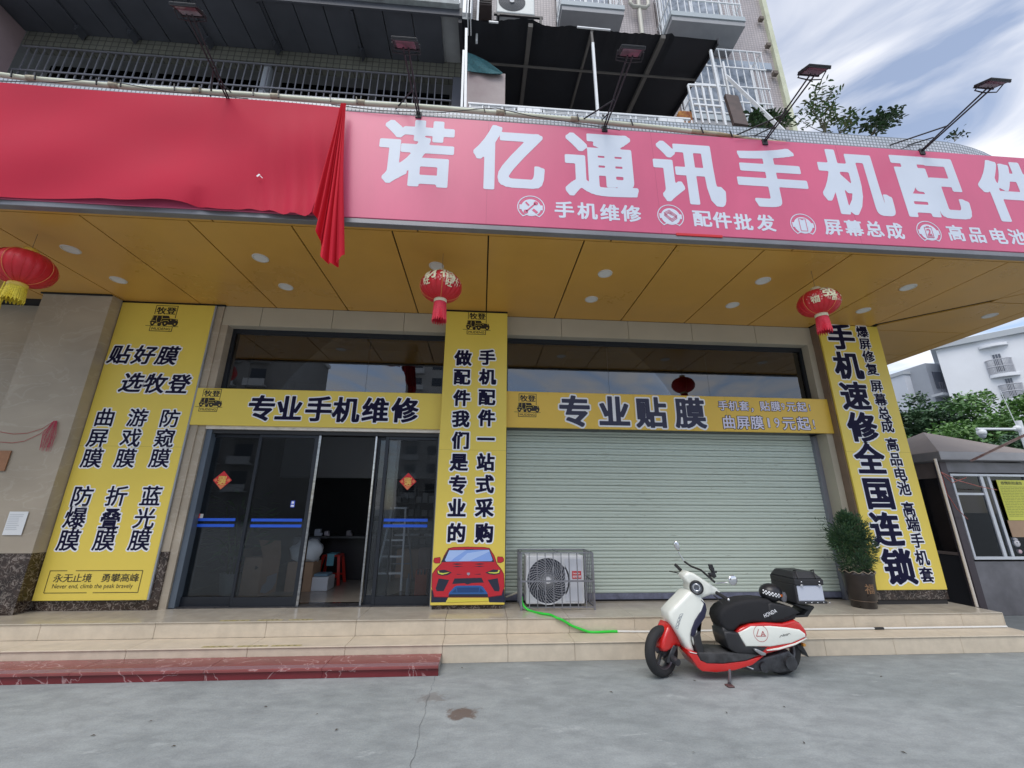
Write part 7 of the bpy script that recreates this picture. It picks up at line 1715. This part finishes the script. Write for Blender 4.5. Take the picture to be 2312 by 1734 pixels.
# ================================================================== FAR BUILDINGS
M_wb = mat('white_render', (0.74, 0.76, 0.80), .7, var=.06, vscale=.25, detail=9)
wbd = thing('white_building', 'white rendered building with curved balconies rising behind the trees', 'building', (40, 35, 0))
YL = 30.0; pL = atY(2112, 790, YL); Hb = float(pL[2]); pR = atZ(2312, 752, Hb)
dirw = Vector((float(pR[0] - pL[0]), float(pR[1] - pL[1]), 0)).normalized(); nrm = Vector((dirw.y, -dirw.x, 0))
if nrm.y > 0: nrm = -nrm
P0 = Vector((float(pL[0]), YL, 0)); LEN = (Vector((float(pR[0]), float(pR[1]), 0)) - P0).length * 1.8
def wall_pt(px, py):
    d_ = Vector(ray(px, py)); t = (P0 - Vector(CAM)).dot(nrm) / d_.dot(nrm); return Vector(CAM) + d_ * t
def wbx(mb, s0, s1, d0, d1, z0, z1):
    cs4 = [P0 + dirw * s_ + nrm * d_ for s_, d_ in ((s0, d0), (s1, d0), (s1, d1), (s0, d1))]
    return mb.add([(c.x, c.y, z0) for c in cs4] + [(c.x, c.y, z1) for c in cs4], [(0, 3, 2, 1), (4, 5, 6, 7), (0, 1, 5, 4), (1, 2, 6, 5), (2, 3, 7, 6), (3, 0, 4, 7)])
wbx(MB(), 0, LEN, -10, 0, 0, Hb).build('wall', M_wb, wbd)
wbx(MB(), -.3, LEN, -10.3, .3, Hb + .002, Hb + .45).build('parapet', mat('grey_coping', (0.42, 0.45, 0.48), .7), wbd)
def sof(px, py): q = wall_pt(px, py); return (Vector((q.x, q.y, 0)) - P0).dot(dirw), q.z
def arcbal(s0, z0, R, hh, nm, mt, off=0, rr=None):
    mb = MB(); n = 16; vs = []
    for z in (z0, z0 + hh):
        for k in range(n + 1):
            a = math.pi * k / n; q = P0 + dirw * (s0 - R * math.cos(a)) + nrm * (R * .55 * math.sin(a) + off); vs.append((q.x, q.y, z))
    mb.add(vs, [(k, k + 1, n + 2 + k, n + 1 + k) for k in range(n)]); mb.add(vs[:n + 1], [tuple(range(n + 1))]); mb.add(vs[n + 1:], [tuple(range(n + 1))[::-1]]); return mb.build(nm, mt, wbd)
M_rail = mat('balcony_rail', (0.45, 0.46, 0.50), .5); M_win = mat('far_window_glass', (0.10, 0.11, 0.14), .15)
for (cxp, wy0, wy1, by0, by1, hood) in [(2258, 796, 828, 812, 845, 778), (2282, 851, 872, 868, 900, 846)]:
    s_c, _ = sof(cxp, wy1); zt4 = sof(cxp, wy0)[1]; zb4 = sof(cxp, wy1)[1]; zbb = sof(cxp, by1)[1]; zbt = sof(cxp, by0)[1]
    R4 = abs(sof(cxp + 38, by1)[0] - s_c)
    fr5 = thing_part('window', wbd)
    wbx(MB(), s_c - R4 * .35, s_c + R4 * .35, .02, .06, zbb + .1, zt4).build('frame', M_wp, fr5); 
    for q_ in (-1, 0, 1): wbx(MB(), s_c + q_ * R4 * .22 - R4 * .09, s_c + q_ * R4 * .22 + R4 * .09, .065, .08, zbb + .2, zt4 - .1).build('pane', M_win, fr5)
    arcbal(s_c, zbb - .25, R4, .25, 'balcony_slab', M_wb, .03)
    for hz5 in (zbt, (zbt + zbb) / 2):
        MB().tube([tuple((P0 + dirw * (s_c - R4 * math.cos(math.pi * k / 16)) + nrm * (R4 * .55 * math.sin(math.pi * k / 16) + .03)) + Vector((0, 0, hz5))) for k in range(17)], .04, 5, False).build('balcony_rail', M_rail, wbd)
    for k in range(1, 24):
        a = math.pi * k / 24; q = P0 + dirw * (s_c - R4 * math.cos(a)) + nrm * (R4 * .55 * math.sin(a) + .03); MB().bar((q.x, q.y, zbb), (q.x, q.y, zbt), .03).build('baluster', M_rail, wbd)
    arcbal(s_c, sof(cxp, hood)[1] - .12, R4 * 1.15, .22, 'hood', M_wb, .03)
# recessed wing with its own balcony, and the lower grey block left of it
gw = thing('grey_block', 'lower pale grey block with a round window left of the white building', 'building', (30, 34, 0))
a = atY(2040, 845, 33); b_ = atY(2095, 835, 33)
MB().box(float(a[0]), float(b_[0]) + 3, 33, 40, 0, float(a[2])).build('wall', mat('pale_grey_render', (0.55, 0.58, 0.64), .7, var=.05, vscale=.4), gw)
MB().box(float(a[0]) - .1, float(b_[0]) + 3, 32.9, 40, float(a[2]) + .001, float(a[2]) + .25).build('coping', mat('grey_coping', (0.42, 0.45, 0.48), .7), gw)
c = atY(2066, 855, 32.98); MB().disc((float(c[0]), 32.97, float(c[2])), .35, 20, sx=.6).build('round_window', mat('round_glass', (0.35, 0.38, 0.44), .3), gw)
wg = thing('grey_wing', 'grey wing with stacked open balconies between the grey block and white building', 'building', (31, 31, 0))
a = atY(2088, 820, 31.5); b_ = atY(2128, 820, 31.5); xw0, xw1 = float(a[0]), float(b_[0])
zt5 = float(a[2])
MB().box(xw0, xw1, 31.5, 38, 0, zt5).build('wall', mat('wing_wall_grey', (0.34, 0.36, 0.4), .7, var=.08, vscale=.5), wg)  # wing wall in mid grey, its balcony slabs a paler grey
for k in range(3):
    z5 = zt5 - .8 - k * 3.0
    MB().box(xw0 + .4, xw1 - .5, 31.44, 31.49, z5 - 1.5, z5).build('window', M_win, wg)
    MB().box(xw0 - .3, xw1, 30.6, 31.49, z5 - 2.3, z5 - 2.1).build('balcony_slab', mat('wing_slab_grey', (0.45, 0.47, 0.5), .7), wg)
    for j in range(14): MB().box(xw0 - .28 + j * .2, xw0 - .25 + j * .2, 30.62, 30.65, z5 - 2.1, z5 - 1.3).build('baluster', mat('dark_rail', (0.08, 0.08, 0.1), .5), wg)
    MB().box(xw0 - .3, xw1, 30.6, 30.66, z5 - 1.3, z5 - 1.22).build('handrail', mat('dark_rail', (0.08, 0.08, 0.1), .5), wg)

# ================================================================== TREES
def tree(name, label, cat, x, y, H, R, zc, greens, seed, nclump=34, leaves=130, ls=.16, group=None, trunk_r=.16):
    r = random.Random(seed); t = thing(name, label, cat, (x, y, 0), group)
    mb = MB(); mb.tube([(x, y, 0), (x + .1, y, H * .3), (x - .05, y, H * .6), (x, y, H * .8)], [trunk_r, trunk_r * .8, trunk_r * .5, trunk_r * .2], 8)
    for k in range(8):
        a = r.uniform(0, 6.28); h0 = r.uniform(.3, .6) * H; mb.tube([(x, y, h0), (x + R * .35 * math.cos(a), y + R * .35 * math.sin(a), h0 + H * .12), (x + R * .7 * math.cos(a), y + R * .7 * math.sin(a), h0 + H * .22)], [trunk_r * .45, trunk_r * .3, .02], 6)
    mb.build('trunk', mat('tree_bark', (0.09, 0.07, 0.055), .9, var=.3, vscale=6), t)
    mbs = [MB() for _ in greens]
    for c in range(nclump):
        u = Vector((r.gauss(0, 1), r.gauss(0, 1), r.gauss(0, 1))).normalized() * r.uniform(.35, 1.0)
        cc = Vector((x + u.x * R, y + u.y * R * .8, zc + u.z * (H - zc) * (1 if u.z > 0 else .9))); cr_ = R * r.uniform(.22, .42)
        m_ = mbs[r.randrange(len(greens))]
        for k in range(leaves):
            v = Vector((r.gauss(0, 1), r.gauss(0, 1), r.gauss(0, 1))).normalized() * r.random() ** .4
            p = cc + Vector((v.x * cr_, v.y * cr_, v.z * cr_ * .7))
            d = Vector((r.uniform(-1, 1), r.uniform(-1, 1), r.uniform(-.5, .7))).normalized(); s_ = d.cross(Vector((r.uniform(-1, 1), r.uniform(-1, 1), 1))).normalized() * ls * .32; l = ls * r.uniform(.7, 1.3)
            m_.add([p, p + d * l * .5 + s_, p + d * l, p + d * l * .5 - s_], [(0, 1, 2, 3)])
    for m_, gcol in zip(mbs, greens):
        q = m_.build('crown', mat('leaf_%d_%d_%d' % tuple(int(c * 1000) for c in gcol), gcol, .55, var=.35, vscale=.8, detail=3), t); q['kind'] = 'stuff'
    return t
GD = [(0.04, 0.09, 0.045), (0.06, 0.12, 0.055)]; GM = [(0.075, 0.17, 0.045), (0.12, 0.24, 0.06), (0.14, 0.26, 0.07)]
def tpx(px, py, Y): p = atY(px, py, Y); return float(p[0]), float(p[2])
x, z = tpx(2065, 885, 22); tree('broadleaf_tree', 'dark green tree behind the right pillar below the grey block', 'tree', x, 22, z + .2, 2.3, z - 2.2, GD, 1, 40, 150, .24, 'trees behind the kiosk')
x, z = tpx(2110, 960, 16); tree('broadleaf_tree', 'bright green tree directly behind the kiosk roof', 'tree', x, 16, z + .1, 2.2, z - 1.6, GM, 2, 40, 150, .17, 'trees behind the kiosk')
x, z = tpx(2290, 870, 19); tree('broadleaf_tree', 'tall light green tree in front of the white building', 'tree', x, 19, z + .5, 3.0, z - 2.2, GM, 3, 50, 160, .2, 'trees behind the kiosk')
x, z = tpx(2200, 930, 19); tree('broadleaf_tree', 'middling green tree left of the camera pole', 'tree', x, 18.5, z + .6, 2.4, z - 1.6, [GM[0], GM[1]], 4, 44, 150, .2, 'trees behind the kiosk')
x, z = tpx(2330, 1050, 14); tree('broadleaf_tree', 'dark low tree at the right edge behind the kiosk', 'tree', x, 14, z + 1.0, 2.2, z - .6, GD, 5, 44, 150, .17, 'trees behind the kiosk')
x, z = tpx(2210, 1040, 15); tree('broadleaf_tree', 'dark shrubby tree just above the kiosk eaves', 'tree', x, 15, z + .8, 2.4, z - 1.2, GD, 6, 44, 150, .17, 'trees behind the kiosk')
x, z = tpx(2025, 980, 24); tree('broadleaf_tree', 'dark tree half hidden behind the right pillar sign', 'tree', x + .8, 24, z + 1.0, 2.6, z - 2, GD, 8, 40, 140, .25, 'trees behind the kiosk')
hg = thing('hedge', 'dark green hedge filling the gap below the trees', 'hedge', (24, 26, 0))
r = random.Random(9); mbh = MB()
for k in range(15000):
    p = Vector((r.uniform(12, 62), r.uniform(24, 28), r.uniform(0, 4.2 + math.sin(k * .7) * .3))); d = Vector((r.uniform(-1, 1), r.uniform(-1, .2), r.uniform(-.5, .7))).normalized(); s_ = d.cross(Vector((r.uniform(-1, 1), r.uniform(-1, 1), 1))).normalized() * .12; mbh.add([p, p + d * .2 + s_, p + d * .4, p + d * .2 - s_], [(0, 1, 2, 3)])
q = mbh.build('foliage', mat('leaf_hedge', (0.04, 0.08, 0.035), .6, var=.4, vscale=1), hg); q['kind'] = 'stuff'
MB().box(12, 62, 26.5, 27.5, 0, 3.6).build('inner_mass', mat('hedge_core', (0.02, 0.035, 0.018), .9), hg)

# ---- plants growing on the parapet
def sprig(name, label, px0, py0, Y, tips, nleaf, ll, lw, cols, seed, stemr=.006):
    r = random.Random(seed); b_ = Vector(atY(px0, py0, Y)); t = thing(name, label, 'plant', tuple(b_), 'plants growing on the parapet')
    mbs = [MB() for _ in cols]
    for tpx_ in tips:
        e = Vector(atY(tpx_[0], tpx_[1], Y + r.uniform(-.15, .15))); mid = (b_ + e) / 2 + Vector((r.uniform(-.05, .05), r.uniform(-.05, .05), r.uniform(0, .08)))
        path_ = smooth_path([b_, mid, e], 8); MB().tube(path_, [stemr * (1 - .75 * i / (len(path_) - 1)) for i in range(len(path_))], 5).build('stem', mat('twig', (0.12, 0.11, 0.07), .8), t)
        for k in range(nleaf):
            f = r.uniform(.35, 1.0); i = min(int(f * (len(path_) - 1)), len(path_) - 2); p = path_[i].lerp(path_[i + 1], f * (len(path_) - 1) - i)
            p = p + Vector((r.gauss(0, 1), r.gauss(0, 1), r.gauss(0, 1))) * .035
            a = r.uniform(0, 6.28); d = Vector((math.cos(a), math.sin(a) * .6, r.uniform(-.5, .6))).normalized(); s_ = d.cross(Vector((0, r.uniform(-.5, .5), 1))).normalized() * lw * r.uniform(.7, 1.2); l = ll * r.uniform(.7, 1.3)
            up_ = Vector((0, 0, l * .12))
            r.choice(mbs).add([p, p + d * l * .35 + s_ + up_, p + d * l * .75 + s_ * .7 + up_, p + d * l, p + d * l * .75 - s_ * .7 + up_, p + d * l * .35 - s_ + up_], [(0, 1, 2, 3, 4, 5)])
    for m_, c_ in zip(mbs, cols):
        q = m_.build('foliage', mat('leafp_%d_%d' % (int(c_[0] * 1000), int(c_[1] * 1000)), c_, .45), t); q['kind'] = 'stuff'
GP = [(0.05, 0.12, 0.03), (0.09, 0.18, 0.05), (0.14, 0.16, 0.06)]
sprig('potted_sapling', 'tall thin sapling with drooping leaves on the parapet right of the tower', 1862, 300, 4.35, [(1835, 190), (1858, 188), (1893, 205), (1880, 196), (1815, 235), (1800, 262), (1872, 238), (1820, 225), (1840, 262)], 26, .085, .014, GP, 21)
sprig('potted_sapling', 'leafy sapling with a bare twig in the middle of the parapet plants', 1895, 302, 4.4, [(1915, 258), (1944, 243), (1925, 275), (1905, 270), (1930, 292), (1880, 262), (1862, 285)], 20, .085, .018, GP, 22)
sprig('parapet_bush', 'dense dark green bush on the parapet above the ninth metre of the sign', 1968, 306, 4.3, [(2000, 250), (2030, 252), (2015, 262), (1985, 258), (2040, 248), (1945, 265), (2005, 280), (1960, 285), (1992, 270), (2025, 270)], 34, .075, .020, [(0.025, 0.06, 0.02), (0.04, 0.09, 0.03)], 23)
sprig('parapet_bush', 'tiny tuft of dark leaves on the rounded end of the parapet', 2155, 320, 4.25, [(2148, 308), (2165, 309), (2175, 312), (2158, 306)], 9, .06, .012, [(0.03, 0.07, 0.03)], 24, .003)
sprig('parapet_bush', 'low leafy shrub in front of the caged window at the tower corner', 1720, 292, 4.5, [(1690, 262), (1705, 248), (1725, 258), (1745, 265), (1765, 262), (1780, 280), (1735, 275), (1700, 278), (1712, 262), (1775, 265)], 34, .085, .022, [(0.06, 0.13, 0.04), (0.035, 0.08, 0.03)], 25)
sprig('parapet_bush', 'wispy shrub hanging right beside the tower corner', 1768, 296, 4.4, [(1752, 270), (1770, 268), (1785, 275), (1762, 285)], 14, .07, .018, [(0.07, 0.15, 0.05)], 26)

# ================================================================== ACROSS THE STREET (seen mirrored in the shop glass)
def block(x0, x1, y, H, label, colr, seed):
    t = thing('apartment_block', label, 'building', ((x0 + x1) / 2, y, 0)); r = random.Random(seed)
    MB().box(x0, x1, y - 12, y, 0, H).build('wall', mat('street_wall_%d' % seed, colr, .8, var=.1, vscale=.3), t)
    nf = int(H / 3.1); nb = int((x1 - x0) / 3.6)
    Mg = mat('street_glass', (0.05, 0.06, 0.08), .15); Mw = mat('street_trim', (0.62, 0.62, 0.62), .6)
    w0 = None
    for f in range(1, nf):
        for b in range(nb):
            x = x0 + 1.0 + b * 3.6; z = f * 3.1
            if w0 is None:
                w0 = MB().box(x, x + 1.8, y + .02, y + .05, z + .9, z + 2.4).build('window', Mg, t); w1 = MB().box(x - .3, x + 2.2, y + .06, y + .9, z, z + .15).box(x - .3, x + 2.2, y + .82, y + .9, z + .15, z + .9).build('balcony', Mw, t); bx0 = (x, z)
            else:
                for w_ in ((w0, w1) if b % 3 != 1 else (w0,)): c = w_.copy(); COL.objects.link(c); c.parent = t; c.location = (x - bx0[0], 0, z - bx0[1])
    MB().box(x0 - .3, x1 + .3, y - 12, y + .3, H + .001, H + .5).build('cornice', Mw, t)
block(-62, -24, -38, 22, 'grey apartment block across the street mirrored in the left door', (0.30, 0.29, 0.28), 31)
block(-14, 4, -60, 30, 'pale apartment block across the street mirrored in the middle panes', (0.45, 0.43, 0.41), 32)
block(14, 44, -50, 15, 'low brown building across the street mirrored near the right pillar', (0.28, 0.22, 0.18), 33)
